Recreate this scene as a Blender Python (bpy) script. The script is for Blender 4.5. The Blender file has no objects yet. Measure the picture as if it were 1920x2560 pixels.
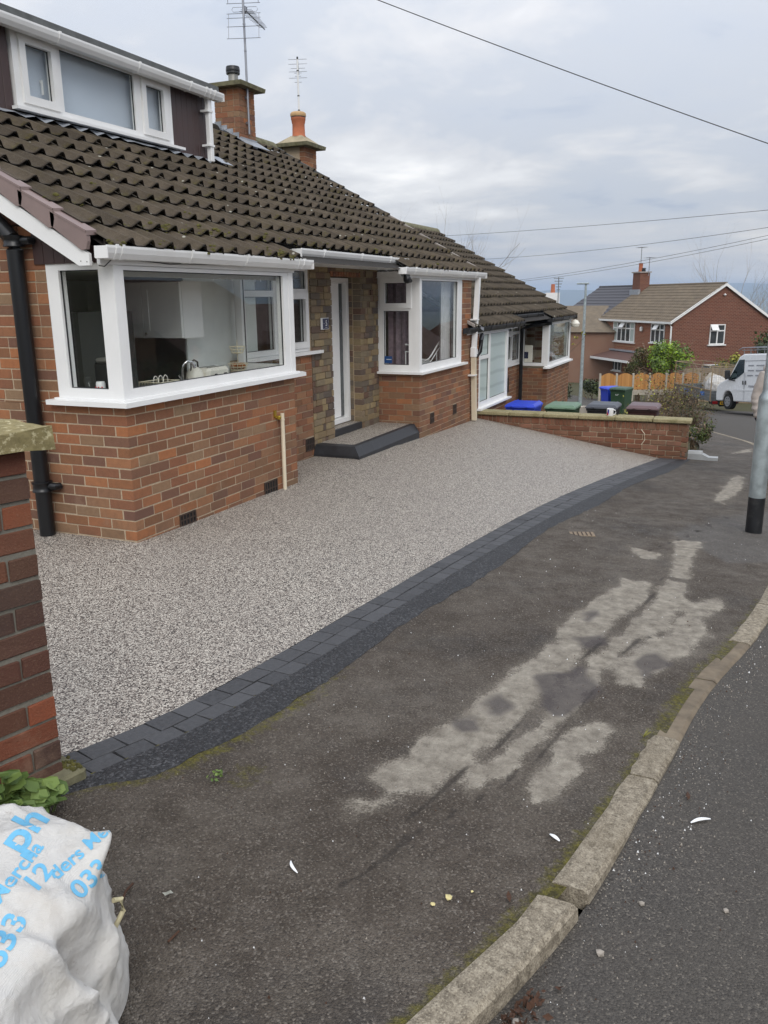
import bpy, bmesh, math, random
from mathutils import Vector, Matrix, noise as mnoise
from mathutils.bvhtree import BVHTree
random.seed(7)
S = bpy.context.scene
COL = S.collection
rad = math.radians
# ------------------------------------------------------------------ camera, sky, sun, exposure
cam = bpy.data.cameras.new('camera'); cam_o = bpy.data.objects.new('camera', cam); COL.objects.link(cam_o)
CP = Vector((-4.508, -3.885, 1.682))
RR, RU, RF = Vector((0.39544, -0.91843, -0.010625)), Vector((0.23498, 0.08998, 0.96783)), Vector((0.88793, 0.38521, -0.25139))
cam_o.matrix_world = Matrix(((RR.x, RU.x, -RF.x, CP.x), (RR.y, RU.y, -RF.y, CP.y), (RR.z, RU.z, -RF.z, CP.z), (0, 0, 0, 1)))
cam.sensor_fit = 'AUTO'; cam.sensor_width = 36.0; cam.lens = 2066.25 / 2560 * 36
cam.clip_start = 0.05; cam.clip_end = 30000
S.camera = cam_o
W = bpy.data.worlds.new('World'); S.world = W; W.use_nodes = True
SUN_EL, SUN_AZ = 38.0, 215.0           # light from behind the camera, left of the street (direction towards -X, -Y)
def build_world():
    nt = W.node_tree; nt.nodes.clear(); L = nt.links.new
    out = nt.nodes.new('ShaderNodeOutputWorld')
    sky = nt.nodes.new('ShaderNodeTexSky'); sky.sky_type = 'NISHITA'; sky.sun_disc = False
    sky.sun_elevation = rad(SUN_EL); sky.sun_rotation = rad(270 - SUN_AZ + 180)
    b1 = nt.nodes.new('ShaderNodeBackground'); b1.inputs['Strength'].default_value = 0.06; L(sky.outputs[0], b1.inputs[0])
    tc = nt.nodes.new('ShaderNodeTexCoord')
    sep = nt.nodes.new('ShaderNodeSeparateXYZ'); L(tc.outputs['Generated'], sep.inputs[0])
    def math_(op, a, b=None, clamp=False):
        n = nt.nodes.new('ShaderNodeMath'); n.operation = op; n.use_clamp = clamp
        for i, v in enumerate((a, b)):
            if v is None: continue
            if isinstance(v, (int, float)): n.inputs[i].default_value = v
            else: L(v, n.inputs[i])
        return n.outputs[0]
    z = math_('MAXIMUM', sep.outputs[2], 0.0)
    den = math_('ADD', z, 0.16)
    cx = math_('DIVIDE', sep.outputs[0], den); cy = math_('DIVIDE', sep.outputs[1], den)
    comb = nt.nodes.new('ShaderNodeCombineXYZ'); L(cx, comb.inputs[0]); L(cy, comb.inputs[1])
    def noise(scale, detail, rough, dist=0.0, off=0.0):
        n = nt.nodes.new('ShaderNodeTexNoise'); n.inputs['Scale'].default_value = scale; n.inputs['Detail'].default_value = detail
        n.inputs['Roughness'].default_value = rough; n.inputs['Distortion'].default_value = dist
        m = nt.nodes.new('ShaderNodeVectorMath'); m.operation = 'ADD'; m.inputs[1].default_value = (off, off * .7, off); L(comb.outputs[0], m.inputs[0]); L(m.outputs[0], n.inputs['Vector'])
        return n.outputs['Fac']
    n1 = noise(0.55, 7, 0.55, 0.3, 3.1); n2 = noise(1.7, 5, 0.55, 0.4, 9.4)
    s = math_('ADD', math_('MULTIPLY', n1, 0.68), math_('MULTIPLY', n2, 0.32))
    r = nt.nodes.new('ShaderNodeValToRGB'); L(s, r.inputs[0])
    e = r.color_ramp.elements; e[0].position = .38; e[0].color = (.46, .52, .63, 1); e[1].position = .61; e[1].color = (1.06, 1.05, 1.04, 1)
    for p, c in ((.43, (.585, .625, .70, 1)), (.475, (.60, .635, .70, 1)), (.52, (.725, .735, .765, 1)), (.57, (.87, .875, .89, 1))):
        k = e.new(p); k.color = c
    # overcast sky grows brighter towards the zenith
    hz_ = nt.nodes.new('ShaderNodeTexNoise'); hs = nt.nodes.new('ShaderNodeVectorMath'); hs.operation = 'MULTIPLY'; hs.inputs[1].default_value = (2.2, 2.2, 26); L(tc.outputs['Generated'], hs.inputs[0]); L(hs.outputs[0], hz_.inputs['Vector']); hz_.inputs['Scale'].default_value = 1.6; hz_.inputs['Detail'].default_value = 4
    band = math_('MULTIPLY', math_('SUBTRACT', 1.0, math_('MULTIPLY', math_('ABSOLUTE', math_('SUBTRACT', z, .045)), 22), True), math_('MULTIPLY', math_('SUBTRACT', hz_.outputs['Fac'], .42), 3.4, True), True)
    wm = nt.nodes.new('ShaderNodeMix'); wm.data_type = 'RGBA'; L(math_('MULTIPLY', band, .75), wm.inputs[0]); L(r.outputs[0], wm.inputs[6]); wm.inputs[7].default_value = (1.0, .93, .86, 1)
    lum = math_('ADD', math_('MULTIPLY', z, 1.6), 0.90)
    b2 = nt.nodes.new('ShaderNodeBackground'); L(wm.outputs[2], b2.inputs[0]); L(lum, b2.inputs['Strength'])
    mx = nt.nodes.new('ShaderNodeMixShader'); mx.inputs[0].default_value = 0.9; L(b1.outputs[0], mx.inputs[1]); L(b2.outputs[0], mx.inputs[2])
    L(mx.outputs[0], out.inputs[0])
build_world()
sl = bpy.data.lights.new('sun', 'SUN'); sl.energy = 1.5; sl.angle = rad(35); sl.color = (1, .965, .91)
so = bpy.data.objects.new('sun', sl); COL.objects.link(so)
_d = Vector((math.cos(rad(SUN_AZ)) * math.cos(rad(SUN_EL)), math.sin(rad(SUN_AZ)) * math.cos(rad(SUN_EL)), math.sin(rad(SUN_EL))))
so.rotation_euler = _d.to_track_quat('Z', 'Y').to_euler(); so.location = (-8, -8, 12)
vs = S.view_settings; vs.view_transform = 'Standard'; vs.look = 'None'; vs.gamma = 1; vs.exposure = 0.0; vs.use_curve_mapping = False
S.cycles.transparent_max_bounces = 24; S.cycles.max_bounces = 8; S.cycles.volume_bounces = 0
# ------------------------------------------------------------------ helpers
def px_size(p, size):
    """rough size on the photograph (1920 px wide) of something `size` metres across at p; 0 when behind the camera"""
    q = Vector(p) - CP; d = q.dot(RF)
    if d < .3: return 0
    x, y = q.dot(RR) / d * 2066, q.dot(RU) / d * 2066
    if abs(x) > 1010 or abs(y) > 1330: return 0
    return size / d * 2066
class MB:
    def __init__(s): s.v = []; s.f = []; s.mi = []; s.attr = []
    def face(s, pts, m=0):
        b = len(s.v); s.v += [tuple(p) for p in pts]; s.f.append(tuple(range(b, b + len(pts)))); s.mi.append(m)
    def add(s, vs, fs, m=0):
        b = len(s.v); s.v += [tuple(p) for p in vs]
        for f in fs: s.f.append(tuple(i + b for i in f)); s.mi.append(m)
    def box(s, lo, hi, m=0, M=None):
        x0, y0, z0 = (min(a, b) for a, b in zip(lo, hi)); x1, y1, z1 = (max(a, b) for a, b in zip(lo, hi))
        vs = [(x0, y0, z0), (x1, y0, z0), (x1, y1, z0), (x0, y1, z0), (x0, y0, z1), (x1, y0, z1), (x1, y1, z1), (x0, y1, z1)]
        if M: vs = [M @ Vector(p) for p in vs]
        s.add(vs, [(0, 3, 2, 1), (4, 5, 6, 7), (0, 1, 5, 4), (1, 2, 6, 5), (2, 3, 7, 6), (3, 0, 4, 7)], m)
    def cbox(s, lo, hi, c, m=0, M=None):
        """box with chamfered edges"""
        lo, hi = [min(a, b) for a, b in zip(lo, hi)], [max(a, b) for a, b in zip(lo, hi)]
        c = min(c, *[(h - l) * .45 for l, h in zip(lo, hi)])
        vs = []; idx = {}
        for sx in (0, 1):
            for sy in (0, 1):
                for sz in (0, 1):
                    p = [(lo, hi)[k][i] for i, k in enumerate((sx, sy, sz))]
                    for ax in range(3):
                        q = list(p)
                        for o in range(3):
                            if o != ax: q[o] += c * (1 if (sx, sy, sz)[o] == 0 else -1)
                        idx[(sx, sy, sz, ax)] = len(vs); vs.append(M @ Vector(q) if M else q)
        I = lambda *k: idx[k]; fs = []
        for ax in range(3):
            a, b = [i for i in range(3) if i != ax]
            for k in (0, 1):
                def K(u, v):
                    t = [0, 0, 0]; t[ax] = k; t[a] = u; t[b] = v; return I(*t, ax)
                f = [K(0, 0), K(1, 0), K(1, 1), K(0, 1)]
                if (k == 0) == (ax != 1): f.reverse()
                fs.append(tuple(f))
            for u in (0, 1):
                for v in (0, 1):
                    def E_(w, axx):
                        t = [0, 0, 0]; t[ax] = w; t[a] = u; t[b] = v; return I(*t, axx)
                    fs.append((E_(0, a), E_(1, a), E_(1, b), E_(0, b)))
        for sx in (0, 1):
            for sy in (0, 1):
                for sz in (0, 1): fs.append((I(sx, sy, sz, 0), I(sx, sy, sz, 1), I(sx, sy, sz, 2)))
        s.add(vs, fs, m)
    def prism(s, poly, vec, m=0):
        """polygon (3D points) swept along vec"""
        n = len(poly); v = Vector(vec)
        s.add([Vector(p) for p in poly] + [Vector(p) + v for p in poly],
              [tuple(range(n)), tuple(range(2 * n - 1, n - 1, -1))] + [(i, i + n, (i + 1) % n + n, (i + 1) % n) for i in range(n)], m)
    def tube(s, pts, r, n=8, m=0, cap=True):
        pts = [Vector(p) for p in pts]; rs = r if isinstance(r, (list, tuple)) else [r] * len(pts)
        rings = []; up = Vector((.13, .21, 1)).normalized()
        for i, p in enumerate(pts):
            t = (pts[min(i + 1, len(pts) - 1)] - pts[max(i - 1, 0)])
            t = t.normalized() if t.length > 1e-9 else Vector((0, 0, 1))
            a = t.cross(up)
            if a.length < .05: a = t.cross(Vector((1, 0, 0)))
            a.normalize(); b = t.cross(a)
            rings.append([p + (a * math.cos(2 * math.pi * k / n) + b * math.sin(2 * math.pi * k / n)) * rs[i] for k in range(n)])
        vs = [q for R in rings for q in R]; fs = []
        for i in range(len(pts) - 1):
            for k in range(n): fs.append((i * n + k, i * n + (k + 1) % n, (i + 1) * n + (k + 1) % n, (i + 1) * n + k))
        if cap: fs.append(tuple(range(n - 1, -1, -1))); fs.append(tuple((len(pts) - 1) * n + k for k in range(n)))
        s.add(vs, fs, m)
    def lathe(s, prof, c=(0, 0, 0), n=16, m=0):
        """prof: list of (radius, z)"""
        vs = []; fs = []
        for r, z in prof:
            for k in range(n): vs.append((c[0] + r * math.cos(2 * math.pi * k / n), c[1] + r * math.sin(2 * math.pi * k / n), c[2] + z))
        for i in range(len(prof) - 1):
            for k in range(n): fs.append((i * n + k, i * n + (k + 1) % n, (i + 1) * n + (k + 1) % n, (i + 1) * n + k))
        fs.append(tuple(range(n - 1, -1, -1))); fs.append(tuple((len(prof) - 1) * n + k for k in range(n)))
        s.add(vs, fs, m)
    def mesh(s, name, mats, smooth=False):
        me = bpy.data.meshes.new(name); me.from_pydata(s.v, [], s.f); me.update()
        for mt in (mats if isinstance(mats, (list, tuple)) else [mats]): me.materials.append(mt)
        if any(s.mi): me.polygons.foreach_set('material_index', s.mi)
        if smooth: me.polygons.foreach_set('use_smooth', [True] * len(me.polygons)); me.set_sharp_from_angle(angle=rad(50))
        return me
    def build(s, name, mats, parent=None, smooth=False, loc=None):
        return link(name, s.mesh(name, mats, smooth), parent, loc)
def link(name, me, parent=None, loc=None, rz=0):
    o = bpy.data.objects.new(name, me); COL.objects.link(o)
    if parent is not None: o.parent = parent
    if loc is not None: o.location = loc
    if rz: o.rotation_euler.z = rz
    return o
def later(name, parent): return link(name, bpy.data.meshes.new(name), parent)     # an object whose mesh follows
def tag(o, label=None, cat=None, group=None, kind=None):
    if label: o['label'] = label
    if cat: o['category'] = cat
    if group: o['group'] = group
    if kind: o['kind'] = kind
    return o
def empty(name, loc, label, cat, group=None, rz=0):
    o = link(name, None, None, loc, rz); o.empty_display_size = .1; return tag(o, label, cat, group)
def weld_smooth(me, ang=40):
    bm = bmesh.new(); bm.from_mesh(me); bmesh.ops.remove_doubles(bm, verts=bm.verts, dist=1e-5); bm.to_mesh(me); bm.free()
    me.polygons.foreach_set('use_smooth', [True] * len(me.polygons)); me.set_sharp_from_angle(angle=rad(ang)); return me
def lerp(a, b, t): return a + (b - a) * t
def curve(pts):
    """monotone-x smooth (Catmull-Rom) function through points"""
    pts = sorted(pts)
    def f(x):
        if x <= pts[0][0]: i = 0
        elif x >= pts[-1][0]: i = len(pts) - 2
        else: i = max(k for k in range(len(pts) - 1) if pts[k][0] <= x)
        (x0, y0), (x1, y1) = pts[i], pts[i + 1]
        m = lambda a, b: (b[1] - a[1]) / (b[0] - a[0])
        d = m(pts[i], pts[i + 1])
        d0 = d if i == 0 else (d + m(pts[i - 1], pts[i])) / 2; d1 = d if i + 2 >= len(pts) else (d + m(pts[i + 1], pts[i + 2])) / 2
        t = (x - x0) / (x1 - x0); h = x1 - x0
        if t < 0: return y0 + (x - x0) * d0
        if t > 1: return y1 + (x - x1) * d1
        return (2*t**3 - 3*t*t + 1) * y0 + (t**3 - 2*t*t + t) * h * d0 + (-2*t**3 + 3*t*t) * y1 + (t**3 - t*t) * h * d1
    return f
def sstep(a, b, x):
    t = min(1, max(0, (x - a) / (b - a))); return t * t * (3 - 2 * t)
# ------------------------------------------------------------------ materials
def srgb(r, g, b):
    f = lambda c: (c / 255 / 12.92) if c / 255 <= .04045 else ((c / 255 + .055) / 1.055) ** 2.4
    return (f(r), f(g), f(b), 1)
class Mat:
    def __init__(s, name, col=(.5, .5, .5, 1), rough=.6, metal=0.0, spec=.5):
        s.m = bpy.data.materials.new(name); s.m.use_nodes = True; s.nt = s.m.node_tree
        s.b = s.nt.nodes['Principled BSDF']; s.out = s.nt.nodes['Material Output']
        s.b.inputs['Base Color'].default_value = col; s.b.inputs['Roughness'].default_value = rough
        s.b.inputs['Metallic'].default_value = metal; s.b.inputs['Specular IOR Level'].default_value = spec
    def n(s, t, **kw):
        nd = s.nt.nodes.new('ShaderNode' + t)
        for k, v in kw.items(): setattr(nd, k, v)
        return nd
    def L(s, a, b): s.nt.links.new(a, b); return s
    def sock(s, node, name, v):
        i = node.inputs[name]
        if isinstance(v, bpy.types.NodeSocket): s.L(v, i)
        else: i.default_value = v
    def pos(s): return s.n('NewGeometry').outputs['Position']
    def obj(s): return s.n('TexCoord').outputs['Object']
    def noise(s, vec, scale, detail=3, rough=.55, dist=0, out='Fac'):
        nd = s.n('TexNoise'); s.L(vec, nd.inputs['Vector']); s.sock(nd, 'Scale', scale); s.sock(nd, 'Detail', detail); s.sock(nd, 'Roughness', rough); s.sock(nd, 'Distortion', dist)
        return nd.outputs[out]
    def voro(s, vec, scale, feature='F1', out='Distance'):
        nd = s.n('TexVoronoi'); nd.feature = feature; s.L(vec, nd.inputs['Vector']); s.sock(nd, 'Scale', scale); return nd.outputs[out]
    def scale(s, vec, xyz):
        nd = s.n('VectorMath', operation='MULTIPLY'); s.L(vec, nd.inputs[0]); nd.inputs[1].default_value = xyz; return nd.outputs[0]
    def ma(s, op, a, b=0.0, c=None, clamp=False):
        nd = s.n('Math', operation=op); nd.use_clamp = clamp
        for i, v in enumerate((a, b, c)):
            if v is None: continue
            if isinstance(v, bpy.types.NodeSocket): s.L(v, nd.inputs[i])
            else: nd.inputs[i].default_value = v
        return nd.outputs[0]
    def ramp(s, fac, els, interp='LINEAR'):
        nd = s.n('ValToRGB'); s.L(fac, nd.inputs[0]); r = nd.color_ramp; r.interpolation = interp
        r.elements[0].position, r.elements[0].color = els[0]; r.elements[1].position, r.elements[1].color = els[-1]
        for p, c in els[1:-1]: k = r.elements.new(p); k.color = c
        return nd.outputs[0]
    def map(s, v, a, b, c=0, d=1):
        nd = s.n('MapRange'); nd.clamp = True; s.L(v, nd.inputs[0])
        for i, q in enumerate((a, b, c, d)): nd.inputs[i + 1].default_value = q
        return nd.outputs[0]
    def mix(s, fac, a, b, mode='MIX'):
        nd = s.n('Mix', data_type='RGBA', blend_type=mode)
        for i, v in ((0, fac), (6, a), (7, b)):
            if isinstance(v, bpy.types.NodeSocket): s.L(v, nd.inputs[i])
            else: nd.inputs[i].default_value = v
        return nd.outputs[2]
    def attr(s, name): return s.n('Attribute', attribute_name=name).outputs['Fac']
    def col(s, v): s.sock(s.b, 'Base Color', v); return s
    def rough(s, v): s.sock(s.b, 'Roughness', v); return s
    def bump(s, h, strength=.5, dist=.01):
        nd = s.n('Bump'); s.L(h, nd.inputs['Height']); nd.inputs['Strength'].default_value = strength; nd.inputs['Distance'].default_value = dist
        s.L(nd.outputs[0], s.b.inputs['Normal']); return s
    def rnd(s):
        """a random number per piece: per object, and per island for joined pieces"""
        a = s.n('ObjectInfo').outputs['Random']; b = s.n('NewGeometry').outputs['Random Per Island']
        return s.ma('FRACT', s.ma('ADD', a, s.ma('MULTIPLY', b, 7.31)))
def G(v): return (v, v, v, 1)
MT = {}
def simple(name, col, rough=.6, metal=0, spec=.5, var=.12, sc=9, bump=0, dirt=None):
    m = Mat(name, col, rough, metal, spec)
    if var:
        p = m.pos(); nz = m.noise(p, sc, 4)
        c = m.mix(m.map(nz, .3, .7), tuple(x * (1 - var) for x in col[:3]) + (1,), tuple(min(1, x * (1 + var)) for x in col[:3]) + (1,))
        if dirt: c = m.mix(m.map(m.noise(p, sc * .45, 5, .65), .52, .75, 0, dirt[1]), c, dirt[0])
        m.col(c)
        m.rough(m.map(nz, .2, .8, max(0, rough - .07), min(1, rough + .07)))
        if bump: m.bump(m.noise(p, sc * 12, 3), bump, .004)
    MT[name] = m.m; return m.m
def brick_mat(name, cols, dark=.0, sp=1.0, weather=.25, rough=.88):
    m = Mat(name, rough=rough, spec=.25); r = m.rnd(); p = m.pos()
    base = m.ramp(r, [((i + .0) / (len(cols) - 1), c) for i, c in enumerate(cols)])
    n1 = m.noise(p, 26, 5, .65); n2 = m.noise(p, 160, 3, .6)
    c = m.mix(m.map(n1, .3, .72, 0, .55), base, m.mix(.55, base, srgb(92, 66, 55)))
    c = m.mix(m.map(n2, .56, .74, 0, .55 * sp), c, srgb(176, 150, 122))
    c = m.mix(m.map(n2, .28, .42, .55 * sp, 0), c, srgb(58, 44, 38))
    w = m.noise(p, 1.6, 4, .6)
    c = m.mix(m.map(w, .45, .75, 0, weather), c, srgb(100, 84, 66))
    zz = m.n('SeparateXYZ'); m.L(p, zz.inputs[0]); sp_ = m.ma('MULTIPLY', m.map(zz.outputs[2], -.1, .32, 1, 0), m.map(m.noise(p, 6, 5, .7), .35, .7)); c = m.mix(m.ma('MULTIPLY', sp_, .55), c, srgb(92, 78, 64))
    pale = m.map(m.noise(p, 3.1, 5, .7), .60, .78, 0, .4)
    c = m.mix(pale, c, srgb(168, 140, 118))
    m.col(c); m.bump(m.ma('ADD', m.ma('MULTIPLY', n1, .6), n2), .6, .005); MT[name] = m.m; return m.m
brick_mat('brick', [srgb(128, 90, 68), srgb(148, 98, 72), srgb(134, 92, 70), srgb(160, 106, 74), srgb(144, 104, 78), srgb(118, 86, 72), srgb(152, 114, 86), srgb(172, 112, 74), srgb(128, 92, 68), srgb(148, 122, 96), srgb(146, 100, 72), srgb(112, 82, 72), srgb(158, 108, 76)], sp=.45, weather=.3)
brick_mat('pier_brick', [srgb(80, 58, 52), srgb(118, 70, 54), srgb(72, 56, 53), srgb(92, 60, 50), srgb(88, 68, 60), srgb(140, 78, 54), srgb(78, 58, 50), srgb(100, 66, 52)], weather=.35, sp=.3)
brick_mat('garden_brick', [srgb(120, 72, 54), srgb(146, 92, 70), srgb(104, 64, 48), srgb(158, 112, 92), srgb(126, 82, 60), srgb(140, 104, 84), srgb(110, 66, 46)], weather=.3, sp=.4)
brick_mat('stone', [srgb(128, 118, 96), srgb(92, 88, 84), srgb(150, 134, 100), srgb(112, 92, 76), srgb(84, 80, 78), srgb(140, 128, 104), srgb(118, 98, 84), srgb(158, 142, 108), srgb(98, 94, 88), srgb(104, 78, 64)], sp=.7, weather=.1)
def mortar(name, col):
    m = Mat(name, col, .95, spec=.2); p = m.pos(); n = m.noise(p, 60, 5, .7)
    m.col(m.mix(m.map(n, .3, .7), tuple(x * .7 for x in col[:3]) + (1,), col)); m.bump(n, .6, .006); MT[name] = m.m
mortar('mortar', srgb(186, 168, 144)); mortar('grey_mortar', srgb(128, 124, 114)); mortar('stone_mortar', srgb(92, 86, 76))
def roof_mat(name, base, moss=1.0):
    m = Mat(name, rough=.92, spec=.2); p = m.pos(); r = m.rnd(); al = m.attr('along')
    b = m.mix(r, tuple(x * .68 for x in base[:3]) + (1,), tuple(x * 1.28 for x in base[:3]) + (1,))
    n1 = m.noise(p, 16, 5, .65); n2 = m.noise(p, 150, 2)
    c = m.mix(m.map(n1, .35, .7, 0, .6), b, tuple(x * .55 for x in base[:3]) + (1,))
    c = m.mix(m.map(n2, .55, .75, 0, .4), c, srgb(128, 118, 100))
    # moss grows on the lower lip of the tiles
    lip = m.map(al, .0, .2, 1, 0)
    mn = m.noise(p, 5.5, 5, .62)
    mm = m.ma('MULTIPLY', m.ma('ADD', m.ma('MULTIPLY', lip, .75), .18), m.map(mn, .50, .64), clamp=True)
    mc = m.ramp(m.noise(p, 42, 3), [(.3, srgb(52, 42, 26)), (.55, srgb(74, 66, 30)), (.75, srgb(98, 98, 38))])
    c = m.mix(m.ma('MULTIPLY', mm, moss, clamp=True), c, mc)
    c = m.mix(m.ma('MULTIPLY', m.map(al, 0, .06, 1, 0), .85), c, srgb(30, 26, 22))  # shade under the rolls painted near black along the front lip
    v = m.voro(p, 7.5); lic = m.ma('MULTIPLY', m.map(v, .06, .12, 1, 0), m.map(m.noise(p, 2.4, 2), .44, .54))
    c = m.mix(m.ma('MULTIPLY', lic, .8), c, srgb(172, 170, 158))
    m.col(c); m.bump(m.ma('ADD', n1, m.ma('MULTIPLY', mm, 1.2)), .55, .012); MT[name] = m.m
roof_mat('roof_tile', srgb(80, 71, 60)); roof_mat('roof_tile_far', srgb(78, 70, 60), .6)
simple('roof_felt', srgb(38, 34, 30), .95); simple('verge', srgb(134, 116, 112), .55, var=.1, sc=6)
simple('cement', srgb(158, 150, 144), .9, var=.2, sc=20, bump=.4)
simple('upvc', (.80, .80, .79, 1), .32, var=.035, sc=3, dirt=((.6, .57, .5, 1), .25)); simple('upvc_old', srgb(214, 202, 178), .4, var=.06, sc=4)
simple('seal', (.02, .02, .022, 1), .5, var=0); simple('black_plastic', (.006, .0065, .008, 1), .34, var=0); simple('black_paint', (.012, .013, .015, 1), .42, var=.25, sc=14, dirt=((.09, .085, .08, 1), .5))
simple('lead', srgb(150, 154, 160), .55, .25, var=.2, sc=7); simple('cladding', srgb(66, 48, 46), .5, var=.12, sc=5); simple('grey_felt', srgb(88, 90, 90), .95, var=.22, sc=12, bump=.5)
simple('terracotta', srgb(176, 104, 72), .8, var=.15, sc=12); simple('buff_clay', srgb(186, 152, 110), .8, var=.12, sc=12); simple('steel_pot', srgb(150, 148, 142), .4, .7)
simple('mossy_cap', srgb(112, 108, 84), .95, var=.35, sc=14, bump=.7, dirt=(srgb(74, 76, 34), .85)); simple('flaunching', srgb(160, 148, 122), .95, var=.2, sc=9, bump=.5)
simple('alu', srgb(150, 152, 158), .4, .8, var=.1); simple('galv', srgb(168, 178, 180), .42, .55, var=.22, sc=11, dirt=(srgb(210, 220, 220), .5)); simple('white_paint', (.78, .78, .77, 1), .5, var=.05, sc=5)
simple('tap_brass', srgb(176, 150, 60), .35, .8); simple('iron_vent', srgb(60, 46, 38), .8, var=.2, sc=30); simple('vent_dark', (.008, .008, .008, 1), .9, var=0)
simple('step_paint', srgb(42, 43, 47), .55, var=.3, sc=7, dirt=(srgb(82, 82, 84), .3)); simple('rubber', (.012, .012, .012, 1), .85, var=0)
simple('plate_blue', srgb(44, 48, 74), .25, var=.15, sc=20); simple('plate_white', (.8, .8, .8, 1), .4, var=0)
def glass(name, tint=(1, 1, 1, 1), ior=1.52, rough=.0):
    m = Mat(name); nt = m.nt; nt.nodes.remove(m.b)
    t = m.n('BsdfTransparent'); t.inputs[0].default_value = tint; g = m.n('BsdfGlossy'); g.inputs['Roughness'].default_value = rough
    p = m.pos(); bmp = m.n('Bump'); m.L(m.noise(p, 1.1, 1), bmp.inputs['Height']); bmp.inputs['Strength'].default_value = .05; bmp.inputs['Distance'].default_value = .02
    m.L(bmp.outputs[0], g.inputs['Normal'])
    ge = m.n('NewGeometry'); dt = m.n('VectorMath', operation='DOT_PRODUCT'); m.L(ge.outputs['Incoming'], dt.inputs[0]); m.L(ge.outputs['Normal'], dt.inputs[1])
    k = m.ma('POWER', m.ma('SUBTRACT', 1.0, m.ma('ABSOLUTE', dt.outputs['Value'])), 5.0); f0 = ((ior - 1) / (ior + 1)) ** 2; f = m.ma('MULTIPLY_ADD', k, 1 - f0, f0)
    x = m.n('MixShader'); m.L(f, x.inputs[0]); m.L(t.outputs[0], x.inputs[1]); m.L(g.outputs[0], x.inputs[2]); m.L(x.outputs[0], m.out.inputs[0])
    MT[name] = m.m
glass('glass', (.985, .995, .99, 1), 1.48); glass('car_glass', (.32, .38, .38, 1), 1.55)
def pale_reflection():  # pane colour carries a painted reflection, the rounded pale shapes of a van
    m = Mat('pale_reflection', srgb(176, 190, 186), .28, spec=.6); p = m.pos()
    w = m.n('TexWave'); w.wave_type = 'RINGS'; m.L(m.scale(p, (1, 1, 1.1)), w.inputs['Vector']); w.inputs['Scale'].default_value = 1.3; w.inputs['Distortion'].default_value = 1.5
    m.col(m.mix(m.map(w.outputs['Fac'], .0, .25, .35, 0), srgb(182, 196, 192), srgb(110, 128, 126))); MT['pale_reflection'] = m.m
pale_reflection()
def resin():
    m = Mat('resin', rough=.5, spec=.4); p = m.pos()
    vd = m.n('TexVoronoi'); m.L(p, vd.inputs['Vector']); vd.inputs['Scale'].default_value = 165
    sp = m.n('SeparateColor'); m.L(vd.outputs['Color'], sp.inputs[0])
    c = m.ramp(sp.outputs[0], [(0, srgb(40, 36, 34)), (.13, srgb(80, 73, 68)), (.27, srgb(120, 110, 102)), (.42, srgb(156, 146, 136)), (.58, srgb(184, 175, 163)), (.76, srgb(214, 206, 192)), (1, srgb(238, 231, 216))], 'CONSTANT')
    edge = m.map(vd.outputs['Distance'], .45, .85, 0, .6)
    c = m.mix(edge, c, srgb(34, 30, 30))
    # cells fade into their mean tone where they get smaller than a pixel
    lo = m.noise(p, .9, 3); c = m.mix(m.map(lo, .35, .7, 0, .18), c, srgb(140, 132, 126))
    m.col(c); m.bump(m.ma('MULTIPLY', vd.outputs['Distance'], -1), .55, .006); MT['resin'] = m.m
resin()
def asphalt(name, lo, hi, chip, sc=190, chips=.62, bumps=.6, rough=.85, big=None):
    m = Mat(name, rough=rough, spec=.35); p = m.pos()
    vd = m.n('TexVoronoi'); m.L(p, vd.inputs['Vector']); vd.inputs['Scale'].default_value = sc
    sp = m.n('SeparateColor'); m.L(vd.outputs['Color'], sp.inputs[0])
    c = m.mix(sp.outputs[0], lo, hi); c = m.mix(m.map(sp.outputs[1], chips, 1, 0, .8), c, chip)
    n1 = m.noise(p, 1.3, 6, .62); c = m.mix(m.map(n1, .35, .7, 0, .5), c, big or lo)
    m.col(c); m.bump(m.ma('MULTIPLY', vd.outputs['Distance'], -1), bumps, .006); MT[name] = m.m; return m
asphalt('new_tarmac', srgb(32, 32, 34), srgb(60, 60, 62), srgb(98, 98, 100), 120, .7, 1.0, .6)
asphalt('road', srgb(58, 55, 52), srgb(86, 82, 77), srgb(128, 121, 111), 190, .86, .7, .85, srgb(84, 78, 71))
asphalt('earth', srgb(52, 44, 34), srgb(76, 68, 46), srgb(86, 90, 50), 60, .6, .8, .95, srgb(70, 74, 40))
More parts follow.
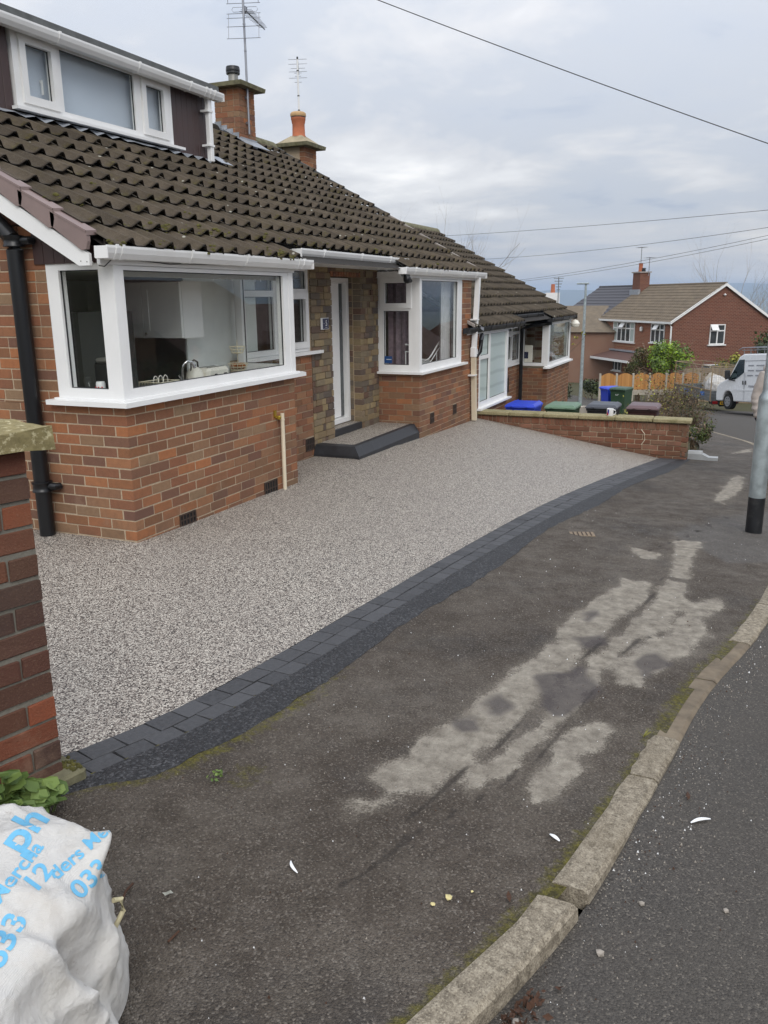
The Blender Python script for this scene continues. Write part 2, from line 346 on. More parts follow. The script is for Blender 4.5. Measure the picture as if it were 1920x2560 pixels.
def pavement():
    m = Mat('pavement', rough=.85, spec=.3); p = m.pos(); w = m.attr('wear'); st = m.attr('stain'); mo = m.attr('moss'); ck = m.attr('crack'); sl_ = m.attr('slab')
    big = m.noise(p, .8, 6, .62); mid = m.noise(p, 7, 6, .66); fine = m.noise(p, 120, 3, .6)
    base = m.ramp(big, [(.3, srgb(54, 50, 47)), (.44, srgb(82, 73, 64)), (.54, srgb(96, 88, 79)), (.7, srgb(66, 62, 59))])
    base = m.mix(m.map(mid, .38, .66, 0, .7), base, srgb(62, 54, 46)); base = m.mix(m.map(m.noise(p, 2.6, 5, .68), .5, .72, 0, .5), base, srgb(108, 100, 90))
    base = m.mix(m.map(fine, .55, .72, 0, .55), base, srgb(118, 110, 100)); base = m.mix(m.map(fine, .3, .44, .6, 0), base, srgb(44, 40, 37))
    base = m.mix(m.ma('MULTIPLY', sl_, .65), base, srgb(96, 93, 90))
    vd = m.n('TexVoronoi'); m.L(p, vd.inputs['Vector']); vd.inputs['Scale'].default_value = 175; gs = m.n('SeparateColor'); m.L(vd.outputs['Color'], gs.inputs[0])
    base = m.mix(m.map(gs.outputs[0], .0, .3, .55, 0), base, srgb(46, 42, 39)); base = m.mix(m.map(gs.outputs[1], .8, 1, 0, .6), base, srgb(134, 126, 116))
    con = m.ramp(m.noise(p, 14, 6, .7), [(.3, srgb(112, 104, 92)), (.5, srgb(154, 146, 133)), (.7, srgb(186, 178, 163))])
    con = m.mix(m.map(m.noise(p, 75, 4, .7), .58, .74, 0, .6), con, srgb(92, 82, 70))
    strk = m.noise(m.scale(m.n('VectorRotate', rotation_type='Z_AXIS').outputs[0], (1, 1, 1)), 1) if False else m.noise(m.scale(p, (2.2, 9, 1)), 2.2, 5, .7)
    w = m.ma('ADD', w, m.ma('MULTIPLY', m.ma('SUBTRACT', strk, .5), .55))
    k = m.ma('ADD', w, m.ma('ADD', m.ma('MULTIPLY', m.ma('SUBTRACT', mid, .5), .75), m.ma('MULTIPLY', m.ma('SUBTRACT', fine, .5), .85)))
    wm = m.map(k, .50, .74, 0, .74); c = m.mix(m.map(k, .12, .62, 0, .30), base, srgb(132, 124, 112)); c = m.mix(wm, c, con)
    c = m.mix(m.ma('MULTIPLY', m.map(m.ma('ADD', st, m.ma('MULTIPLY', m.ma('SUBTRACT', mid, .5), .8)), .4, .75), .75), c, srgb(74, 68, 68))
    mk = m.map(m.ma('ADD', mo, m.ma('MULTIPLY', m.ma('SUBTRACT', m.noise(p, 22, 5, .7), .5), 1.5)), .45, .8)
    c = m.mix(m.ma('MULTIPLY', mk, .85), c, m.ramp(m.noise(p, 60, 2), [(.35, srgb(62, 58, 26)), (.65, srgb(104, 98, 34))]))
    c = m.mix(m.ma('MULTIPLY', m.map(m.ma('ADD', ck, m.ma('MULTIPLY', m.ma('SUBTRACT', m.noise(p, 30, 4), .5), .8)), .5, .8), .6), c, srgb(44, 39, 35))
    m.col(c); m.rough(m.map(mid, .35, .65, .68, .9)); m.bump(m.ma('SUBTRACT', m.ma('ADD', m.ma('MULTIPLY', fine, .7), m.ma('SUBTRACT', m.ma('MULTIPLY', mid, .5), m.ma('MULTIPLY', vd.outputs['Distance'], .9))), m.ma('MULTIPLY', wm, .45)), .75, .009); MT['pavement'] = m.m
pavement()
def kerb_mat():
    m = Mat('kerb', rough=.9, spec=.25); p = m.pos(); r = m.rnd()
    a = m.noise(p, 38, 5, .7); f = m.noise(p, 190, 2)
    c = m.ramp(a, [(.32, srgb(98, 90, 78)), (.5, srgb(138, 128, 112)), (.68, srgb(170, 160, 142))])
    c = m.mix(m.map(f, .55, .7, 0, .5), c, srgb(196, 186, 164)); c = m.mix(m.map(f, .32, .43, .6, 0), c, srgb(66, 58, 48))
    c = m.mix(m.map(m.noise(p, 2.2, 4), .48, .7, 0, .45), c, srgb(98, 86, 66)); c = m.mix(m.ma('MULTIPLY', r, .3), c, srgb(104, 96, 84))
    m.col(c); m.bump(m.ma('ADD', a, f), .6, .006); MT['kerb'] = m.m
kerb_mat()
simple('kerb_dirty', srgb(110, 98, 82), .92, var=.3, sc=14, bump=.5, dirt=(srgb(140, 128, 108), .6))
def sett_mat():
    m = Mat('sett', rough=.62, spec=.35); p = m.pos(); r = m.rnd(); n = m.noise(p, 60, 5, .7)
    c = m.mix(r, srgb(54, 54, 56), srgb(74, 74, 76)); c = m.mix(m.map(n, .35, .7, 0, .5), c, srgb(88, 88, 90)); c = m.mix(m.map(m.noise(p, 9, 5, .7), .66, .75, 0, .6), c, srgb(148, 146, 142))
    m.col(c); m.bump(n, .4, .004); MT['sett'] = m.m
sett_mat()
def coping_mat(name, base, li):
    m = Mat(name, rough=.95, spec=.2); p = m.pos(); n = m.noise(p, 30, 6, .7)
    c = m.mix(m.map(n, .3, .7), tuple(x * .6 for x in base[:3]) + (1,), base); c = m.mix(m.map(m.noise(p, 48, 4, .7), .54, .66, 0, .8), c, li)
    c = m.mix(m.map(m.noise(p, 7, 5), .5, .7, 0, .5), c, srgb(96, 92, 52)); m.col(c); m.bump(n, .7, .008); MT[name] = m.m
coping_mat('lichen_coping', srgb(150, 138, 100), srgb(206, 196, 160)); coping_mat('coping', srgb(160, 150, 116), srgb(184, 174, 140))
def leaf_mat(name, a, b, c2=None, rough=.6):
    m = Mat(name, rough=rough, spec=.3); r = m.n('NewGeometry').outputs['Random Per Island']
    c = m.mix(r, a, b)
    if c2: c = m.mix(m.map(m.noise(m.pos(), 1.2, 2), .45, .6), c, c2)
    m.col(c); m.b.inputs['Subsurface Weight'].default_value = 0; MT[name] = m.m
leaf_mat('leaf_bright', srgb(66, 88, 40), srgb(116, 136, 72)); leaf_mat('leaf_dark', srgb(38, 46, 32), srgb(76, 82, 58)); leaf_mat('leaf_brown', srgb(66, 52, 34), srgb(112, 88, 56), srgb(88, 96, 52))
leaf_mat('leaf_green', srgb(76, 104, 30), srgb(150, 178, 50)); leaf_mat('leaf_yellow', srgb(130, 124, 40), srgb(170, 168, 84)); leaf_mat('leaf_hedge', srgb(46, 58, 30), srgb(84, 96, 44))
leaf_mat('twig', srgb(84, 70, 56), srgb(128, 110, 88)); leaf_mat('bare_twig', srgb(132, 124, 118), srgb(164, 156, 148)); simple('bark', srgb(92, 78, 64), .95, var=.25, sc=30)
simple('moss_lump', srgb(80, 76, 32), .98, var=.45, sc=40, bump=.8)
simple('inner_wall', srgb(232, 236, 232), .9, var=.03); simple('inner_dark', srgb(60, 62, 60), .8); simple('worktop', srgb(150, 148, 142), .4); simple('shaker', srgb(240, 241, 238), .5, var=.02); simple('chrome', (.7, .7, .72, 1), .12, 1, var=0)
simple('cream_enamel', srgb(226, 222, 210), .3, var=.03); simple('bread_brown', srgb(150, 92, 46), .8); simple('wire_cream', srgb(214, 206, 180), .4); simple('curtain', srgb(120, 104, 112), .95, var=.3, sc=22); simple('wallpaper', srgb(128, 118, 106), .9, var=.22, sc=12); simple('bed_sheet', srgb(196, 196, 196), .9, var=.08); simple('inner_floor', srgb(110, 96, 82), .7)
simple('blind', srgb(158, 150, 130), .9, var=.06, sc=3); simple('sticker_blue', srgb(38, 76, 128), .4)
def bin_m(n, c): simple(n, c, .45, var=.08, sc=6)
bin_m('bin_blue', srgb(36, 64, 190)); bin_m('bin_green', srgb(48, 74, 52)); bin_m('bin_lid_green', srgb(96, 124, 100)); bin_m('bin_black', srgb(36, 37, 41)); bin_m('bin_lid_black', srgb(66, 68, 76)); bin_m('bin_brown', srgb(62, 38, 38)); bin_m('bin_lid_brown', srgb(98, 76, 78))
def far_brick(name, cols, sc=1.0):
    m = Mat(name, rough=.9, spec=.2); tc = m.n('TexCoord').outputs['UV']
    b = m.n('TexBrick'); m.L(tc, b.inputs['Vector']); b.inputs['Color1'].default_value = cols[0]; b.inputs['Color2'].default_value = cols[1]; b.inputs['Mortar'].default_value = cols[2]
    b.inputs['Scale'].default_value = 1; b.inputs['Mortar Size'].default_value = .016; b.inputs['Brick Width'].default_value = .3; b.inputs['Row Height'].default_value = .105; b.inputs['Bias'].default_value = 0
    m.col(m.mix(m.map(m.noise(m.pos(), .8, 4), .4, .7, 0, .25), b.outputs[0], cols[0])); MT[name] = m.m
far_brick('far_brick_front', (srgb(146, 88, 66), srgb(128, 74, 56), srgb(150, 126, 104))); far_brick('far_brick_gable', (srgb(114, 70, 56), srgb(94, 58, 48), srgb(134, 106, 90))); far_brick('far_brick_orange', (srgb(164, 92, 62), srgb(148, 80, 54), srgb(150, 116, 90)))
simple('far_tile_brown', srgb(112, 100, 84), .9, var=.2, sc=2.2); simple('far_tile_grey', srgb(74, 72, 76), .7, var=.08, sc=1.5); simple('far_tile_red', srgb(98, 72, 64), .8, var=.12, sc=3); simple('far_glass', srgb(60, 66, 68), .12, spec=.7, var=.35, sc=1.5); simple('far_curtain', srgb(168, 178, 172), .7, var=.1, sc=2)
def wood(name, a, b):
    m = Mat(name, rough=.8, spec=.25); p = m.pos(); r = m.rnd(); n = m.noise(m.scale(p, (14, 14, 1.5)), 2, 4)
    m.col(m.mix(m.ma('MULTIPLY', m.ma('ADD', n, r), .5), a, b)); MT[name] = m.m
wood('fence_wood', srgb(150, 100, 52), srgb(196, 146, 88)); wood('old_wood', srgb(120, 104, 84), srgb(160, 142, 116)); simple('conc_post', srgb(168, 160, 146), .9, var=.15, sc=6)
simple('van_white', (.74, .75, .76, 1), .25, var=.02); simple('van_trim', (.02, .02, .022, 1), .6, var=0); simple('wheel_silver', srgb(170, 172, 176), .35, .7); simple('decal_grey', srgb(150, 152, 158), .6, var=0); simple('decal_dark', srgb(60, 58, 66), .6, var=0); simple('tail_red', srgb(140, 16, 18), .3, var=0); simple('plate_yellow', srgb(214, 168, 26), .5, var=0); simple('trailer_grey', srgb(120, 124, 126), .45, .5, var=.2); simple('wagon_blue', srgb(60, 110, 180), .5)
simple('jacket', srgb(166, 156, 148), .9, var=.07, sc=18, bump=.15); simple('skin', srgb(206, 150, 128), .55, var=.06, sc=20); simple('hair', srgb(52, 40, 32), .8); simple('jeans', srgb(52, 56, 70), .9); simple('shoe', srgb(30, 30, 32), .6)
simple('eye_white', (.75, .75, .74, 1), .3, var=0); simple('lip', srgb(164, 100, 92), .5, var=0)
simple('mug_white', (.78, .78, .78, 1), .25, var=0); simple('ink_red', srgb(190, 40, 50), .5, var=0); simple('ink_navy', srgb(60, 60, 150), .5, var=0); simple('ink_blue', srgb(104, 176, 212), .55, var=.05, sc=60); simple('grey_block', srgb(160, 162, 162), .7)
def bag_mat():
    m = Mat('bag', rough=.55, spec=.3); p = m.pos(); uv = m.n('TexCoord').outputs['Object']
    w1 = m.n('TexWave'); m.L(uv, w1.inputs['Vector']); w1.inputs['Scale'].default_value = 160; w1.bands_direction = 'X'
    w2 = m.n('TexWave'); m.L(uv, w2.inputs['Vector']); w2.inputs['Scale'].default_value = 160; w2.bands_direction = 'Z'
    d = m.noise(p, 7, 6, .65); c = m.mix(m.map(d, .5, .75, 0, .4), srgb(206, 203, 198), srgb(164, 150, 132))
    c = m.mix(m.map(m.noise(p, 24, 6, .7), .64, .74, 0, .55), c, srgb(120, 98, 84)); c = m.mix(m.map(m.noise(p, 2.2, 3), .5, .7, 0, .35), c, srgb(208, 200, 178))
    wv = m.n('VectorMath', operation='ADD'); m.L(p, wv.inputs[0]); wn = m.n('VectorMath', operation='SCALE'); m.L(m.noise(p, 9, 3, out='Color'), wn.inputs[0]); wn.inputs['Scale'].default_value = .12; m.L(wn.outputs[0], wv.inputs[1])
    cr = m.ma('ADD', m.ma('MULTIPLY', m.voro(wv.outputs[0], 7), 1.6), m.ma('MULTIPLY', m.voro(wv.outputs[0], 19), .55))
    m.col(c); m.bump(m.ma('ADD', m.ma('MULTIPLY', m.ma('ADD', w1.outputs['Fac'], w2.outputs['Fac']), .035), m.ma('ADD', cr, m.ma('MULTIPLY', m.noise(p, 45, 4, .6, 2), .25))), .55, .03); MT['bag'] = m.m
bag_mat()
simple('paper_white', (.82, .82, .82, 1), .6, var=.03); simple('paper_yellow', srgb(204, 190, 136), .8, var=.2, sc=60); simple('dead_leaf', srgb(74, 50, 36), .9, var=.2, sc=40); simple('grey_leaf', srgb(150, 150, 140), .8); simple('pebble', srgb(150, 142, 132), .9, var=.25, sc=30); simple('drain_iron', srgb(128, 112, 92), .8, var=.25, sc=60)
simple('hill', srgb(86, 98, 92), 1, var=.15, sc=.004); simple('plain', srgb(88, 96, 78), 1, var=.3, sc=.004); simple('cable', (.03, .031, .034, 1), .6, var=0); simple('strap', srgb(196, 186, 150), .7, var=.15, sc=60)
# ------------------------------------------------------------------ ground heights and street lines
ZX = curve([(-30, 2.0), (-2.6, .10), (9, -.71), (20, -1.78), (32, -3.0), (60, -5.0), (90, -7.2), (150, -12), (400, -34)])
def zx(x): return .10 - .07 * (x + 2.6) if x < 9 else ZX(x)
def P(x, y): return zx(x) + .025 * (min(y, 0) + 2)
SETT_OUT = curve([(-3.4, -1.80), (-2.6, -1.955), (-2.16, -2.06), (-1.56, -2.12), (-.56, -2.165), (.97, -2.245), (3.23, -2.42), (5.47, -2.69), (8.4, -3.14)])
SW = curve([(-3.4, .205), (0, .215), (4, .28), (8.4, .28)])
SETT_IN = lambda x: SETT_OUT(x) + SW(x)
TAR = lambda x: SETT_OUT(x) - (.035 + .125 * sstep(-2.75, -2.45, x) + .03 * math.sin(x * 2.1) * sstep(-2, 0, x)) * (1 + .15 * sstep(3, 8, x))
KERB = curve([(-9, -.9), (-6, -2.15), (-4.5, -2.90), (-3.11, -3.366), (-2.5, -3.545), (-1.7, -3.675), (-.8, -3.80), (.14, -4.01), (1.19, -4.185), (4, -4.47), (8, -4.62), (12.6, -4.12), (14.3, -3.7), (16.3, -3.15), (18, -2.6), (22, -1.15), (30, 2.3), (40, 7), (55, 15)])
INNER = curve([(-9, .1), (-5, -1.25), (-3.2, -1.76), (-2.6, -1.93), (-1.5, -2.09), (.97, -2.22), (3.23, -2.4), (5.47, -2.66), (8.3, -3.15), (10, -3.30), (12.3, -3.1), (14, -2.6), (17, -1.55), (22, .2), (30, 3.6), (40, 8.3), (55, 16.3)])
def hz(x): return -.02 * x if x < 5 else lerp(-.10, -.205, sstep(4.2, 8.2, x)) if x > 5 else 0
def D(x, y):
    e = SETT_IN(x); t = min(1, max(0, (y - e) / (0 - e))); z0 = hz(max(0, x))
    return lerp(P(x, e), z0, t) - .002
def sheet(name, xs, lo, hi, n, zf, mat, attrs=None, parent=None):
    me = bpy.data.meshes.new(name); vs = []; m = n + 1
    for x in xs:
        a, b = lo(x), hi(x)
        for j in range(m):
            y = lerp(a, b, j / n); vs.append((x, y, zf(x, y)))
    fs = [(i * m + j, (i + 1) * m + j, (i + 1) * m + j + 1, i * m + j + 1) for i in range(len(xs) - 1) for j in range(n)]
    me.from_pydata(vs, [], fs); me.materials.append(MT[mat]); me.polygons.foreach_set('use_smooth', [True] * len(fs)); me.update()
    for k, f in (attrs or {}).items():
        at = me.attributes.new(k, 'FLOAT', 'POINT'); at.data.foreach_set('value', [f(v[0], v[1]) for v in vs])
    return link(name, me, parent)
def frange(a, b, st):
    n = max(1, round((b - a) / st)); return [a + (b - a) * i / n for i in range(n + 1)]
# terrain, one sheet to the horizon, with a dip under the buildings and the paved strips
def terrain():
    xs = frange(-12, 40, 1.0) + [44, 50, 56, 62, 70, 80, 95, 120, 150, 200, 280, 400, 700, 1200, 2200, 4000, 8000]
    xs = [-400, -100, -40] + xs
    ys = [-8000, -3000, -1200, -500, -200, -90, -50, -30, -20, -14, -10] + frange(-8, 12, .8) + [14, 18, 24, 32, 45, 60, 90, 200, 500, 1200, 3000, 8000]
    vs = []
    for x in xs:
        for y in ys:
            z = P(x, y) if x <= 400 else lerp(-34, -62, sstep(400, 2200, x))
            if abs(y) > 60: z -= (abs(y) - 60) * .02 if abs(y) < 1500 else 28.8
            if x < 8.2: z -= .35
            elif 8.2 <= x <= 16.2 and y > -.4: z -= .6
            else: z -= .07
            if x > 8.4 and INNER(x) + .3 < y < 6 and x < 17: z += .05 + .03 * mnoise.noise((x * 1.3, y * 1.3, 0))
            vs.append((x, y, z))
    m = len(ys); fs = [(i * m + j, (i + 1) * m + j, (i + 1) * m + j + 1, i * m + j + 1) for i in range(len(xs) - 1) for j in range(m - 1)]
    me = bpy.data.meshes.new('terrain'); me.from_pydata(vs, [], fs); me.materials.append(MT['earth']); me.materials.append(MT['plain'])
    me.polygons.foreach_set('material_index', [1 if me.vertices[p.vertices[0]].co.x > 90 or abs(me.vertices[p.vertices[0]].co.y) > 80 else 0 for p in me.polygons]); me.update()
    tag(link('terrain', me), kind='structure')
    mb = MB(); N = 90                                   # low hills on the horizon
    for row, (dist, base, amp) in enumerate(((5200, -60, 105), (6800, -60, 150))):
        pts = []
        for i in range(N + 1):
            a = rad(lerp(-45, 75, i / N)); h = amp * (.62 + .5 * mnoise.noise((i * .13, row * 5, 1)))
            pts.append((dist * math.cos(a), dist * math.sin(a), base, h))
        for (x, y, z, h), (x2, y2, z2, h2) in zip(pts, pts[1:]):
            k = 1.25; mb.face([(x, y, z), (x2, y2, z2), (x2 * 1.12, y2 * 1.12, z2 + h2), (x * 1.12, y * 1.12, z + h)])
            mb.face([(x * 1.12, y * 1.12, z + h), (x2 * 1.12, y2 * 1.12, z2 + h2), (x2 * k, y2 * k, z2), (x * k, y * k, z)])
    tag(mb.build('hills', MT['hill'], smooth=True), kind='structure')
terrain()
# driveway of resin bound stone
def dz(x, y): return D(x, y) + .006 * mnoise.noise((x * .9, y * .9, 4)) * sstep(.1, .6, y - SETT_IN(x))
tag(sheet('driveway', frange(-3.6, 8.24, .12), SETT_IN, lambda x: .56, 22, dz, 'resin'), kind='structure')
tag(sheet('side_passage', frange(-3.6, -.0, .3), lambda x: .56, lambda x: 6, 6, dz, 'resin'), kind='structure')
# block edging: two rows of charcoal setts
edg = tag(sheet('block_edging', frange(-3.2, 8.36, .15), lambda x: SETT_OUT(x) + .004, lambda x: SETT_IN(x) + .01, 3, lambda x, y: P(x, y) - .012, 'new_tarmac'), kind='structure')
def sett_rows():
    variants = []
    for k in range(5):
        mb = MB(); mb.cbox((-.5, -.5, -.06), (.5, .5, 0), .0, 0)
        me = bpy.data.meshes.new('paving_block')
        bm = bmesh.new(); bmesh.ops.create_cube(bm, size=1)
        for v in bm.verts: v.co.z = 0 if v.co.z > 0 else -1; v.co.x += random.uniform(-.025, .025); v.co.y += random.uniform(-.03, .03)
        bmesh.ops.bevel(bm, geom=[e for e in bm.edges if e.verts[0].co.z > -.5 and e.verts[1].co.z > -.5], offset=.06, segments=1, affect='EDGES')
        bm.to_mesh(me); bm.free(); me.materials.append(MT['sett']); variants.append(me)
    for row in (0, 1):
        x = -2.98 + (.06 if row else 0)
        while x < 8.28:
            fx = lambda q: SETT_OUT(q) + SW(q) * (.25 if row == 0 else .75)
            sl = (fx(x + .1) - fx(x)) / .1; a = math.atan(sl); ln = random.choice((.132, .138, .142, .136, .15)); w = SW(x) * .5
            cx = x + ln * .5 * math.cos(a); cy = fx(cx)
            o = link('paving_block', random.choice(variants), edg, (cx, cy, P(cx, cy) + .003 + random.uniform(-.0015, .0015)))
            o.scale = (ln - .007, w - .007, .06)
            gx = P(cx + .1, fx(cx + .1)) - P(cx, cy)
            o.rotation_euler = (random.uniform(-.008, .008) + .025, -math.atan(gx / .1), a + random.uniform(-.012, .012))
            x += ln * math.cos(a)
sett_rows()
tag(sheet('tarmac_strip', frange(-3.0, 8.33, .05), lambda x: TAR(x) + .018 * mnoise.noise((x * 5, 0, 0)) + .010 * mnoise.noise((x * 19, 3, 0)), lambda x: SETT_OUT(x) + .006, 6,
          lambda x, y: P(x, y) + .007 - .005 * (1 - min(1, max(0, (y - TAR(x)) / .05))) + .0025 * mnoise.noise((x * 30, y * 30, 1)), 'new_tarmac'), kind='structure')
# pavement with worn patches
POLY = dict(
 A1=[(-2.19,-2.77),(-2.01,-2.83),(-1.74,-2.87),(-1.46,-2.94),(-1.18,-2.96),(-.91,-3.0),(-.55,-3.07),(.02,-3.08),(.81,-3.23),(1.03,-3.25),(1.0,-3.45),(.65,-3.47),(.02,-3.34),(-.55,-3.26),(-.83,-3.25),(-1.04,-3.2),(-1.32,-3.2),(-1.64,-3.15),(-1.87,-3.1),(-2.08,-3.05),(-2.17,-3.03),(-2.22,-2.94)],
 A2=[(-2.07,-3.07),(-1.8,-3.16),(-1.46,-3.22),(-1.02,-3.25),(-.44,-3.34),(.54,-3.47),(1.17,-3.52),(1.13,-3.68),(.66,-3.68),(-.03,-3.62),(-.13,-3.52),(-.6,-3.43),(-.99,-3.4),(-1.46,-3.31),(-1.82,-3.27),(-2.0,-3.2),(-2.12,-3.14)],
 A3=[(-2.04,-3.32),(-1.67,-3.32),(-1.45,-3.37),(-1.31,-3.45),(-1.37,-3.57),(-1.58,-3.5),(-1.69,-3.45),(-1.74,-3.5),(-1.87,-3.46),(-1.99,-3.42),(-2.11,-3.37)],
 A4=[(-.75,-3.41),(-.19,-3.49),(.01,-3.63),(.66,-3.68),(.9,-3.88),(.7,-3.92),(.33,-3.8),(.06,-3.86),(-.3,-3.78),(-.62,-3.63),(-.88,-3.61),(-.89,-3.49)],
 A5=[(2.5,-3.47),(2.55,-3.7),(1.76,-3.67),(1.26,-3.56),(1.66,-3.52)], A6=[(2.02,-3.16),(1.93,-3.43),(1.68,-3.42),(1.69,-3.3)], A7=[(-2.32,-2.78),(-2.28,-2.86),(-2.24,-2.97),(-2.38,-2.9),(-2.43,-2.86)],
 A8=[(4.79,-3.7),(6.84,-3.85),(7.2,-4.02),(5.68,-3.97),(4.55,-3.8)], A9=[(9.6,-3.75),(10.8,-4.0),(11.4,-4.2),(10.4,-4.1)], B0=[(1.25,-3.52),(1.62,-3.52),(1.7,-3.66),(1.2,-3.66)])
DARK = [[(-1.39,-2.98),(-1.26,-3.02),(-1.32,-3.1),(-1.45,-3.06)], [(-.99,-3.12),(-.78,-3.3),(-1.02,-3.41),(-1.36,-3.3),(-1.25,-3.21)], [(-.35,-3.2),(-.22,-3.3),(-.35,-3.35),(-.48,-3.25)], [(-1.62,-2.95),(-1.56,-3.0),(-1.62,-3.03),(-1.68,-2.98)], [(-.55,-3.5),(-.3,-3.6),(-.5,-3.66),(-.7,-3.58)], [(.1,-3.15),(.2,-3.2),(.1,-3.24),(0,-3.2)]]
CRACK = [[(-2.45,-3.02),(-2.26,-3.03),(-1.96,-3.085),(-1.66,-3.155),(-1.32,-3.205),(-.83,-3.255),(-.02,-3.35),(.65,-3.47),(1.2,-3.5)], [(-2.93,-2.94),(-2.71,-2.99),(-2.41,-3.07),(-2.1,-3.2),(-1.75,-3.3),(-.75,-3.41),(-.19,-3.49),(-.03,-3.62)], [(4.55,-4.3),(3.73,-3.82),(2.65,-3.55),(1.9,-3.3)], [(.2,-2.6),(.5,-2.9),(1.0,-3.2)]]
def sd(poly, x, y):
    ins = False; d = 9e9; n = len(poly)
    for i in range(n):
        x1, y1 = poly[i]; x2, y2 = poly[(i + 1) % n]
        if (y1 > y) != (y2 > y) and x < (x2 - x1) * (y - y1) / (y2 - y1) + x1: ins = not ins
        dx, dy = x2 - x1, y2 - y1; t = max(0, min(1, ((x - x1) * dx + (y - y1) * dy) / (dx * dx + dy * dy))); d = min(d, (x - x1 - t * dx) ** 2 + (y - y1 - t * dy) ** 2)
    return (1 if ins else -1) * math.sqrt(d)
def lined(pl, x, y):
    d = 9e9
    for (x1, y1), (x2, y2) in zip(pl, pl[1:]):
        dx, dy = x2 - x1, y2 - y1; t = max(0, min(1, ((x - x1) * dx + (y - y1) * dy) / (dx * dx + dy * dy))); d = min(d, (x - x1 - t * dx) ** 2 + (y - y1 - t * dy) ** 2)
    return math.sqrt(d)
BB = {k: (min(p[0] for p in v) - .15, max(p[0] for p in v) + .15, min(p[1] for p in v) - .15, max(p[1] for p in v) + .15) for k, v in POLY.items()}
def wear(x, y):
    w = 0
    for k, v in POLY.items():
        a, b, c, d = BB[k]
        if a < x < b and c < y < d: w = max(w, sstep(-.07, .07, sd(v, x, y) + .045 * mnoise.noise((x * 6, y * 11, 8)) + .02 * mnoise.noise((x * 19, y * 25, 3))) * (.72 if k in ('A7',) else .86 if k == 'A4' else 1))
    return w
def stain(x, y): return max([sstep(-.10, .06, sd(p, x, y) + .05 * mnoise.noise((x * 9, y * 9, 5))) for p in DARK]) if x < 1 else 0
def moss(x, y):
    k = y - KERB(x); a = sstep(.14, .03, k) * (.84 if x < -1.9 else .72 if x < 1 else .45)
    b = sstep(.16, 0, TAR(x) - y) * sstep(-3.3, -2.5, x) * sstep(-.6, -1.9, x) * .72
    return max(a, b, sstep(.25, 0, math.hypot(x + 2.35, (y + 2.42) * 1.3)) * .6)
def crack(x, y):
    if x > 5: return 0
    return max(sstep(.022, .0, lined(c, x, y)) for c in CRACK)
def slab(x, y): return sstep(-.04, .02, sd([(2.7, -3.45), (3.8, -3.78), (4.8, -4.5), (2.2, -4.35), (1.9, -3.9)], x, y)) if 1.8 < x < 5 else .35 * sstep(4, 9, x)
PZ = lambda x, y: P(x, y) + .004 * mnoise.noise((x * 1.7, y * 1.7, 2)) - .006 * crack(x, y)
ATT = dict(wear=wear, stain=stain, moss=moss, crack=crack, slab=slab)
tag(sheet('pavement', frange(-4.4, 3.0, .035), lambda x: KERB(x) + .0, lambda x: SETT_OUT(x) + .02 if x > -2.7 else INNER(x) + .15, 48, PZ, 'pavement', ATT), kind='structure')
pv2 = sheet('pavement', frange(3.0, 42, .16), lambda x: KERB(x), lambda x: (SETT_OUT(x) + .02) if x < 8.36 else INNER(x), 20, PZ, 'pavement', ATT); tag(pv2, kind='structure')
tag(sheet('pavement', frange(-9, -4.4, .2), lambda x: KERB(x), lambda x: INNER(x) + .15, 16, PZ, 'pavement', dict(wear=lambda x, y: 0)), kind='structure')
# kerb stones
def up_stand(x): return lerp(.055, .016, sstep(-2.9, -1.9, x)) if x < 5 else lerp(.016, .08, sstep(5, 9, x))
RZ = lambda x, y: P(x, KERB(x)) - up_stand(x) + .03 * sstep(0, 2.5, KERB(x) - y) - .02 * max(0, KERB(x) - y - 3) + .003 * mnoise.noise((x * 2, y * 2, 7))
tag(sheet('road', frange(-9, 6, .15), lambda x: KERB(x) - 6.2, lambda x: KERB(x) - .06, 40, RZ, 'road'), kind='structure')
tag(sheet('road', frange(6, 56, .5), lambda x: KERB(x) - (6.2 + .35 * max(0, x - 10)), lambda x: KERB(x) - .06, 24, RZ, 'road'), kind='structure')
kb = tag(link('kerb', None, None, (0, 0, 0)), kind='structure'); kb.empty_display_size = .1
def kerb_stones():
    x = -6.9; k = 0; cuts = {7: .30, 8: .62, 9: .38}
    marks = [-6.9, -5.98, -5.06, -4.15, -3.35, -2.53, -2.47, -1.72, -1.345, -.62, .02, .86, 1.72, 2.6]
    marks += [marks[-1] + .88 * i for i in range(1, 30)]
    for a, b in zip(marks, marks[1:]):
        if abs(b - a) < .1: continue
        mb = MB(); n = 6; prof0 = None; seg = []
        sunk = .006 if -1.4 < a < 0 else 0
        for i in range(n + 1):
            q = lerp(a + .006, b - .006, i / n); h = up_stand(q); y = KERB(q); z = P(q, y) + .004 - sunk
            j = .006 * mnoise.noise((q * 9, 1, 0)); j2 = .012 * mnoise.noise((q * 14, 5, 0)) + (.02 * mnoise.noise((q * 30, 2, 2)) if i in (0, n) else 0)
            seg.append([(q, y + .046 + j2, z - .05), (q, y + .046 + j2, z - .001), (q, y + .03, z + .002 + j * .4), (q, y - .045, z), (q, y - .060 + j, z - .012), (q, y - .066 + j, z - h - .03)])
        vs = [p for s_ in seg for p in s_]; fs = []
        for i in range(n):
            for c in range(5): fs.append((i * 6 + c, (i + 1) * 6 + c, (i + 1) * 6 + c + 1, i * 6 + c + 1))
        fs.append(tuple(range(6))); fs.append(tuple(n * 6 + c for c in range(5, -1, -1))); mb.add(vs, fs)
        mb.build('kerb_stone', MT['kerb_dirty' if -1.4 < a < .0 else 'kerb'], kb)
kerb_stones()
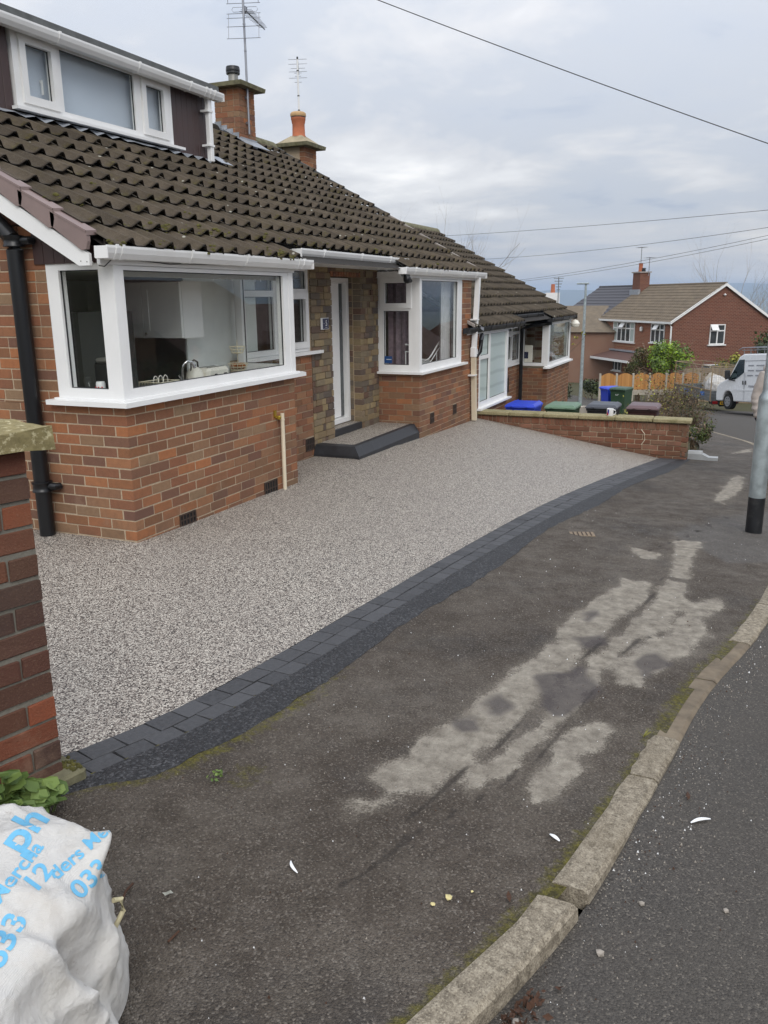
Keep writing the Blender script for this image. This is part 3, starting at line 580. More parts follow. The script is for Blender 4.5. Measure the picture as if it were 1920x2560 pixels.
# far side of the road
tag(sheet('far_pavement', frange(10, 56, .6), lambda x: KERB(x) - (8.2 + .35 * max(0, x - 10)), lambda x: KERB(x) - (6.15 + .35 * max(0, x - 10)), 4, lambda x, y: RZ(x, KERB(x) - 6) + .09, 'pavement', dict(wear=lambda x, y: .1)), kind='structure')
# ------------------------------------------------------------------ the two bungalows
TP, TZ0, TY0 = .57, 1.994, -.12                 # roof pitch, and a point of the tile bed
def roof_z(y): return TZ0 + TP * (y - TY0)
SL = math.hypot(1, TP)
BR = {}
def brick_mesh(name, mat, size, c=.0028):
    key = (name, mat) + tuple(round(q, 3) for q in size)
    if key not in BR:
        mb = MB(); h = [q / 2 for q in size]; mb.cbox([-q for q in h], h, c); BR[key] = mb.mesh(name, MT[mat])
    return BR[key]
class Bricks:
    """collects single bricks; the largest on the photograph become parts, the rest one joined part"""
    def __init__(s, name, mat): s.name = name; s.mat = mat; s.l = []
    def add(s, lo, hi, parent, jit=.0016):
        lo, hi = [min(a, b) for a, b in zip(lo, hi)], [max(a, b) for a, b in zip(lo, hi)]
        if min(h - l for l, h in zip(lo, hi)) < .012: return
        s.l.append((lo, hi, parent, jit))
    def flush(s, root, cap=300, rest='brickwork', minpx=0):
        def key(e):
            c = [(a + b) / 2 for a, b in zip(e[0], e[1])]; d = sorted(b - a for a, b in zip(e[0], e[1])); return -px_size(c, d[-1]) * (2 if e[3] > 0 else 1)
        s.l.sort(key=key); mb = MB()
        rootM = root.matrix_world
        for i, (lo, hi, par, jit) in enumerate(s.l):
            c = [(a + b) / 2 for a, b in zip(lo, hi)]; sz = [b - a for a, b in zip(lo, hi)]
            j = [random.uniform(-jit, jit) for _ in range(3)]
            if i < cap:
                o = link(s.name, brick_mesh(s.name, s.mat, sz), par, [a + b for a, b in zip(c, j)])
                o.rotation_euler = [random.uniform(-.004, .004) for _ in range(3)]
            else:
                mb.box([a + q for a, q in zip(lo, j)], [b + q for b, q in zip(hi, j)])
        if mb.v: tag(mb.build(rest, MT[s.mat], root), kind='stuff')
CH = .0752                                     # course height
def tile_mesh(w, gauge, mat, seed):
    rnd = random.Random(seed); mb = MB(); n = 9; L = gauge * 1.22 * SL / SL
    xs = [0, .14, .27, .40, .52, .64, .74, .84, .93, 1.0]
    def prof(u): 
        k = 0
        if u < .36: k = .06 * (1 - math.cos(u / .36 * 6.283)) * -.5
        elif u < .72: k = .5 - .5 * math.cos((u - .36) / .36 * math.pi)
        else: k = .5 + .5 * math.cos((u - .72) / .28 * math.pi)
        return k
    rows = [(0, .050, .030), (.5, .036, .018), (1, .016, .002)]
    vs = []; al = []
    for t, h, lift in rows:
        for u in xs: vs.append((u * w * 1.02, t * L, lift + prof(u) * h + rnd.uniform(-.0012, .0012))); al.append(t)
    m = n + 1; fs = [(r * m + i, r * m + i + 1, (r + 1) * m + i + 1, (r + 1) * m + i) for r in range(2) for i in range(n)]
    b = len(vs)
    for u in xs: vs.append((u * w * 1.02, .004, .030 + prof(u) * .050 - .016)); al.append(-.05)
    fs += [(b + i, b + i + 1, i + 1, i) for i in range(n)]
    mb.add(vs, fs); me = mb.mesh('roof_tile', MT[mat]); at = me.attributes.new('along', 'FLOAT', 'POINT'); at.data.foreach_set('value', al)
    return me
def house(root, mir, dz, o):
    X = (lambda x: 15.7 - x) if mir else (lambda x: x)
    bx = lambda mb, lo, hi, m=0: mb.box((X(lo[0]), lo[1], lo[2] + dz), (X(hi[0]), hi[1], hi[2] + dz), m)
    pt = lambda x, y, z: (X(x), y, z + dz)
    base = -.62 if not mir else -.75
    wall = MB(); BK = Bricks('brick', 'brick'); ST = Bricks('stone', 'stone')
    walls = later('wall', root)           # filled in below
    def brick(lo, hi, B=BK, par=None, jit=.0016): B.add((X(lo[0]), lo[1], lo[2] + dz), (X(hi[0]), hi[1], hi[2] + dz), par or walls, jit)
    def courses(z0, z1):
        k = math.floor((z0 + .0) / CH + .001)
        while k * CH < z1 - .02:
            yield k, max(z0, k * CH + .009), min(z1, (k + 1) * CH); k += 1
    def run(k, u0, u1, z0, z1, put, off=None, L=.2155, j=.009):
        """one course from u0 to u1; put(a, b, z0, z1)"""
        first = (.103 if k % 2 else .2155) if off is None else off
        a = u0; b = u0 + first
        while a < u1 - .01:
            b = min(b, u1)
            if u1 - b < .03: b = u1
            q = random.uniform(-.004, .004) if b < u1 else 0
            put(a, b - (j if b < u1 else 0) + q, z0, z1); a = b + q; b = a + L + j * .0
    def front(u0, u1, z0, z1, y, B=BK, holes=(), starts=None, depth=.1, L=.2155, jit=.0016):
        for k, a, b in courses(z0, z1):
            segs = [(u0, u1)]
            for h in holes:
                if b > h[2] + .02 and a < h[3] - .02: segs = [s for g in segs for s in ((g[0], min(g[1], h[0])), (max(g[0], h[1]), g[1])) if s[1] - s[0] > .015]
            for i, (p, q) in enumerate(segs):
                off = None if i == 0 else random.choice((.103, .2155, .16))
                if starts == 'rand': off = random.choice((.07, .11, .16, .2))
                run(k, p, q, a, b, lambda s, t, c, d: brick((s, y, c), (t, y + (.2155 if k % 2 and s == p and p in (0, 5.66) and y == 0 and off is None else depth), d), B, None, jit), off, L)
    def side(y0, y1, z0, z1, x, sgn, B=BK, off=None, top=None, holes=()):
        """courses on a wall facing -x (sgn -1)"""
        for k, a, b in courses(z0, z1):
            yy = y1 if top is None else min(y1, max(y0, 9))
            lo = y0
            if top is not None:
                ymin = TY0 + (b + .06 - TZ0) / TP
                lo = max(y0, ymin); 
                if 2 * 3.45 - ymin < lo: continue
                yy = min(y1, 2 * 3.45 - ymin)
            segs = [(lo, yy)]
            for h in holes:
                if b > h[2] + .02 and a < h[3] - .02: segs = [s for g in segs for s in ((g[0], min(g[1], h[0])), (max(g[0], h[1]), g[1])) if s[1] - s[0] > .015]
            for p, q in segs:
                f = off if off is not None else ((.103 if k % 2 == 0 else .2155) if p == y0 and p < .3 else random.choice((.103, .2155)))
                s0 = p + (.112 if (k % 2 == 0 and p == 0) else .2245 if p == 0 else 0)
                run(k, s0, q, a, b, lambda s, t, c, d: brick((x, s, c), (x + .1 * -sgn, t, d), B), .2155 if p == 0 else f)
    k_sill, b_sill = .965, .705
    # --- mortar cores
    I = .0035
    bx(wall, (I, I, base), (2.354, .1, k_sill)); bx(wall, (2.26, .1, base), (2.354, .59, k_sill))
    bx(wall, (I, .1, base), (.1, 7.0, k_sill)); bx(wall, (I, .585, k_sill), (.1, 7.0, 2.0))
    yt = lambda z: TY0 + (z + .05 - TZ0) / TP
    wall.prism([pt(I, .585, 2.0), pt(I, 6.9 - .585, 2.0), pt(I, 6.9 - yt(3.95), 3.95), pt(I, yt(3.95), 3.95)], (X(.1) - X(I), 0, 0))
    bx(wall, (2.354, .586, base), (3.80, .7, 1.1)); bx(wall, (3.80, .59, base), (4.318, .7, 2.06)); bx(wall, (4.31, .6, base), (4.312, .9, 2.06))
    bx(wall, (5.112, .586, base), (5.64, .9, 2.06)); bx(wall, (4.318, .592, 1.93), (5.112, .74, 2.06)); bx(wall, (2.4, .588, 2.0), (3.8, .7, 2.06)); bx(wall, (4.318, .76, base), (5.112, .86, .15))
    bx(wall, (5.666, I, base), (7.85, .1, b_sill)); bx(wall, (5.666, .1, base), (5.76, .586, b_sill)); bx(wall, (7.40, I, b_sill), (7.85, .1, 1.93))
    bx(wall, (.1, 6.9, base), (7.85, 7.0, 2.0)); bx(wall, (7.80, .1, base), (7.85, 6.9, 2.0))
    walls.data = wall.mesh('wall', MT['mortar'])
    # --- bricks and stones
    v1 = (.498, .703, -.02, .076); v2 = (1.74, 1.965, -.07, .073); v4 = (6.06, 6.215, .002, .142); v5 = (7.03, 7.185, .002, .142); v3 = (3.59, 3.79, .002, .142)
    zb = -.32
    front(0, 2.36, zb, k_sill, 0, holes=(v1, v2)); 
    side(0, 1.65 if not mir else .4, zb, k_sill, 0, -1, top=True); side(.585, 1.65 if not mir else .6, k_sill, 3.9, 0, -1, top=True)
    side(1.65 if not mir else .4, 6.9, zb, 3.9, 0, -1, off=.2155, top=True)
    front(2.36, 3.795, zb, 1.1, .58, holes=(v3,))
    def stones(u0, u1, z0, z1, y, hole=None):
        z = z0
        while z < z1 - .03:
            h = min(z1, z + random.choice((.075, .075, .072, .078, .15 if random.random() < .08 else .075))); u = u0
            while u < u1 - .01:
                w = random.choice((.07, .10, .14, .18, .22)); e = u1 if u1 - (u + w) < .05 else u + w
                if not (hole and hole[0] < (u + e) / 2 < hole[1] and h > hole[2]):
                    d = random.uniform(0, .012); brick((u, y - d, z), (e - .006, y + .1, h - .006), ST, None, .001)
                u = e
            z = h
    stones(3.805, 4.318, -.12, 2.05, .58); stones(5.107, 5.655, .05, 2.05, .58); stones(4.318, 5.107, 1.985, 2.05, .585)
    def stone_side(y0, y1, z0, z1, x):
        z = z0
        while z < z1 - .03:
            h = min(z1, z + .075); u = y0
            while u < y1 - .01:
                w = random.choice((.07, .1, .2)); e = y1 if y1 - (u + w) < .05 else u + w; brick((x - .003, u + .002, z), (x + .09, e - .006, h - .006), ST, None, .001); u = e
            z = h
    stone_side(.69, .80, .14, 1.93, 5.107)
    front(5.66, 7.845, zb, b_sill, 0, holes=(v4, v5)); front(7.40, 7.845, b_sill, 1.93, 0, starts='rand')
    side(0, .578, .05 if not mir else zb, b_sill, 5.66, -1)
    side(.105, .578, zb, k_sill, 2.36, 1)
    # soldier lintel over the door
    u = 4.30
    while u < 5.14: brick((u, .572, 1.925), (u + .062, .68, 1.978)); u += .07
    # --- chimney
    cz, czp = o['chimney'], roof_z(3.1)
    ch = MB(); bx(ch, (6.676, 3.186, 3.6), (7.084, 3.594, cz)); chim = link('chimney', ch.mesh('chimney', MT['mortar']), root)
    k = 0; z = 3.72
    while z < cz - .02:
        ze = min(cz, z + CH)
        for (a, b) in (((6.67, 6.885), (6.894, 7.09)) if k % 2 else ((6.67, 6.772), (6.781, 6.99), (6.999, 7.09))): brick((a, 3.18, z + .008), (b, 3.27, ze), BK, chim)
        for (a, b) in (((3.279, 3.38), (3.389, 3.6)) if k % 2 else ((3.279, 3.485), (3.494, 3.6))): brick((6.67, a, z + .008), (6.76, b, ze), BK, chim)
        z += CH; k += 1
    cap = MB(); cap.add([pt(a, b, c) for c, e in ((cz, .12), (cz + .055, .13)) for a, b in ((6.67 - e, 3.18 - e), (7.09 + e, 3.18 - e), (7.09 + e, 3.6 + e), (6.67 - e, 3.6 + e))],
                [(3, 2, 1, 0), (4, 5, 6, 7), (0, 1, 5, 4), (1, 2, 6, 5), (2, 3, 7, 6), (3, 0, 4, 7)]); cap.build('chimney_cap', MT['mossy_cap'], chim)
    cx, cy = X(6.88), 3.39; fl = MB(); s4 = [(a, b) for a, b in ((6.59, 3.1), (7.17, 3.1), (7.17, 3.68), (6.59, 3.68))]
    t4 = [(6.78, 3.29), (6.98, 3.29), (6.98, 3.49), (6.78, 3.49)]; fz = cz + .057; fh = o['flaunch']
    fl.add([pt(a, b, fz) for a, b in s4] + [pt(a, b, fz + fh) for a, b in t4], [(0, 1, 5, 4), (1, 2, 6, 5), (2, 3, 7, 6), (3, 0, 4, 7), (4, 5, 6, 7)]); fl.build('flaunching', MT[o['flaunch_mat']], chim)
    pz = fz + fh - .01 + dz
    if not mir:
        m = MB(); m.lathe([(.072, 0), (.072, .13), (.068, .131), (.068, .17)], (cx, cy, pz), 20); m.build('chimney_pot', MT['steel_pot'], chim, True)
        m = MB(); m.lathe([(.070, .125), (.098, .13), (.102, .15), (.098, .158), (.102, .166), (.102, .20), (.098, .206), (.10, .215), (.094, .232), (.06, .238)], (cx, cy, pz), 24); m.build('cowl', MT['black_paint'], chim, True)
    else:
        m = MB(); m.lathe([(.125, 0), (.108, .03), (.104, .2), (.112, .22), (.118, .26), (.124, .27), (.124, .30), (.10, .31)], (cx, cy, pz), 20); m.build('chimney_pot', MT['terracotta'], chim, True)
        m = MB(); m.lathe([(.10, .29), (.125, .30), (.125, .315)], (cx, cy, pz), 20); m.build('cowl_ring', MT['black_paint'], chim, True)
        m = MB(); m.lathe([(.128, .315), (.134, .33), (.132, .365), (.11, .385), (.05, .392)], (cx, cy, pz), 20); m.build('cowl', MT['buff_clay'], chim, True)
    ld = MB()                                        # lead flashing stepped up the chimney
    for i in range(4):
        y = 3.2 + i * .1; z0 = roof_z(y) + .0; bx(ld, (6.657, y, z0 + .02), (6.668, y + .11, z0 + .15))
    bx(ld, (6.655, 3.165, roof_z(3.18) - .01), (7.10, 3.178, roof_z(3.18) + .10))
    ld.prism([pt(6.60, 2.96, roof_z(2.96) + .075), pt(7.12, 2.96, roof_z(2.96) + .075), pt(7.12, 3.18, roof_z(3.18) + .078), pt(6.60, 3.18, roof_z(3.18) + .078)], (0, 0, .006))
    ld.prism([pt(6.56, 2.99, roof_z(2.99) + .072), pt(6.665, 2.99, roof_z(2.99) + .072), pt(6.665, 3.45, roof_z(3.45) + .075), pt(6.56, 3.45, roof_z(3.45) + .075)], (0, 0, .006))
    ld.build('lead_flashing', MT['lead'], chim)
    # --- roof
    g = .255; w = .2035; nrow = 14; x0 = -.10; ncol = 40
    rf = MB(); d = -.03
    rf.add([pt(-.09, -.04, roof_z(-.04) + d), pt(7.95, -.04, roof_z(-.04) + d), pt(7.95, 3.45, roof_z(3.45) + d), pt(-.09, 3.45, roof_z(3.45) + d), pt(7.95, 6.94, roof_z(-.04) + d), pt(-.09, 6.94, roof_z(-.04) + d)], [(0, 1, 2, 3), (3, 2, 4, 5)])
    bx(rf, (-.09, -.03, 1.972), (2.27, -.022, roof_z(-.03) + .02)); bx(rf, (5.03, -.03, 1.972), (7.95, -.022, roof_z(-.03) + .02)); bx(rf, (2.27, .195, 2.07), (5.03, .203, roof_z(.2) + .02))
    roof = link('roof', rf.mesh('roof', MT['roof_felt']), root)
    tm = [tile_mesh(w, g * SL, o['tile'], 3 + i) for i in range(6)]
    pos = []; pitch = math.atan(TP)
    for r in range(nrow):
        y = -.108 + r * g
        for c in range(ncol):
            x = x0 + c * w + .0; xm = x + w / 2
            if r == 0 and 2.27 < xm < 5.03: continue
            if o['dormer'] and .47 < xm < 4.2 and y > 1.72: continue
            if 6.6 < xm < 7.15 and y > 2.95: continue
            xw = X(x + w * 1.02) if mir else X(x)
            zz = roof_z(y) + dz
            pos.append((xw, y + random.uniform(-.004, .004), zz + random.uniform(-.003, .005), random.uniform(-.022, .022), random.uniform(-.012, .012)))
    pos.sort(key=lambda p: -px_size(p[:3], .2)); rest = MB(); ra = []
    ntile = 300
    for i, (x, y, z, ry, rz) in enumerate(pos):
        me = tm[(i * 7 + int(x * 13)) % 6]
        if i < ntile and not mir:
            t = link('roof_tile', me, roof, (x, y, z)); t.rotation_euler = (pitch, ry, rz)
        else:
            M = Matrix.Translation((x, y, z)) @ Matrix.Rotation(rz, 4, 'Z') @ Matrix.Rotation(ry, 4, 'Y') @ Matrix.Rotation(pitch, 4, 'X')
            rest.add([M @ v.co for v in me.vertices], [tuple(p.vertices) for p in me.polygons]); ra += [a.value for a in me.attributes['along'].data]
    me = rest.mesh('roof_tiling', MT[o['tile']]); at = me.attributes.new('along', 'FLOAT', 'POINT'); at.data.foreach_set('value', ra); tag(link('roof_tiling', me, roof), kind='stuff')
    # rear slope, ridge and verges
    rr = MB(); rr.prism([pt(-.1, 3.45, roof_z(3.45)), pt(7.98, 3.45, roof_z(3.45)), pt(7.98, 7.1, roof_z(-.2)), pt(-.1, 7.1, roof_z(-.2))], (0, 0, .04)); rr.build('rear_slope', MT['roof_tile_far'], roof)
    x = -.1
    while x < 7.9:
        if not (6.5 < x + .2 < 7.2) and not (o['dormer'] and False):
            m = MB(); e = min(7.98, x + .40)
            m.add([pt(q, 3.45 + .125 * math.cos(a), roof_z(3.45) - .03 + .125 * math.sin(a)) for q in (x, e) for a in [math.pi * i / 8 for i in range(9)]],
                  [(i, i + 1, i + 10, i + 9) for i in range(8)] + [tuple(range(9)), tuple(range(17, 8, -1))]); m.build('ridge_tile', MT['mossy_cap'] if mir or x > 7 else MT[o['tile']], roof)
        x += .405
    # mauve dry verge caps on the gable
    for r in range(nrow):
        y = .047 + r * g; L = g + .03
        m = MB(); xa, xb = -.165, -.135; zt = lambda q: roof_z(q) + .022
        A = [(y, zt(y)), (y + L, zt(y + L) - .02), (y + L, zt(y + L) - .12), (y + .055, zt(y + .055) - .145), (y + .012, zt(y) - .11), (y - .004, zt(y) - .06)]
        m.prism([pt(xa, q, z) for q, z in A], (X(xb) - X(xa), 0, 0))
        m.prism([pt(xa - .004, y - .005, zt(y) + .004), pt(-.075, y - .005, zt(y) + .012), pt(-.075, y + L, zt(y + L) - .008), pt(xa - .004, y + L, zt(y + L) - .016)], (0, 0, -.014))
        m.prism([pt(xa - .004, y - .006, zt(y) + .003), pt(-.075, y - .006, zt(y) + .011), pt(-.075, y - .006, zt(y) - .018), pt(xa - .004, y - .006, zt(y) - .026)], (0, .006, 0))
        m.build('verge_cap', MT['verge'], roof)
        m = MB(); y2 = y - .155      # pale strip along the party verge
        m.prism([pt(7.985, y2, roof_z(y2) + .03), pt(8.035, y2, roof_z(y2) + .03), pt(8.035, y2 + g, roof_z(y2 + g) + .015), pt(7.985, y2 + g, roof_z(y2 + g) + .015)], (0, 0, .045)); m.build('verge_strip', MT['cement'] if r < 6 else MT['grey_felt'], roof)
    # barge board
    m = MB(); q = lambda y: 1.975 + .565 * (y - .058)
    m.prism([pt(-.15, .056, 1.902), pt(-.15, .145, 1.902), pt(-.15, 3.45, q(3.45) - .12), pt(-.15, 3.45, q(3.45)), pt(-.15, .056, 1.975)], (X(-.125) - X(-.15), 0, 0))
    m.prism([pt(-.123, .15, 1.92), pt(-.123, 3.45, q(3.45) - .14), pt(-.123, 3.45, q(3.45) - .128), pt(-.123, .15, 1.932)], (X(.0) - X(-.123), 0, 0)); m.build('barge_board', MT['upvc'], root)
    for z, y in ((1.925, .075), (1.93, .125)):
        m = MB(); m.tube([pt(-.153, y, z), pt(-.149, y, z)], .004, 8); m.build('screw', MT['steel_pot'], root)
    m = MB(); u = .12
    while u < .66:
        zt_ = roof_z(u) - .11; m.prism([pt(-.012, u, 1.925), pt(-.012, u + .088, 1.925), pt(-.012, u + .088, max(1.93, roof_z(u + .088) - .12)), pt(-.012, u, max(1.928, zt_))], (X(0) - X(-.012), 0, 0)); u += .092
    m.build('gable_boarding', MT['cladding'], root)
    # --- windows
    def grid_frame(mb, ax, c0, depth, U, Z, panes, put):
        us = sorted(set([U[0], U[1]] + [q for p in panes for q in p[:2]])); zs = sorted(set([Z[0], Z[1]] + [q for p in panes for q in p[2:4]]))
        for a, b in zip(us, us[1:]):
            run0 = None
            for c, d in list(zip(zs, zs[1:])) + [(None, None)]:
                inside = c is None or any(p[0] <= (a + b) / 2 <= p[1] and p[2] <= (c + d) / 2 <= p[3] for p in panes)
                if not inside and run0 is None: run0 = c
                if inside and run0 is not None: put(mb, a, b, run0, c if c is not None else zs[-1]); run0 = None
    def window(name, ax, c0, U, Z, panes, glassm='glass', out=-1, th=.07, sill=None, frame_mat='upvc'):
        """ax 'y': faces -y at y=c0, u along x; ax 'x': faces out*x at x=c0, u along y"""
        def B(mb, a, b, c, d, n0, n1, m=0):
            if ax == 'y': bx(mb, (a, c0 + n0, c), (b, c0 + n1, d), m)
            else: bx(mb, (c0 - out * n0, a, c), (c0 - out * n1, b, d), m)
        root_ = later(name, root); fr = MB(); grid_frame(fr, ax, c0, th, U, Z, panes, lambda mb, a, b, c, d: B(mb, a, b, c, d, 0, th)); root_.data = fr.mesh(name, MT[frame_mat])
        for p in panes:
            a, b, c, d = p[:4]; sash = len(p) > 4 and p[4]
            if sash:
                sm = MB(); e = .052
                for r_ in ((a - .014, a + e, c - .014, d + .014), (b - e, b + .014, c - .014, d + .014), (a + e, b - e, c - .014, c + e), (a + e, b - e, d - e, d + .014)): B(sm, *r_, -.018, .052)
                sm.build('sash', MT[frame_mat], root_); a, b, c, d = a + e, b - e, c + e, d - e
            sl_ = MB()                                    # dark gasket and chamfered bead
            for r_ in ((a, a + .006, c, d), (b - .006, b, c, d), (a + .006, b - .006, c, c + .006), (a + .006, b - .006, d - .006, d)): B(sl_, *r_, .020, .03)
            sl_.build('gasket', MT['seal'], root_)
            gm = MB(); B(gm, a + .002, b - .002, c + .002, d - .002, .030, .05); gm.build('pane', MT[p[5] if len(p) > 5 else glassm], root_)
        return root_
    def sill(x0, x1, y0, y1, z0, z1, pts=None):
        m = MB(); m.prism([pt(*q, z0) for q in (pts or [(x0, y0), (x1, y0), (x1, y1), (x0, y1)])], (0, 0, z1 - z0)); return m.build('window_sill', MT['upvc'], root)
    dark = o.get('room')
    window('window', 'y', 0, (.004, 2.385), (1.018, 1.905), [(.098, 2.216, 1.086, 1.878)])
    window('window', 'x', 0, (.072, .582), (1.018, 1.955), [(.128, .474, 1.086, 1.882)])
    m = MB(); bx(m, (2.31, -.004, 1.012), (2.392, .07, 1.907)); m.build('corner_post', MT['upvc'], root); m = MB(); bx(m, (-.004, -.004, 1.012), (.075, .07, 1.907)); m.build('corner_post', MT['upvc'], root)
    window('window', 'x', 2.39, (.072, .58), (1.018, 1.905), [(.13, .52, 1.086, 1.878)], out=1)
    sill(0, 0, 0, 0, .972, 1.006, [(-.075, -.075), (2.46, -.075), (2.52, .0), (2.52, .06), (.05, .06), (.05, .64), (-.075, .64)])
    m = MB(); m.prism([pt(*q, 1.0065) for q in [(-.03, -.03), (2.42, -.03), (2.42, .06), (.05, .06), (.05, .60), (-.03, .60)]], (0, 0, .012)); m.build('sill_nosing', MT['upvc'], root)
    window('window', 'y', .60, (2.42, 3.82), (1.115, 2.0), [(2.50, 3.05, 1.17, 1.70), (3.14, 3.755, 1.165, 1.725, 1), (3.14, 3.755, 1.78, 1.965, 0), (2.50, 3.05, 1.76, 1.96)], 'glass', th=.06)
    sill(2.40, 4.0, .53, .62, 1.078, 1.112)
    lounge = 'pale_reflection' if mir else 'glass'
    window('window', 'y', 0, (5.664, 7.395), (.735, 1.91), [(5.715, 7.21 if not mir else 6.75, .82, 1.887)] + ([(6.83, 7.32, .82, 1.5, 0, 'pale_reflection'), (6.83, 7.32, 1.56, 1.887, 0, 'pale_reflection')] if mir else []), lounge)
    window('window', 'x', 5.66, (.072, .585), (.735, 1.925), [(.125, .53, 1.555, 1.91, 1), (.15, .505, .82, 1.51, 0)])
    m = MB(); bx(m, (5.655, -.004, .73), (5.735, .07, 1.912)); m.build('corner_post', MT['upvc'], root)
    sill(0, 0, 0, 0, .706, .735, [(5.585, -.075), (7.50, -.075), (7.50, .06), (5.71, .06), (5.71, .575), (5.585, .575)])
    # --- door
    dr = later('front_door', root); m = MB(); grid_frame(m, 'y', .74, .1, (4.322, 5.10), (.150, 1.915), [(4.392, 5.035, .205, 1.86)], lambda mb, a, b, c, d: bx(mb, (a, .735, c), (b, .83, d))); dr.data = m.mesh('front_door', MT['upvc'])
    m = MB(); bx(m, (4.394, .80, .215), (5.033, .85, 1.857)); m.build('door_leaf', MT['upvc'], dr)
    m = MB(); bx(m, (4.955, .792, .22), (5.028, .8, 1.85)); m.build('door_gap_shade', MT['far_glass'], dr); m = MB(); bx(m, (4.43, .76, 1.0), (4.455, .80, 1.16)); m.build('handle', MT['chrome'], dr)  # dark strip added in place of the shaded gap between leaf and frame
    # --- fascias, soffits, gutters
    gm = o['gutter']
    def gutter(x0_, x1_, yf, z, name='gutter', clips=()):
        m = MB(); pr = [(yf + .105, z + .075), (yf + .108, z + .004), (yf + .095, z - .004), (yf + .03, z - .004), (yf + .006, z + .03), (yf - .004, z + .062), (yf - .004, z + .078), (yf + .008, z + .078), (yf + .012, z + .062), (yf + .035, z + .008), (yf + .09, z + .008), (yf + .097, z + .075)]
        m.add([pt(x, a, b) for x in (x0_, x1_) for a, b in pr], [(i, (i + 1) % 12, (i + 1) % 12 + 12, i + 12) for i in range(12)] + [tuple(range(12)), tuple(range(23, 11, -1))])
        for e in (x0_, x1_): bx(m, (e - .004, yf - .002, z - .002), (e + .004, yf + .1, z + .074))
        gt = m.build(name, MT[gm], root)
        for c in clips:
            m = MB(); pr2 = [(yf + .03, z - .009), (yf - .0, z + .03), (yf - .010, z + .062), (yf - .010, z + .085), (yf + .014, z + .085), (yf + .014, z + .079), (yf - .003, z + .079), (yf - .003, z + .062), (yf + .007, z + .03), (yf + .034, z - .003)]
            m.prism([pt(c, a, b) for a, b in pr2], (.024 * (-1 if mir else 1), 0, 0)); bx(m, (c, yf + .03, z - .009), (c + .024, yf + .1, z - .003)); m.build('gutter_bracket', MT[gm], gt)
        return gt
    fm = 'upvc' if not mir else 'black_paint'
    m = MB(); bx(m, (-.12, -.006, 1.909), (2.42, .02, 1.953)); m.build('fascia', MT['upvc'], root)
    m = MB(); bx(m, (-.12, -.004, 1.955), (2.40, .03, 2.0)); bx(m, (.07, .02, 1.906), (2.40, .6, 1.925)); m.build('soffit', MT[fm], root)
    gutter(-.17, 2.60, -.115, 1.945, clips=(-.09, -.03, .72, 1.47, 2.33, 2.42))
    m = MB(); bx(m, (2.40, .155, 2.02), (5.62, .18, 2.13)); bx(m, (2.40, .18, 2.02), (5.62, .6, 2.034)); m.build('soffit', MT[fm], root)
    gutter(2.68, 5.42, .05, 2.062, clips=(3.15, 4.05, 4.85))
    m = MB(); bx(m, (5.02, -.006, 1.915), (8.05, .02, 1.958)); m.build('fascia', MT['upvc'], root)
    m = MB(); bx(m, (5.04, -.004, 1.96), (8.03, .03, 2.0)); bx(m, (5.64, .02, 1.93), (7.86, .6, 1.95)); bx(m, (5.62, .02, 1.925), (5.655, .6, 2.0)); m.build('soffit', MT[fm], root)
    gutter(4.93, 8.26, -.115, 1.95, clips=(5.25, 5.62, 6.2, 7.1, 7.75))
    m = MB(); m.prism([pt(5.12, .0, 1.98), pt(5.12, -.07, 2.01), pt(5.12, .22, 2.16)], (X(5.14) - X(5.12), 0, 0)); m.prism([pt(2.245, .0, 1.98), pt(2.245, -.07, 2.01), pt(2.245, .22, 2.16)], (X(2.26) - X(2.245), 0, 0)); m.build('eaves_cheek', MT['upvc' if not mir else 'black_paint'], root)
    # --- vents
    def vent(v, y, par=root):
        m = MB(); a, b, c, d = v; bx(m, (a, y - .0005, c), (b, y + .03, d), 1); e = .010
        for r_ in ((a, a + e, c, d), (b - e, b, c, d), (a + e, b - e, c, c + e), (a + e, b - e, d - e, d)): bx(m, (r_[0], y - .008, r_[2]), (r_[1], y + .014, r_[3]))
        for i in range(1, 5): u = lerp(a, b, i / 5); bx(m, (u - .006, y - .006, c + e), (u + .006, y + .013, d - e))
        bx(m, (a + e, y - .0065, (c + d) / 2 - .005), (b - e, y + .0125, (c + d) / 2 + .005))
        m.build('air_brick', [MT['iron_vent'], MT['vent_dark']], par)
    for v in (v1, v2, v4, v5): vent(v, .0)
    vent(v3, .58)
    # --- flush
    BK.flush(root, 300); ST.flush(root, 300, 'stonework')
    return X, pt, bx, window, gutter, sill
h1 = empty('brick_bungalow', (0, 0, 0), 'red brick bungalow with white corner windows, brown dormer and stone clad porch beside the driveway', 'house', 'brick bungalows stepping down the hill')
X1, pt1, bx1, window1, gutter1, sill1 = house(h1, False, 0, dict(chimney=4.645, flaunch=.045, flaunch_mat='mossy_cap', tile='roof_tile', dormer=True, gutter='upvc'))
h2 = empty('brick_bungalow', (0, 0, 0), 'lower red brick bungalow with black gutters beyond the first, behind the low garden wall', 'house', 'brick bungalows stepping down the hill')
X2, pt2, bx2, window2, gutter2, sill2 = house(h2, True, -.8, dict(chimney=4.93, flaunch=.14, flaunch_mat='flaunching', tile='roof_tile_far', dormer=False, gutter='black_paint'))
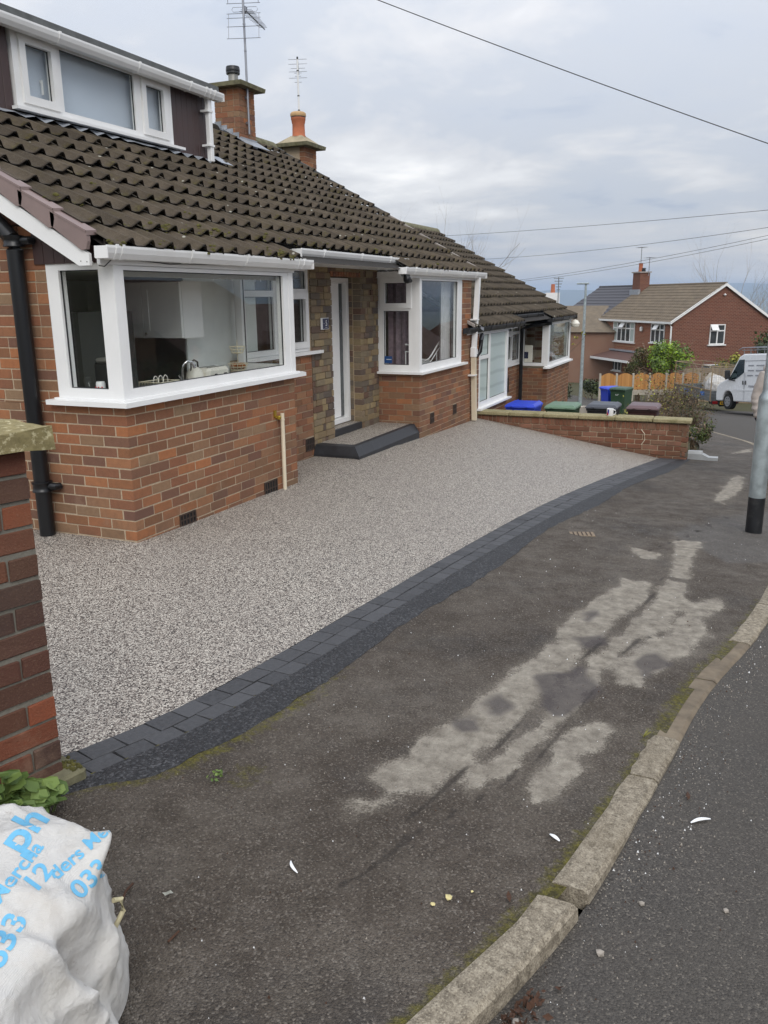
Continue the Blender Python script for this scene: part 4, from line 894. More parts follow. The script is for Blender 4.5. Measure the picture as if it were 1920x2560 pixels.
# ---- dormer on the first bungalow
def dormer():
    d = later('dormer', h1); m = MB(); r = roof_z
    x0, x1, y0, zt = .48, 4.15, 2.03, 3.93
    m.prism([(x0, y0, r(y0) - .1), (x0, 3.35, r(3.35) - .05), (x0, 3.35, zt), (x0, y0, zt)], (.03, 0, 0)); m.prism([(x1 - .03, y0, r(y0) - .1), (x1 - .03, 3.35, r(3.35) - .05), (x1 - .03, 3.35, zt), (x1 - .03, y0, zt)], (.03, 0, 0))
    m.box((x0 + .03, 2.045, 3.12), (1.30, 2.06, 3.92)); m.box((3.48, 2.045, 3.12), (x1 - .03, 2.06, 3.92)); m.box((1.30, 2.045, 3.12), (3.48, 2.06, 3.27))
    d.data = m.mesh('dormer', MT['roof_felt'])
    for a, b in ((x0, 1.30), (3.478, x1)):            # vertical boards
        n = round((b - a) / .094)
        for i in range(n):
            m = MB(); m.cbox((lerp(a, b, i / n) + .0015, 2.02, 3.13 if a > 2 else 3.1), (lerp(a, b, (i + 1) / n) - .0015, 2.045, 3.90), .005); m.build('cladding_board', MT['cladding'], d)
    w2 = window1('dormer_frame', 'y', 2.0, (1.318, 3.462), (3.29, 3.905), [(1.405, 1.80, 3.345, 3.86, 1), (1.872, 2.868, 3.345, 3.862, 0), (2.985, 3.37, 3.345, 3.86, 1)], th=.05)
    w2.parent = d
    s = MB(); s.box((1.27, 1.945, 3.262), (3.595, 2.015, 3.288)); s.build('window_sill', MT['upvc'], d)
    m = MB(); m.prism([(.36, 1.86, 3.935), (.36, 1.87, 4.005), (.36, 3.42, 4.06), (.36, 3.42, 3.9)], (3.82, 0, 0)); m.build('flat_roof', MT['grey_felt'], d)
    m = MB(); m.box((.37, 1.955, 3.895), (4.17, 1.975, 3.934)); m.box((.37, 1.975, 3.905), (4.17, 2.1, 3.934)); m.build('fascia', MT['upvc'], d)
    g = gutter1(.34, 4.24, 1.84, 3.862, clips=(.75, 1.72, 2.78, 3.62, 3.90, 3.98, 4.06)); g.parent = d
    m = MB(); m.cbox((4.02, 1.905, 3.20), (4.085, 1.965, 3.87), .008); dp = m.build('downpipe', MT['upvc'], d)
    for z in (3.36, 3.72):
        m = MB(); m.box((3.985, 1.898, z), (4.09, 2.0, z + .022)); m.build('pipe_clip', MT['upvc'], dp)
    m = MB(); n = 36                                   # lead apron dressed over the tiles
    for i in range(n):
        a, b = lerp(.45, 4.32, i / n), lerp(.45, 4.32, (i + 1) / n); wv = lambda x: .052 + .022 * math.sin((x + .1) / .2035 * 6.283 + 4.2); yy = 1.915 + .02 * mnoise.noise((a * 3, 0, 0)); y2 = 1.915 + .02 * mnoise.noise((b * 3, 0, 0))
        m.face([(a, yy, roof_z(yy) + wv(a)), (b, y2, roof_z(y2) + wv(b)), (b, 2.03, roof_z(2.03) + .035), (a, 2.03, roof_z(2.03) + .035)])
    m.prism([(4.15, 1.86, roof_z(1.86) + .078), (4.36, 1.84, roof_z(1.84) + .08), (4.34, 2.02, roof_z(2.02) + .08), (4.16, 2.05, roof_z(2.05) + .07)], (0, 0, .004)); m.build('lead_apron', MT['lead'], d)
    m = MB(); m.box((x0 + .04, 3.2, 3.0), (x1 - .04, 3.22, 3.9)); m.box((x0 + .04, 2.07, 3.0), (x1 - .04, 3.2, 3.02)); m.box((x0 + .04, 2.07, 3.89), (x1 - .04, 3.2, 3.892)); m.build('loft_room', MT['inner_dark'], d)
    m = MB(); m.box((1.70, 2.075, 3.46), (1.715, 2.09, 3.58)); m.box((1.70, 2.09, 3.56), (1.73, 2.10, 3.58)); m.build('window_catch', MT['upvc'], d)
dormer()
def extras1():
    # step at the front door
    ds = later('doorstep', h1); m = MB(); m.box((3.93, .14, -.2), (5.658, .583, .052)); m.box((4.322, .583, -.2), (5.104, .752, .136)); ds.data = m.mesh('doorstep', MT['resin'])
    m = MB()
    m.prism([(3.80, .58, -.22), (3.80, .02, -.22), (3.80, .02, -.045), (3.855, .10, .05), (3.855, .58, .05)], (0.001, 0, 0))
    A = [(3.77, -.0, -.25), (5.66, -.0, -.25), (5.66, .575, -.25), (3.77, .575, -.25)]; Bz = -.05
    vs = [(3.765, .578, -.25), (3.765, .0, -.25), (5.66, .0, -.25), (3.77, .578, Bz), (3.77, .004, Bz), (5.66, .004, Bz), (3.815, .578, .052), (3.815, .075, .052), (5.66, .075, .052), (3.93, .578, .0535), (3.93, .14, .0535), (5.66, .14, .0535)]
    m = MB(); m.add(vs, [(0, 1, 4, 3), (1, 2, 5, 4), (3, 4, 7, 6), (4, 5, 8, 7), (6, 7, 10, 9), (7, 8, 11, 10)]); m.build('step_edging', MT['step_paint'], ds)
    m = MB(); m.cbox((4.325, .575, .053), (5.10, .605, .139), .006); m.build('step_edging', MT['step_paint'], ds)
    # number plate by the door
    m = MB(); m.box((4.005, .555, 1.335), (4.19, .566, 1.462)); pl = m.build('number_plate', MT['plate_white'], h1); m = MB(); m.box((4.038, .553, 1.340), (4.185, .5555, 1.457)); m.build('plate_face', MT['plate_blue'], pl)
    t = text_mesh('5', .085); o = link('digit', t, pl, (4.125, .5525, 1.375)); o.rotation_euler = (math.pi / 2, 0, 0); t.materials.append(MT['plate_white'])
    m = MB(); m.box((4.06, .552, 1.398), (4.075, .5535, 1.402)); m.box((4.10, .552, 1.355), (4.155, .5535, 1.358)); m.build('plate_line', MT['plate_white'], pl)
    # soil pipe on the gable
    m = MB(); px, py = -.075, .765; m.tube([(px, py, -.08), (px, py, 2.02), (px, py + .02, 2.1), (px - .0, py + .12, 2.2), (px, py + .25, 2.27)], .056, 20); sp = m.build('soil_pipe', MT['black_plastic'], h1, True)
    for z in (.36, 2.07):
        m = MB(); m.lathe([(.058, -.03), (.072, -.028), (.072, -.018), (.066, -.012), (.066, .028), (.073, .034), (.073, .044), (.058, .046)], (px, py, z), 24)
        m.tube([(px + .01, py - .03, z + .01), (px + .02, py - .115, z + .01), (px + .055, py - .12, z + .01)], [.03, .028, .024], 10); m.build('pipe_collar', MT['black_plastic'], sp, True)
    # stub pipe with a gas tap
    m = MB(); m.tube([(2.045, -.035, -.075), (2.05, -.035, .665)], .0185, 14); s = m.build('overflow_pipe', MT['upvc_old'], h1, True)
    m = MB(); m.lathe([(.021, 0), (.021, .03)], (2.045, -.035, -.085), 14); m.build('pipe_foot', MT['black_plastic'], s); m = MB(); m.lathe([(.022, 0), (.022, .012)], (2.05, -.035, .60), 14); m.build('pipe_ring', MT['upvc_old'], s)
    m = MB(); m.tube([(2.045, -.03, .63), (1.99, -.022, .632), (1.985, -.0, .635)], .009, 8); m.lathe([(.012, -.016), (.02, -.01), (.02, .012), (.012, .02)], (1.995, -.03, .63), 12); m.box((1.955, -.012, .64), (1.99, .0, .70)); m.build('gas_tap', MT['tap_brass'], s)
    # white downpipe at the party wall
    m = MB(); w = .034
    def sq(p, q): 
        m.add([(p[0] + a * w, p[1] + b * w, p[2]) for a, b in ((-1, -1), (1, -1), (1, 1), (-1, 1))] + [(q[0] + a * w, q[1] + b * w, q[2]) for a, b in ((-1, -1), (1, -1), (1, 1), (-1, 1))], [(0, 1, 2, 3), (4, 5, 6, 7), (0, 1, 5, 4), (1, 2, 6, 5), (2, 3, 7, 6), (3, 0, 4, 7)])
    sq((7.83, -.06, .86), (7.985, -.06, 1.965)); dp = m.build('downpipe', MT['upvc'], h1)
    m = MB(); sq((7.91, -.06, -.20), (7.82, -.06, .80)); m.build('lower_pipe', MT['upvc_old'], dp)
    m = MB(); m.cbox((7.775, -.1, .78), (7.875, -.015, .93), .01); m.cbox((7.84, -.102, .82), (7.90, -.02, .90), .008); m.build('pipe_joint', MT['upvc'], dp)
    for x, z in ((7.90, 1.33), (7.835, .50)): m = MB(); m.box((x - .105, -.1, z), (x + .045, .005, z + .02)); m.build('pipe_clip', MT['upvc'], dp)
    # security camera below the gutter of the right bay
    m = MB(); m.lathe([(.0, -.06), (.028, -.055), (.045, -.03), (.048, 0), (.04, .02), (.0, .022)], (5.10, -.055, 1.90), 16); c = m.build('security_camera', MT['black_plastic'], h1, True)
    m = MB(); m.tube([(5.085, -.10, 1.875), (5.06, -.115, 1.87)], .022, 14); m.build('lens', MT['seal'], c); m = MB(); m.box((5.08, -.05, 1.91), (5.2, -.02, 1.95)); m.build('bracket', MT['black_plastic'], c)
    m = MB(); m.tube([(5.16, -.035, 1.94), (5.0, -.02, 1.935), (4.93, .02, 2.0)], .004, 6); m.build('camera_lead', MT['cable'], c)
    # thin lead clipped under the left gutter
    m = MB(); m.tube([(-.13, .0, 1.90), (-.10, -.02, 1.895), (-.02, -.02, 1.945), (.02, -.022, 1.95), (.2, -.014, 1.945), (.45, -.01, 1.937), (.6, -.01, 1.93), (.8, -.012, 1.938), (1.1, -.01, 1.942), (1.5, -.01, 1.95)], .0035, 6); m.build('aerial_lead', MT['cable'], h1)
    # sticker in the return window
    m = MB(); m.box((5.668, .39, .84), (5.672, .50, .93)); st = m.build('window_sticker', MT['sticker_blue'], h1); m = MB(); m.box((5.6665, .40, .885), (5.668, .47, .892)); m.build('sticker_line', MT['plate_white'], st)
def text_mesh(s, size, ext=0.0, bold=0.0):
    cu = bpy.data.curves.new('lettering', 'FONT'); cu.body = s; cu.size = size; cu.align_x = 'CENTER'; cu.extrude = ext; cu.offset = bold * size
    o = bpy.data.objects.new('lettering', cu); COL.objects.link(o); dg = bpy.context.evaluated_depsgraph_get(); me = bpy.data.meshes.new_from_object(o.evaluated_get(dg)); bpy.data.objects.remove(o); bpy.data.curves.remove(cu)
    me.materials.clear(); return me
extras1()
def extras2():
    m = MB(); m.tube([(13.02, .50, -1.6), (13.02, .50, 1.0), (13.06, .3, 1.08), (13.3, -.06, 1.12)], .04, 12); m.build('downpipe', MT['black_paint'], h2, True)
    m = MB(); m.tube([(8.15, -.09, 1.10), (8.0, -.12, 1.02), (8.02, -.1, .86), (7.93, -.06, .78)], .035, 12); m.build('swan_neck', MT['black_plastic'], h2, True)
    m = MB(); m.prism([(7.96, -.12, 1.20), (8.14, -.12, 1.16), (8.14, .3, 1.42), (7.96, .3, 1.44)], (0, 0, .05)); m.build('verge_end', MT['lead'], h2)
    m = MB(); m.lathe([(.0, -.03), (.09, -.01), (.11, .06), (.06, .13), (0, .15)], (15.55, -.13, .98), 14); m.build('security_light', MT['cream_enamel'], h2, True)
    m = MB(); m.box((12.2, .56, -.25), (12.3, .58, .05)); m.build('letterbox', MT['black_plastic'], h2)
extras2()
# ------------------------------------------------------------------ rooms seen through the glass
def box_thing(name, lo, hi, mat, label, cat, c=.01):
    ctr = [(a + b) / 2 for a, b in zip(lo, hi)]; ctr[2] = min(lo[2], hi[2]); m = MB(); m.cbox([a - q for a, q in zip(lo, ctr)], [a - q for a, q in zip(hi, ctr)], c)
    return tag(m.build(name, MT[mat], None, loc=ctr), label, cat)
def rooms():
    kr = later('kitchen_room', h1); m = MB()
    m.box((.11, .62, -.05), (.115, 3.0, 1.97)); m.box((.11, 2.9, -.05), (3.4, 2.92, 1.97)); m.box((1.72, .72, .9), (2.9, .74, 1.89)); m.box((2.9, .74, -.05), (2.92, 2.9, 1.89)); kr.data = m.mesh('kitchen_room', MT['inner_wall'])
    m = MB(); m.box((.11, .10, 1.895), (2.30, .62, 1.903)); m.box((.11, .62, 1.895), (3.4, 2.9, 1.903)); m.build('ceiling', MT['blind'], kr).__setitem__('kind', 'stuff')
    m = MB(); m.box((.11, .72, -.06), (3.4, 2.9, -.05)); m.build('floor', MT['inner_floor'], kr)
    m = MB(); m.box((.10, .10, .95), (2.355, .64, .995)); m.build('worktop', MT['worktop'], kr)
    m = MB(); m.box((.12, .12, 1.84), (2.30, .135, 1.90)); m.build('blind_pelmet', MT['blind'], kr)
    m = MB()
    for i in range(9): m.box((1.30 + i * .09, .11, 1.825), (1.304 + i * .09, .114, 1.845))
    m.build('curtain_hook', MT['upvc'], kr).__setitem__('kind', 'stuff')
    cab = empty('wall_cabinet', (1.575, .93, 1.36), 'white panelled kitchen wall cabinet seen through the corner window', 'cabinet')
    m = MB(); m.box((-.14, -.40, 0), (.14, .40, .47)); m.build('carcass', MT['shaker'], cab)
    for y0 in (-.398, .004):
        m = MB(); m.box((-.165, y0, .005), (-.143, y0 + .394, .465)); d = m.build('cabinet_door', MT['shaker'], cab); m = MB()
        for r in ((y0, y0 + .06, .005, .465), (y0 + .334, y0 + .394, .005, .465), (y0 + .06, y0 + .334, .005, .065), (y0 + .06, y0 + .334, .405, .465)): m.box((-.172, r[0], r[2]), (-.1655, r[1], r[3]))
        m.build('door_frame', MT['shaker'], d); m = MB(); m.lathe([(.008, -.01), (.012, 0), (.008, .01)], (-.185, y0 + .36, .04), 10); m.build('knob', MT['chrome'], d)
    t = empty('mixer_tap', (1.06, .30, .995), 'chrome swan neck kitchen tap behind the front window', 'tap'); m = MB()
    m.tube([(0, 0, 0), (0, 0, .13), (.01, -.01, .18), (.04, -.03, .205), (.075, -.05, .19), (.09, -.06, .145)], .012, 10); m.build('spout', MT['chrome'], t, True); m = MB(); m.tube([(-.0, 0, .04), (-.05, 0, .10)], .008, 8); m.build('lever', MT['chrome'], t)
    k = empty('kettle', (1.27, .33, .995), 'cream enamel kettle with black handle on the worktop', 'kettle'); m = MB(); m.lathe([(.078, 0), (.082, .02), (.07, .09), (.05, .125), (.03, .14), (.008, .145)], n=20); m.build('body', MT['cream_enamel'], k, True)
    m = MB(); m.tube([(-.05, 0, .11), (-.045, 0, .18), (0, 0, .2), (.045, 0, .18), (.05, 0, .11)], .008, 8); m.lathe([(.012, .145), (.014, .16), (.0, .168)], n=10); m.build('handle', MT['black_plastic'], k, True); m = MB(); m.tube([(.06, 0, .06), (.11, 0, .115)], [.018, .01], 8); m.build('spout', MT['cream_enamel'], k, True)
    o = empty('toaster', (1.50, .33, .995), 'cream four slice toaster on the worktop', 'toaster'); m = MB(); m.cbox((-.16, -.09, .01), (.16, .09, .125), .025); m.build('body', MT['cream_enamel'], o); 
    for y in (-.04, .04): m = MB(); m.box((-.12, y - .012, .1255), (.12, y + .012, .127)); m.build('slot', MT['seal'], o)
    for x in (-.07, .07): m = MB(); m.cbox((x - .012, -.112, .05), (x + .012, -.091, .075), .004); m.build('lever', MT['black_plastic'], o)
    o = empty('fruit_basket', (1.88, .30, .995), 'two tier cream wire fruit basket beside the toaster', 'basket'); m = MB(); m.tube([(0, 0, 0), (0, 0, .33)], .004, 6)
    for z, r in ((.07, .09), (.22, .07)):
        for q in range(3): rr = r * (.7 + .15 * q); m.tube([(rr * math.cos(a), rr * math.sin(a), z + q * .028) for a in [i * .5236 for i in range(13)]], .0035, 5)
        for i in range(12): a = i * .5236; m.tube([(0, 0, z - .01), (r * .7 * math.cos(a), r * .7 * math.sin(a), z), (r * math.cos(a), r * math.sin(a), z + .056)], .0025, 4)
    m.build('wire_frame', MT['wire_cream'], o)
    for i in range(5): m = MB(); a = i * 1.2566; m.lathe([(0, -.028), (.02, -.02), (.028, 0), (.02, .02), (0, .026)], (.045 * math.cos(a) + 1.88, .045 * math.sin(a) + .30, 1.10), 10); tag(m.build('bread_roll', MT['bread_brown'], None, True), 'round brown bun in the fruit basket, ' + ('nearest the wall', 'nearest the tap', 'at the back left', 'at the front left', 'nearest the glass')[i], 'bun', 'buns in the wire basket')
    o = empty('dish_rack', (.74, .28, .995), 'cream wire dish rack at the left of the kitchen sink', 'dish rack'); m = MB()
    for z in (.01, .075): m.tube([(-.12, -.1, z), (.12, -.1, z), (.12, .1, z), (-.12, .1, z), (-.12, -.1, z)], .004, 5)
    for i in range(8): x = -.12 + i * .0343; m.tube([(x, -.1, .075), (x, -.1, .01), (x, .1, .01), (x, .1, .075)], .003, 4)
    m.build('wire_frame', MT['wire_cream'], o)
    m = MB()
    for i in range(3): m.tube([(-.07 + i * .06 + .028 * math.cos(a), -.02, .075 + .045 * math.sin(a)) for a in [q * .5236 for q in range(13)]], .004, 5)
    m.build('plate_loop', MT['cream_enamel'], o).__setitem__('kind', 'stuff')
    o = empty('coffee_machine', (.30, .34, .995), 'black coffee machine with a silver lid behind the side window', 'coffee machine'); m = MB(); m.cbox((-.09, -.10, 0), (.09, .10, .25), .012); m.build('body', MT['black_plastic'], o); m = MB(); m.cbox((-.08, -.05, .251), (.06, .09, .285), .012); m.build('lid', MT['steel_pot'], o)
    m = MB(); m.box((.30, .62, -.04), (.9, 1.2, 1.6)); tag(m.build('fridge', MT['inner_dark'], None), 'dark tall fridge inside the kitchen behind the side window', 'fridge')
    o = empty('wine_glass', (.16, .45, .995), 'clear stemmed glass on the inner window sill', 'glass'); m = MB(); m.lathe([(.03, 0), (.004, .006), (.004, .07), (.03, .09), (.036, .13), (.032, .16)], n=14); m.build('bowl', MT['glass'], o, True)
    o = empty('utensil_jar', (.17, .35, .995), 'small clear jar with red and white pattern by the side window', 'jar'); m = MB(); m.lathe([(.03, 0), (.034, .02), (.034, .11), (.028, .125)], n=14); m.build('jar', MT['mug_white'], o, True); m = MB()
    for a in (2.4, 3.1, 3.8): m.tube([(.035 * math.cos(a), .035 * math.sin(a), .03), (.036 * math.cos(a + .3), .036 * math.sin(a + .3), .09)], .006, 5)
    m.build('pattern', MT['ink_red'], o).__setitem__('kind', 'stuff')
    # bedroom behind the right bay
    br = later('bedroom', h1); m = MB(); m.box((5.78, 2.6, -.05), (7.78, 2.62, 1.93)); m.box((5.77, .62, -.05), (5.775, 2.6, 1.93)); m.box((7.79, .1, -.05), (7.795, 2.6, 1.93)); br.data = m.mesh('bedroom', MT['wallpaper'])
    m = MB(); m.box((5.77, .1, 1.925), (7.79, 2.6, 1.93)); m.build('ceiling', MT['inner_wall'], br); m = MB(); m.box((5.77, .1, -.06), (7.79, 2.6, -.05)); m.build('floor', MT['inner_floor'], br)
    c = empty('curtain', (0, 0, 0), 'white curtain hanging at the right of the bay window', 'curtain'); m = MB(); pts = [(6.93 + .03 * i, .16 + .022 * math.sin(i * 1.9)) for i in range(14)]
    for (a, b), (a2, b2) in zip(pts, pts[1:]): m.add([(a, b, .1), (a2, b2, .1), (a2, b2, 1.9), (a, b, 1.9), (a, b + .006, .1), (a2, b2 + .006, .1), (a2, b2 + .006, 1.9), (a, b + .006, 1.9)], [(0, 1, 2, 3), (7, 6, 5, 4)])
    m.build('drape', MT['bed_sheet'], c, True)
    c = empty('curtain', (0, 0, 0), 'dark patterned curtain inside the side pane of the right bay', 'curtain'); m = MB(); pts = [(5.80 + .02 * math.sin(i * 1.7), .12 + .028 * i) for i in range(15)]
    for (a, b), (a2, b2) in zip(pts, pts[1:]): m.add([(a + .06, b, .3), (a2 + .06, b2, .3), (a2 + .06, b2, 1.9), (a + .06, b, 1.9)], [(0, 1, 2, 3)])
    m.build('drape', MT['curtain'], c, True)
    bd = empty('bed', (6.5, .75, 0), 'white bed with a scrolled metal frame inside the right bay', 'bed'); m = MB(); m.cbox((-.6, -.45, .3), (.65, 1.0, .80), .08); m.build('mattress', MT['bed_sheet'], bd)
    m = MB(); m.tube([(-.75 + .1 * i, -.52, .95 + .13 * math.cos(i * .42)) for i in range(16)], .011, 8); m.tube([(-.75 + .1 * i, -.52, .87 + .12 * math.cos(i * .42)) for i in range(16)], .008, 8)
    for i in range(0, 16, 3): m.tube([(-.75 + .1 * i, -.52, .2), (-.75 + .1 * i, -.52, .87 + .12 * math.cos(i * .42))], .007, 6)
    for cx in (-.58, -.40): m.tube([(cx + .09 * (1 - t / 14) * math.cos(t * .7), -.53, .95 + .09 * (1 - t / 14) * math.sin(t * .7)) for t in range(13)], .006, 6)
    m.build('bed_frame', MT['white_paint'], bd, True)
    # plain rooms of the lower bungalow
    r2 = later('front_room', h2); m = MB(); m.box((13.5, 1.6, -.85), (15.5, 1.62, 1.1)); m.box((8.0, .9, -.85), (12.9, .92, 1.1)); r2.data = m.mesh('front_room', MT['blind'])
    pc = empty('framed_picture', (13.35, .5, .25), 'pale framed picture standing in the far bay window', 'picture'); m = MB(); m.box((-.0, -.16, 0), (.02, .16, .4)); m.build('frame', MT['cream_enamel'], pc); m = MB(); m.box((-.003, -.07, .12), (-.0005, .07, .26)); m.build('print', MT['plate_blue'], pc)
    m = MB(); m.box((1.45, 2.11, 3.3), (3.42, 2.12, 3.88)); m.build('loft_sky_panel', sky_panel_mat, h1)  # pale panel added behind the dormer glass in place of reflected sky
simple('loft_sky_panel', srgb(194, 203, 216), .9, var=.06, sc=2); sky_panel_mat = MT['loft_sky_panel']  # blue-grey of the reflected sky, put into the panel colour
rooms()
# ------------------------------------------------------------------ garden walls
def near_pier():
    r = empty('brick_pier', (-2.66, -1.90, P(-2.66, -1.9)), 'dark weathered brick garden wall with thick mortar and stone coping at the left edge', 'wall', None, math.atan2(-.262, .965))
    # local: x along the wall (towards the drive end at x=0), -y is the street face
    wl = later('wall', r); c = .0815; n = 14; H = c * n; wd = .225
    m = MB(); m.box((-2.6, .008, -.35), (-.006, wd - .008, H)); wl.data = m.mesh('wall', MT['grey_mortar'])
    for k in range(-3, n):
        z = k * c; x = 0; first = .105 if k % 2 else .225; b = -first
        while x > -2.55:
            b2 = max(b, -2.6); sz = (x - b2 - .012, .105, c - .014); j = [random.uniform(-.003, .003) for _ in range(3)]
            o = link('brick', pier_mesh(sz, k * 31 + int(x * 50)), wl, ((x + b2) / 2 + (.006 if x < 0 else 0), .0525 + j[1], z + c / 2 + j[2])); o.rotation_euler = (random.uniform(-.012, .012), random.uniform(-.008, .008), random.uniform(-.012, .012))
            x = b2; b = b2 - .232
        if k % 2 == 0: o = link('brick', pier_mesh((.105, .105, c - .014), k), wl, (-.0525, .172, z + c / 2))
        else: o = link('brick', pier_mesh((.225, .105, c - .014), k), wl, (-.1125, .172, z + c / 2))
    m = MB(); m.cbox((-.11, -.045, -.09), (.055, .10, .045), .012); pb = m.build('plinth_brick', MT['mossy_cap'], r); pb.rotation_euler.z = .03
    mo = MB(); moss_clump(mo, [(.03 + random.uniform(-.03, .02), random.uniform(-.035, .06), .047) for _ in range(40)], .006); tag(mo.build('moss', MT['moss_lump'], pb, True), kind='stuff')
    x = .06; 
    for ln in (.62, .72, .70, .62):
        m = MB(); bm = bmesh.new(); bmesh.ops.create_cube(bm, size=1); bmesh.ops.subdivide_edges(bm, edges=bm.edges, cuts=5, use_grid_fill=True)
        for v in bm.verts:
            q = Vector((v.co.x * ln, v.co.y * .34, v.co.z * .062)); nn = mnoise.noise_vector(q * 16 + Vector((x * 9, 0, 0))); e = min(1, max(abs(v.co.x), abs(v.co.y)) * 2)
            v.co = q + nn * .007 * e + Vector((0, 0, .006 * nn.z))
        me = bpy.data.meshes.new('coping_stone'); bm.to_mesh(me); bm.free(); me.materials.append(MT['lichen_coping']); o = link('coping_stone', me, r, (x - ln / 2, .11, H + .035)); x -= ln + .008
PMESH = {}
def pier_mesh(sz, seed):
    key = tuple(round(q, 3) for q in sz) + (seed % 4,)
    if key not in PMESH:
        bm = bmesh.new(); bmesh.ops.create_cube(bm, size=1); bmesh.ops.bevel(bm, geom=list(bm.edges), offset=.04, segments=1, affect='EDGES')
        rnd = random.Random(seed)
        for v in bm.verts: v.co = Vector((v.co.x * sz[0], v.co.y * sz[1], v.co.z * sz[2])) + Vector([rnd.uniform(-.0025, .0025) for _ in range(3)])
        for v in bm.verts:
            for i in range(3): v.co[i] = max(-sz[i] / 2, min(sz[i] / 2, v.co[i]))
        me = bpy.data.meshes.new('brick'); bm.to_mesh(me); bm.free(); me.materials.append(MT['pier_brick']); PMESH[key] = me
    return PMESH[key]
def moss_clump(mb, pts, r):
    for p in pts:
        s = r * random.uniform(.6, 1.4); n = 6
        mb.lathe([(s, -s * .3), (s * .9, s * .2), (s * .5, s * .6), (s * .1, s * .75)], p, n)
near_pier()
def far_wall():
    X0 = 8.27; r = empty('garden_wall', (X0, 0, 0), 'low red brick wall with pale stone coping at the far end of the driveway', 'wall')
    wl = later('wall', r); m = MB(); top = -.165; m.box((.012, -3.19, -1.05), (.2, .05, top)); wl.data = m.mesh('wall', MT['mortar'])
    y = .02
    for k in range(6):
        ln = .545; 
        if y - ln < -3.26: ln = y + 3.225
        m = MB(); m.cbox((-.045, -ln + .006, 0), (.255, 0, .058), .012); o = m.build('coping_stone', MT['coping'], r, False, (0, y, top + .012 + random.uniform(-.003, .003))); o.rotation_euler.x = random.uniform(-.006, .006); y -= ln
    z = top - .104; u = .0
    while u > -3.15:                                   # brick-on-edge course
        w = .062 if random.random() < .8 else .13; a = max(u - w, -3.195)
        o = link('brick', brick_mesh('brick', 'garden_brick', (.1, round(u - a - .006, 3), .098), .006), wl, (.05 + random.uniform(-.004, .004), (u + a) / 2, z + .052)); o.rotation_euler.x = random.uniform(-.02, .02); u = a
    for k in range(9):
        z -= .0752; u = .0 - (.11 if k % 2 else 0)
        while u > -3.15:
            a = max(u - .224, -3.195)
            if u - a < .03: break
            mid = (u + a) / 2; g = min(D(8.2, q) if q > SETT_IN(8.2) else P(8.2, q) for q in (u, a))
            if z + .075 > g - .05:
                o = link('brick', brick_mesh('brick', 'garden_brick', (.1, round(u - a - .01, 3), .066), .006), wl, (.05 + random.uniform(-.005, .005) - (.005 if z < g + .09 else 0), mid, z + .0376)); o.rotation_euler.z = random.uniform(-.015, .015)
            u = a
    for k in range(10):                                # end face towards the pavement
        zz = top - .01 - k * .0752 - .07
        o = link('brick', brick_mesh('brick', 'stone' if k % 2 else 'garden_brick', (.215, .09, .066), .006), wl, (.105, -3.165, zz))
    m = MB(); m.tube([(-.012, -2.55, -.27), (-.02, -2.60, -.33), (-.018, -2.61, -.42), (-.016, -2.56, -.5)], .006, 6); m.build('old_cable', MT['upvc_old'], r)
    gm = empty('mug', (X0 + .06, -2.07, top + .07), 'white printed mug standing on the wall coping', 'mug'); m = MB(); m.lathe([(.036, 0), (.04, .006), (.04, .088), (.037, .09), (.035, .02), (.0, .018)], n=20); m.build('body', MT['mug_white'], gm, True)
    gm.scale = (1.25, 1.25, 1.25)
    m = MB(); m.tube([(.0, -.038, .075), (.0, -.06, .07), (.0, -.068, .045), (.0, -.06, .022), (.0, -.038, .018)], .006, 8); m.build('handle', MT['mug_white'], gm, True)
    m = MB()
    def arc(a0, a1, z0, z1, mi):
        n = 4; m.add([(.0408 * math.cos(lerp(a0, a1, i / n)), .0408 * math.sin(lerp(a0, a1, i / n)), z) for z in (z0, z1) for i in range(n + 1)], [(i, i + 1, i + n + 2, i + n + 1) for i in range(n)], mi)
    arc(2.2, 2.6, .01, .045, 0); arc(2.5, 3.0, .03, .08, 1); arc(2.3, 2.8, .012, .03, 0)
    m.build('print', [MT['ink_red'], MT['ink_navy']], gm).__setitem__('kind', 'stuff')
    bl = MB(); bl.prism([(8.42, -3.22, 0), (8.60, -3.22, 0), (8.60, -3.22, .10), (8.55, -3.22, .125), (8.50, -3.22, .115), (8.45, -3.22, .13), (8.42, -3.22, .09)], (0, -.2, 0)); bl.prism([(8.43, -3.42, 0), (8.6, -3.42, 0), (8.6, -3.42, .09), (8.43, -3.42, .09)], (0, -.1, -.05)); bl.prism([(8.44, -3.5, 0), (8.58, -3.5, 0), (8.58, -3.5, .045), (8.44, -3.5, .045)], (0, -.14, 0))
    o = bl.build('barrier_foot', MT['grey_block'], None, loc=(0, 0, P(8.5, -3.4) + .002)); tag(o, 'grey moulded plastic barrier foot lying at the end of the brick wall', 'barrier foot')
far_wall()
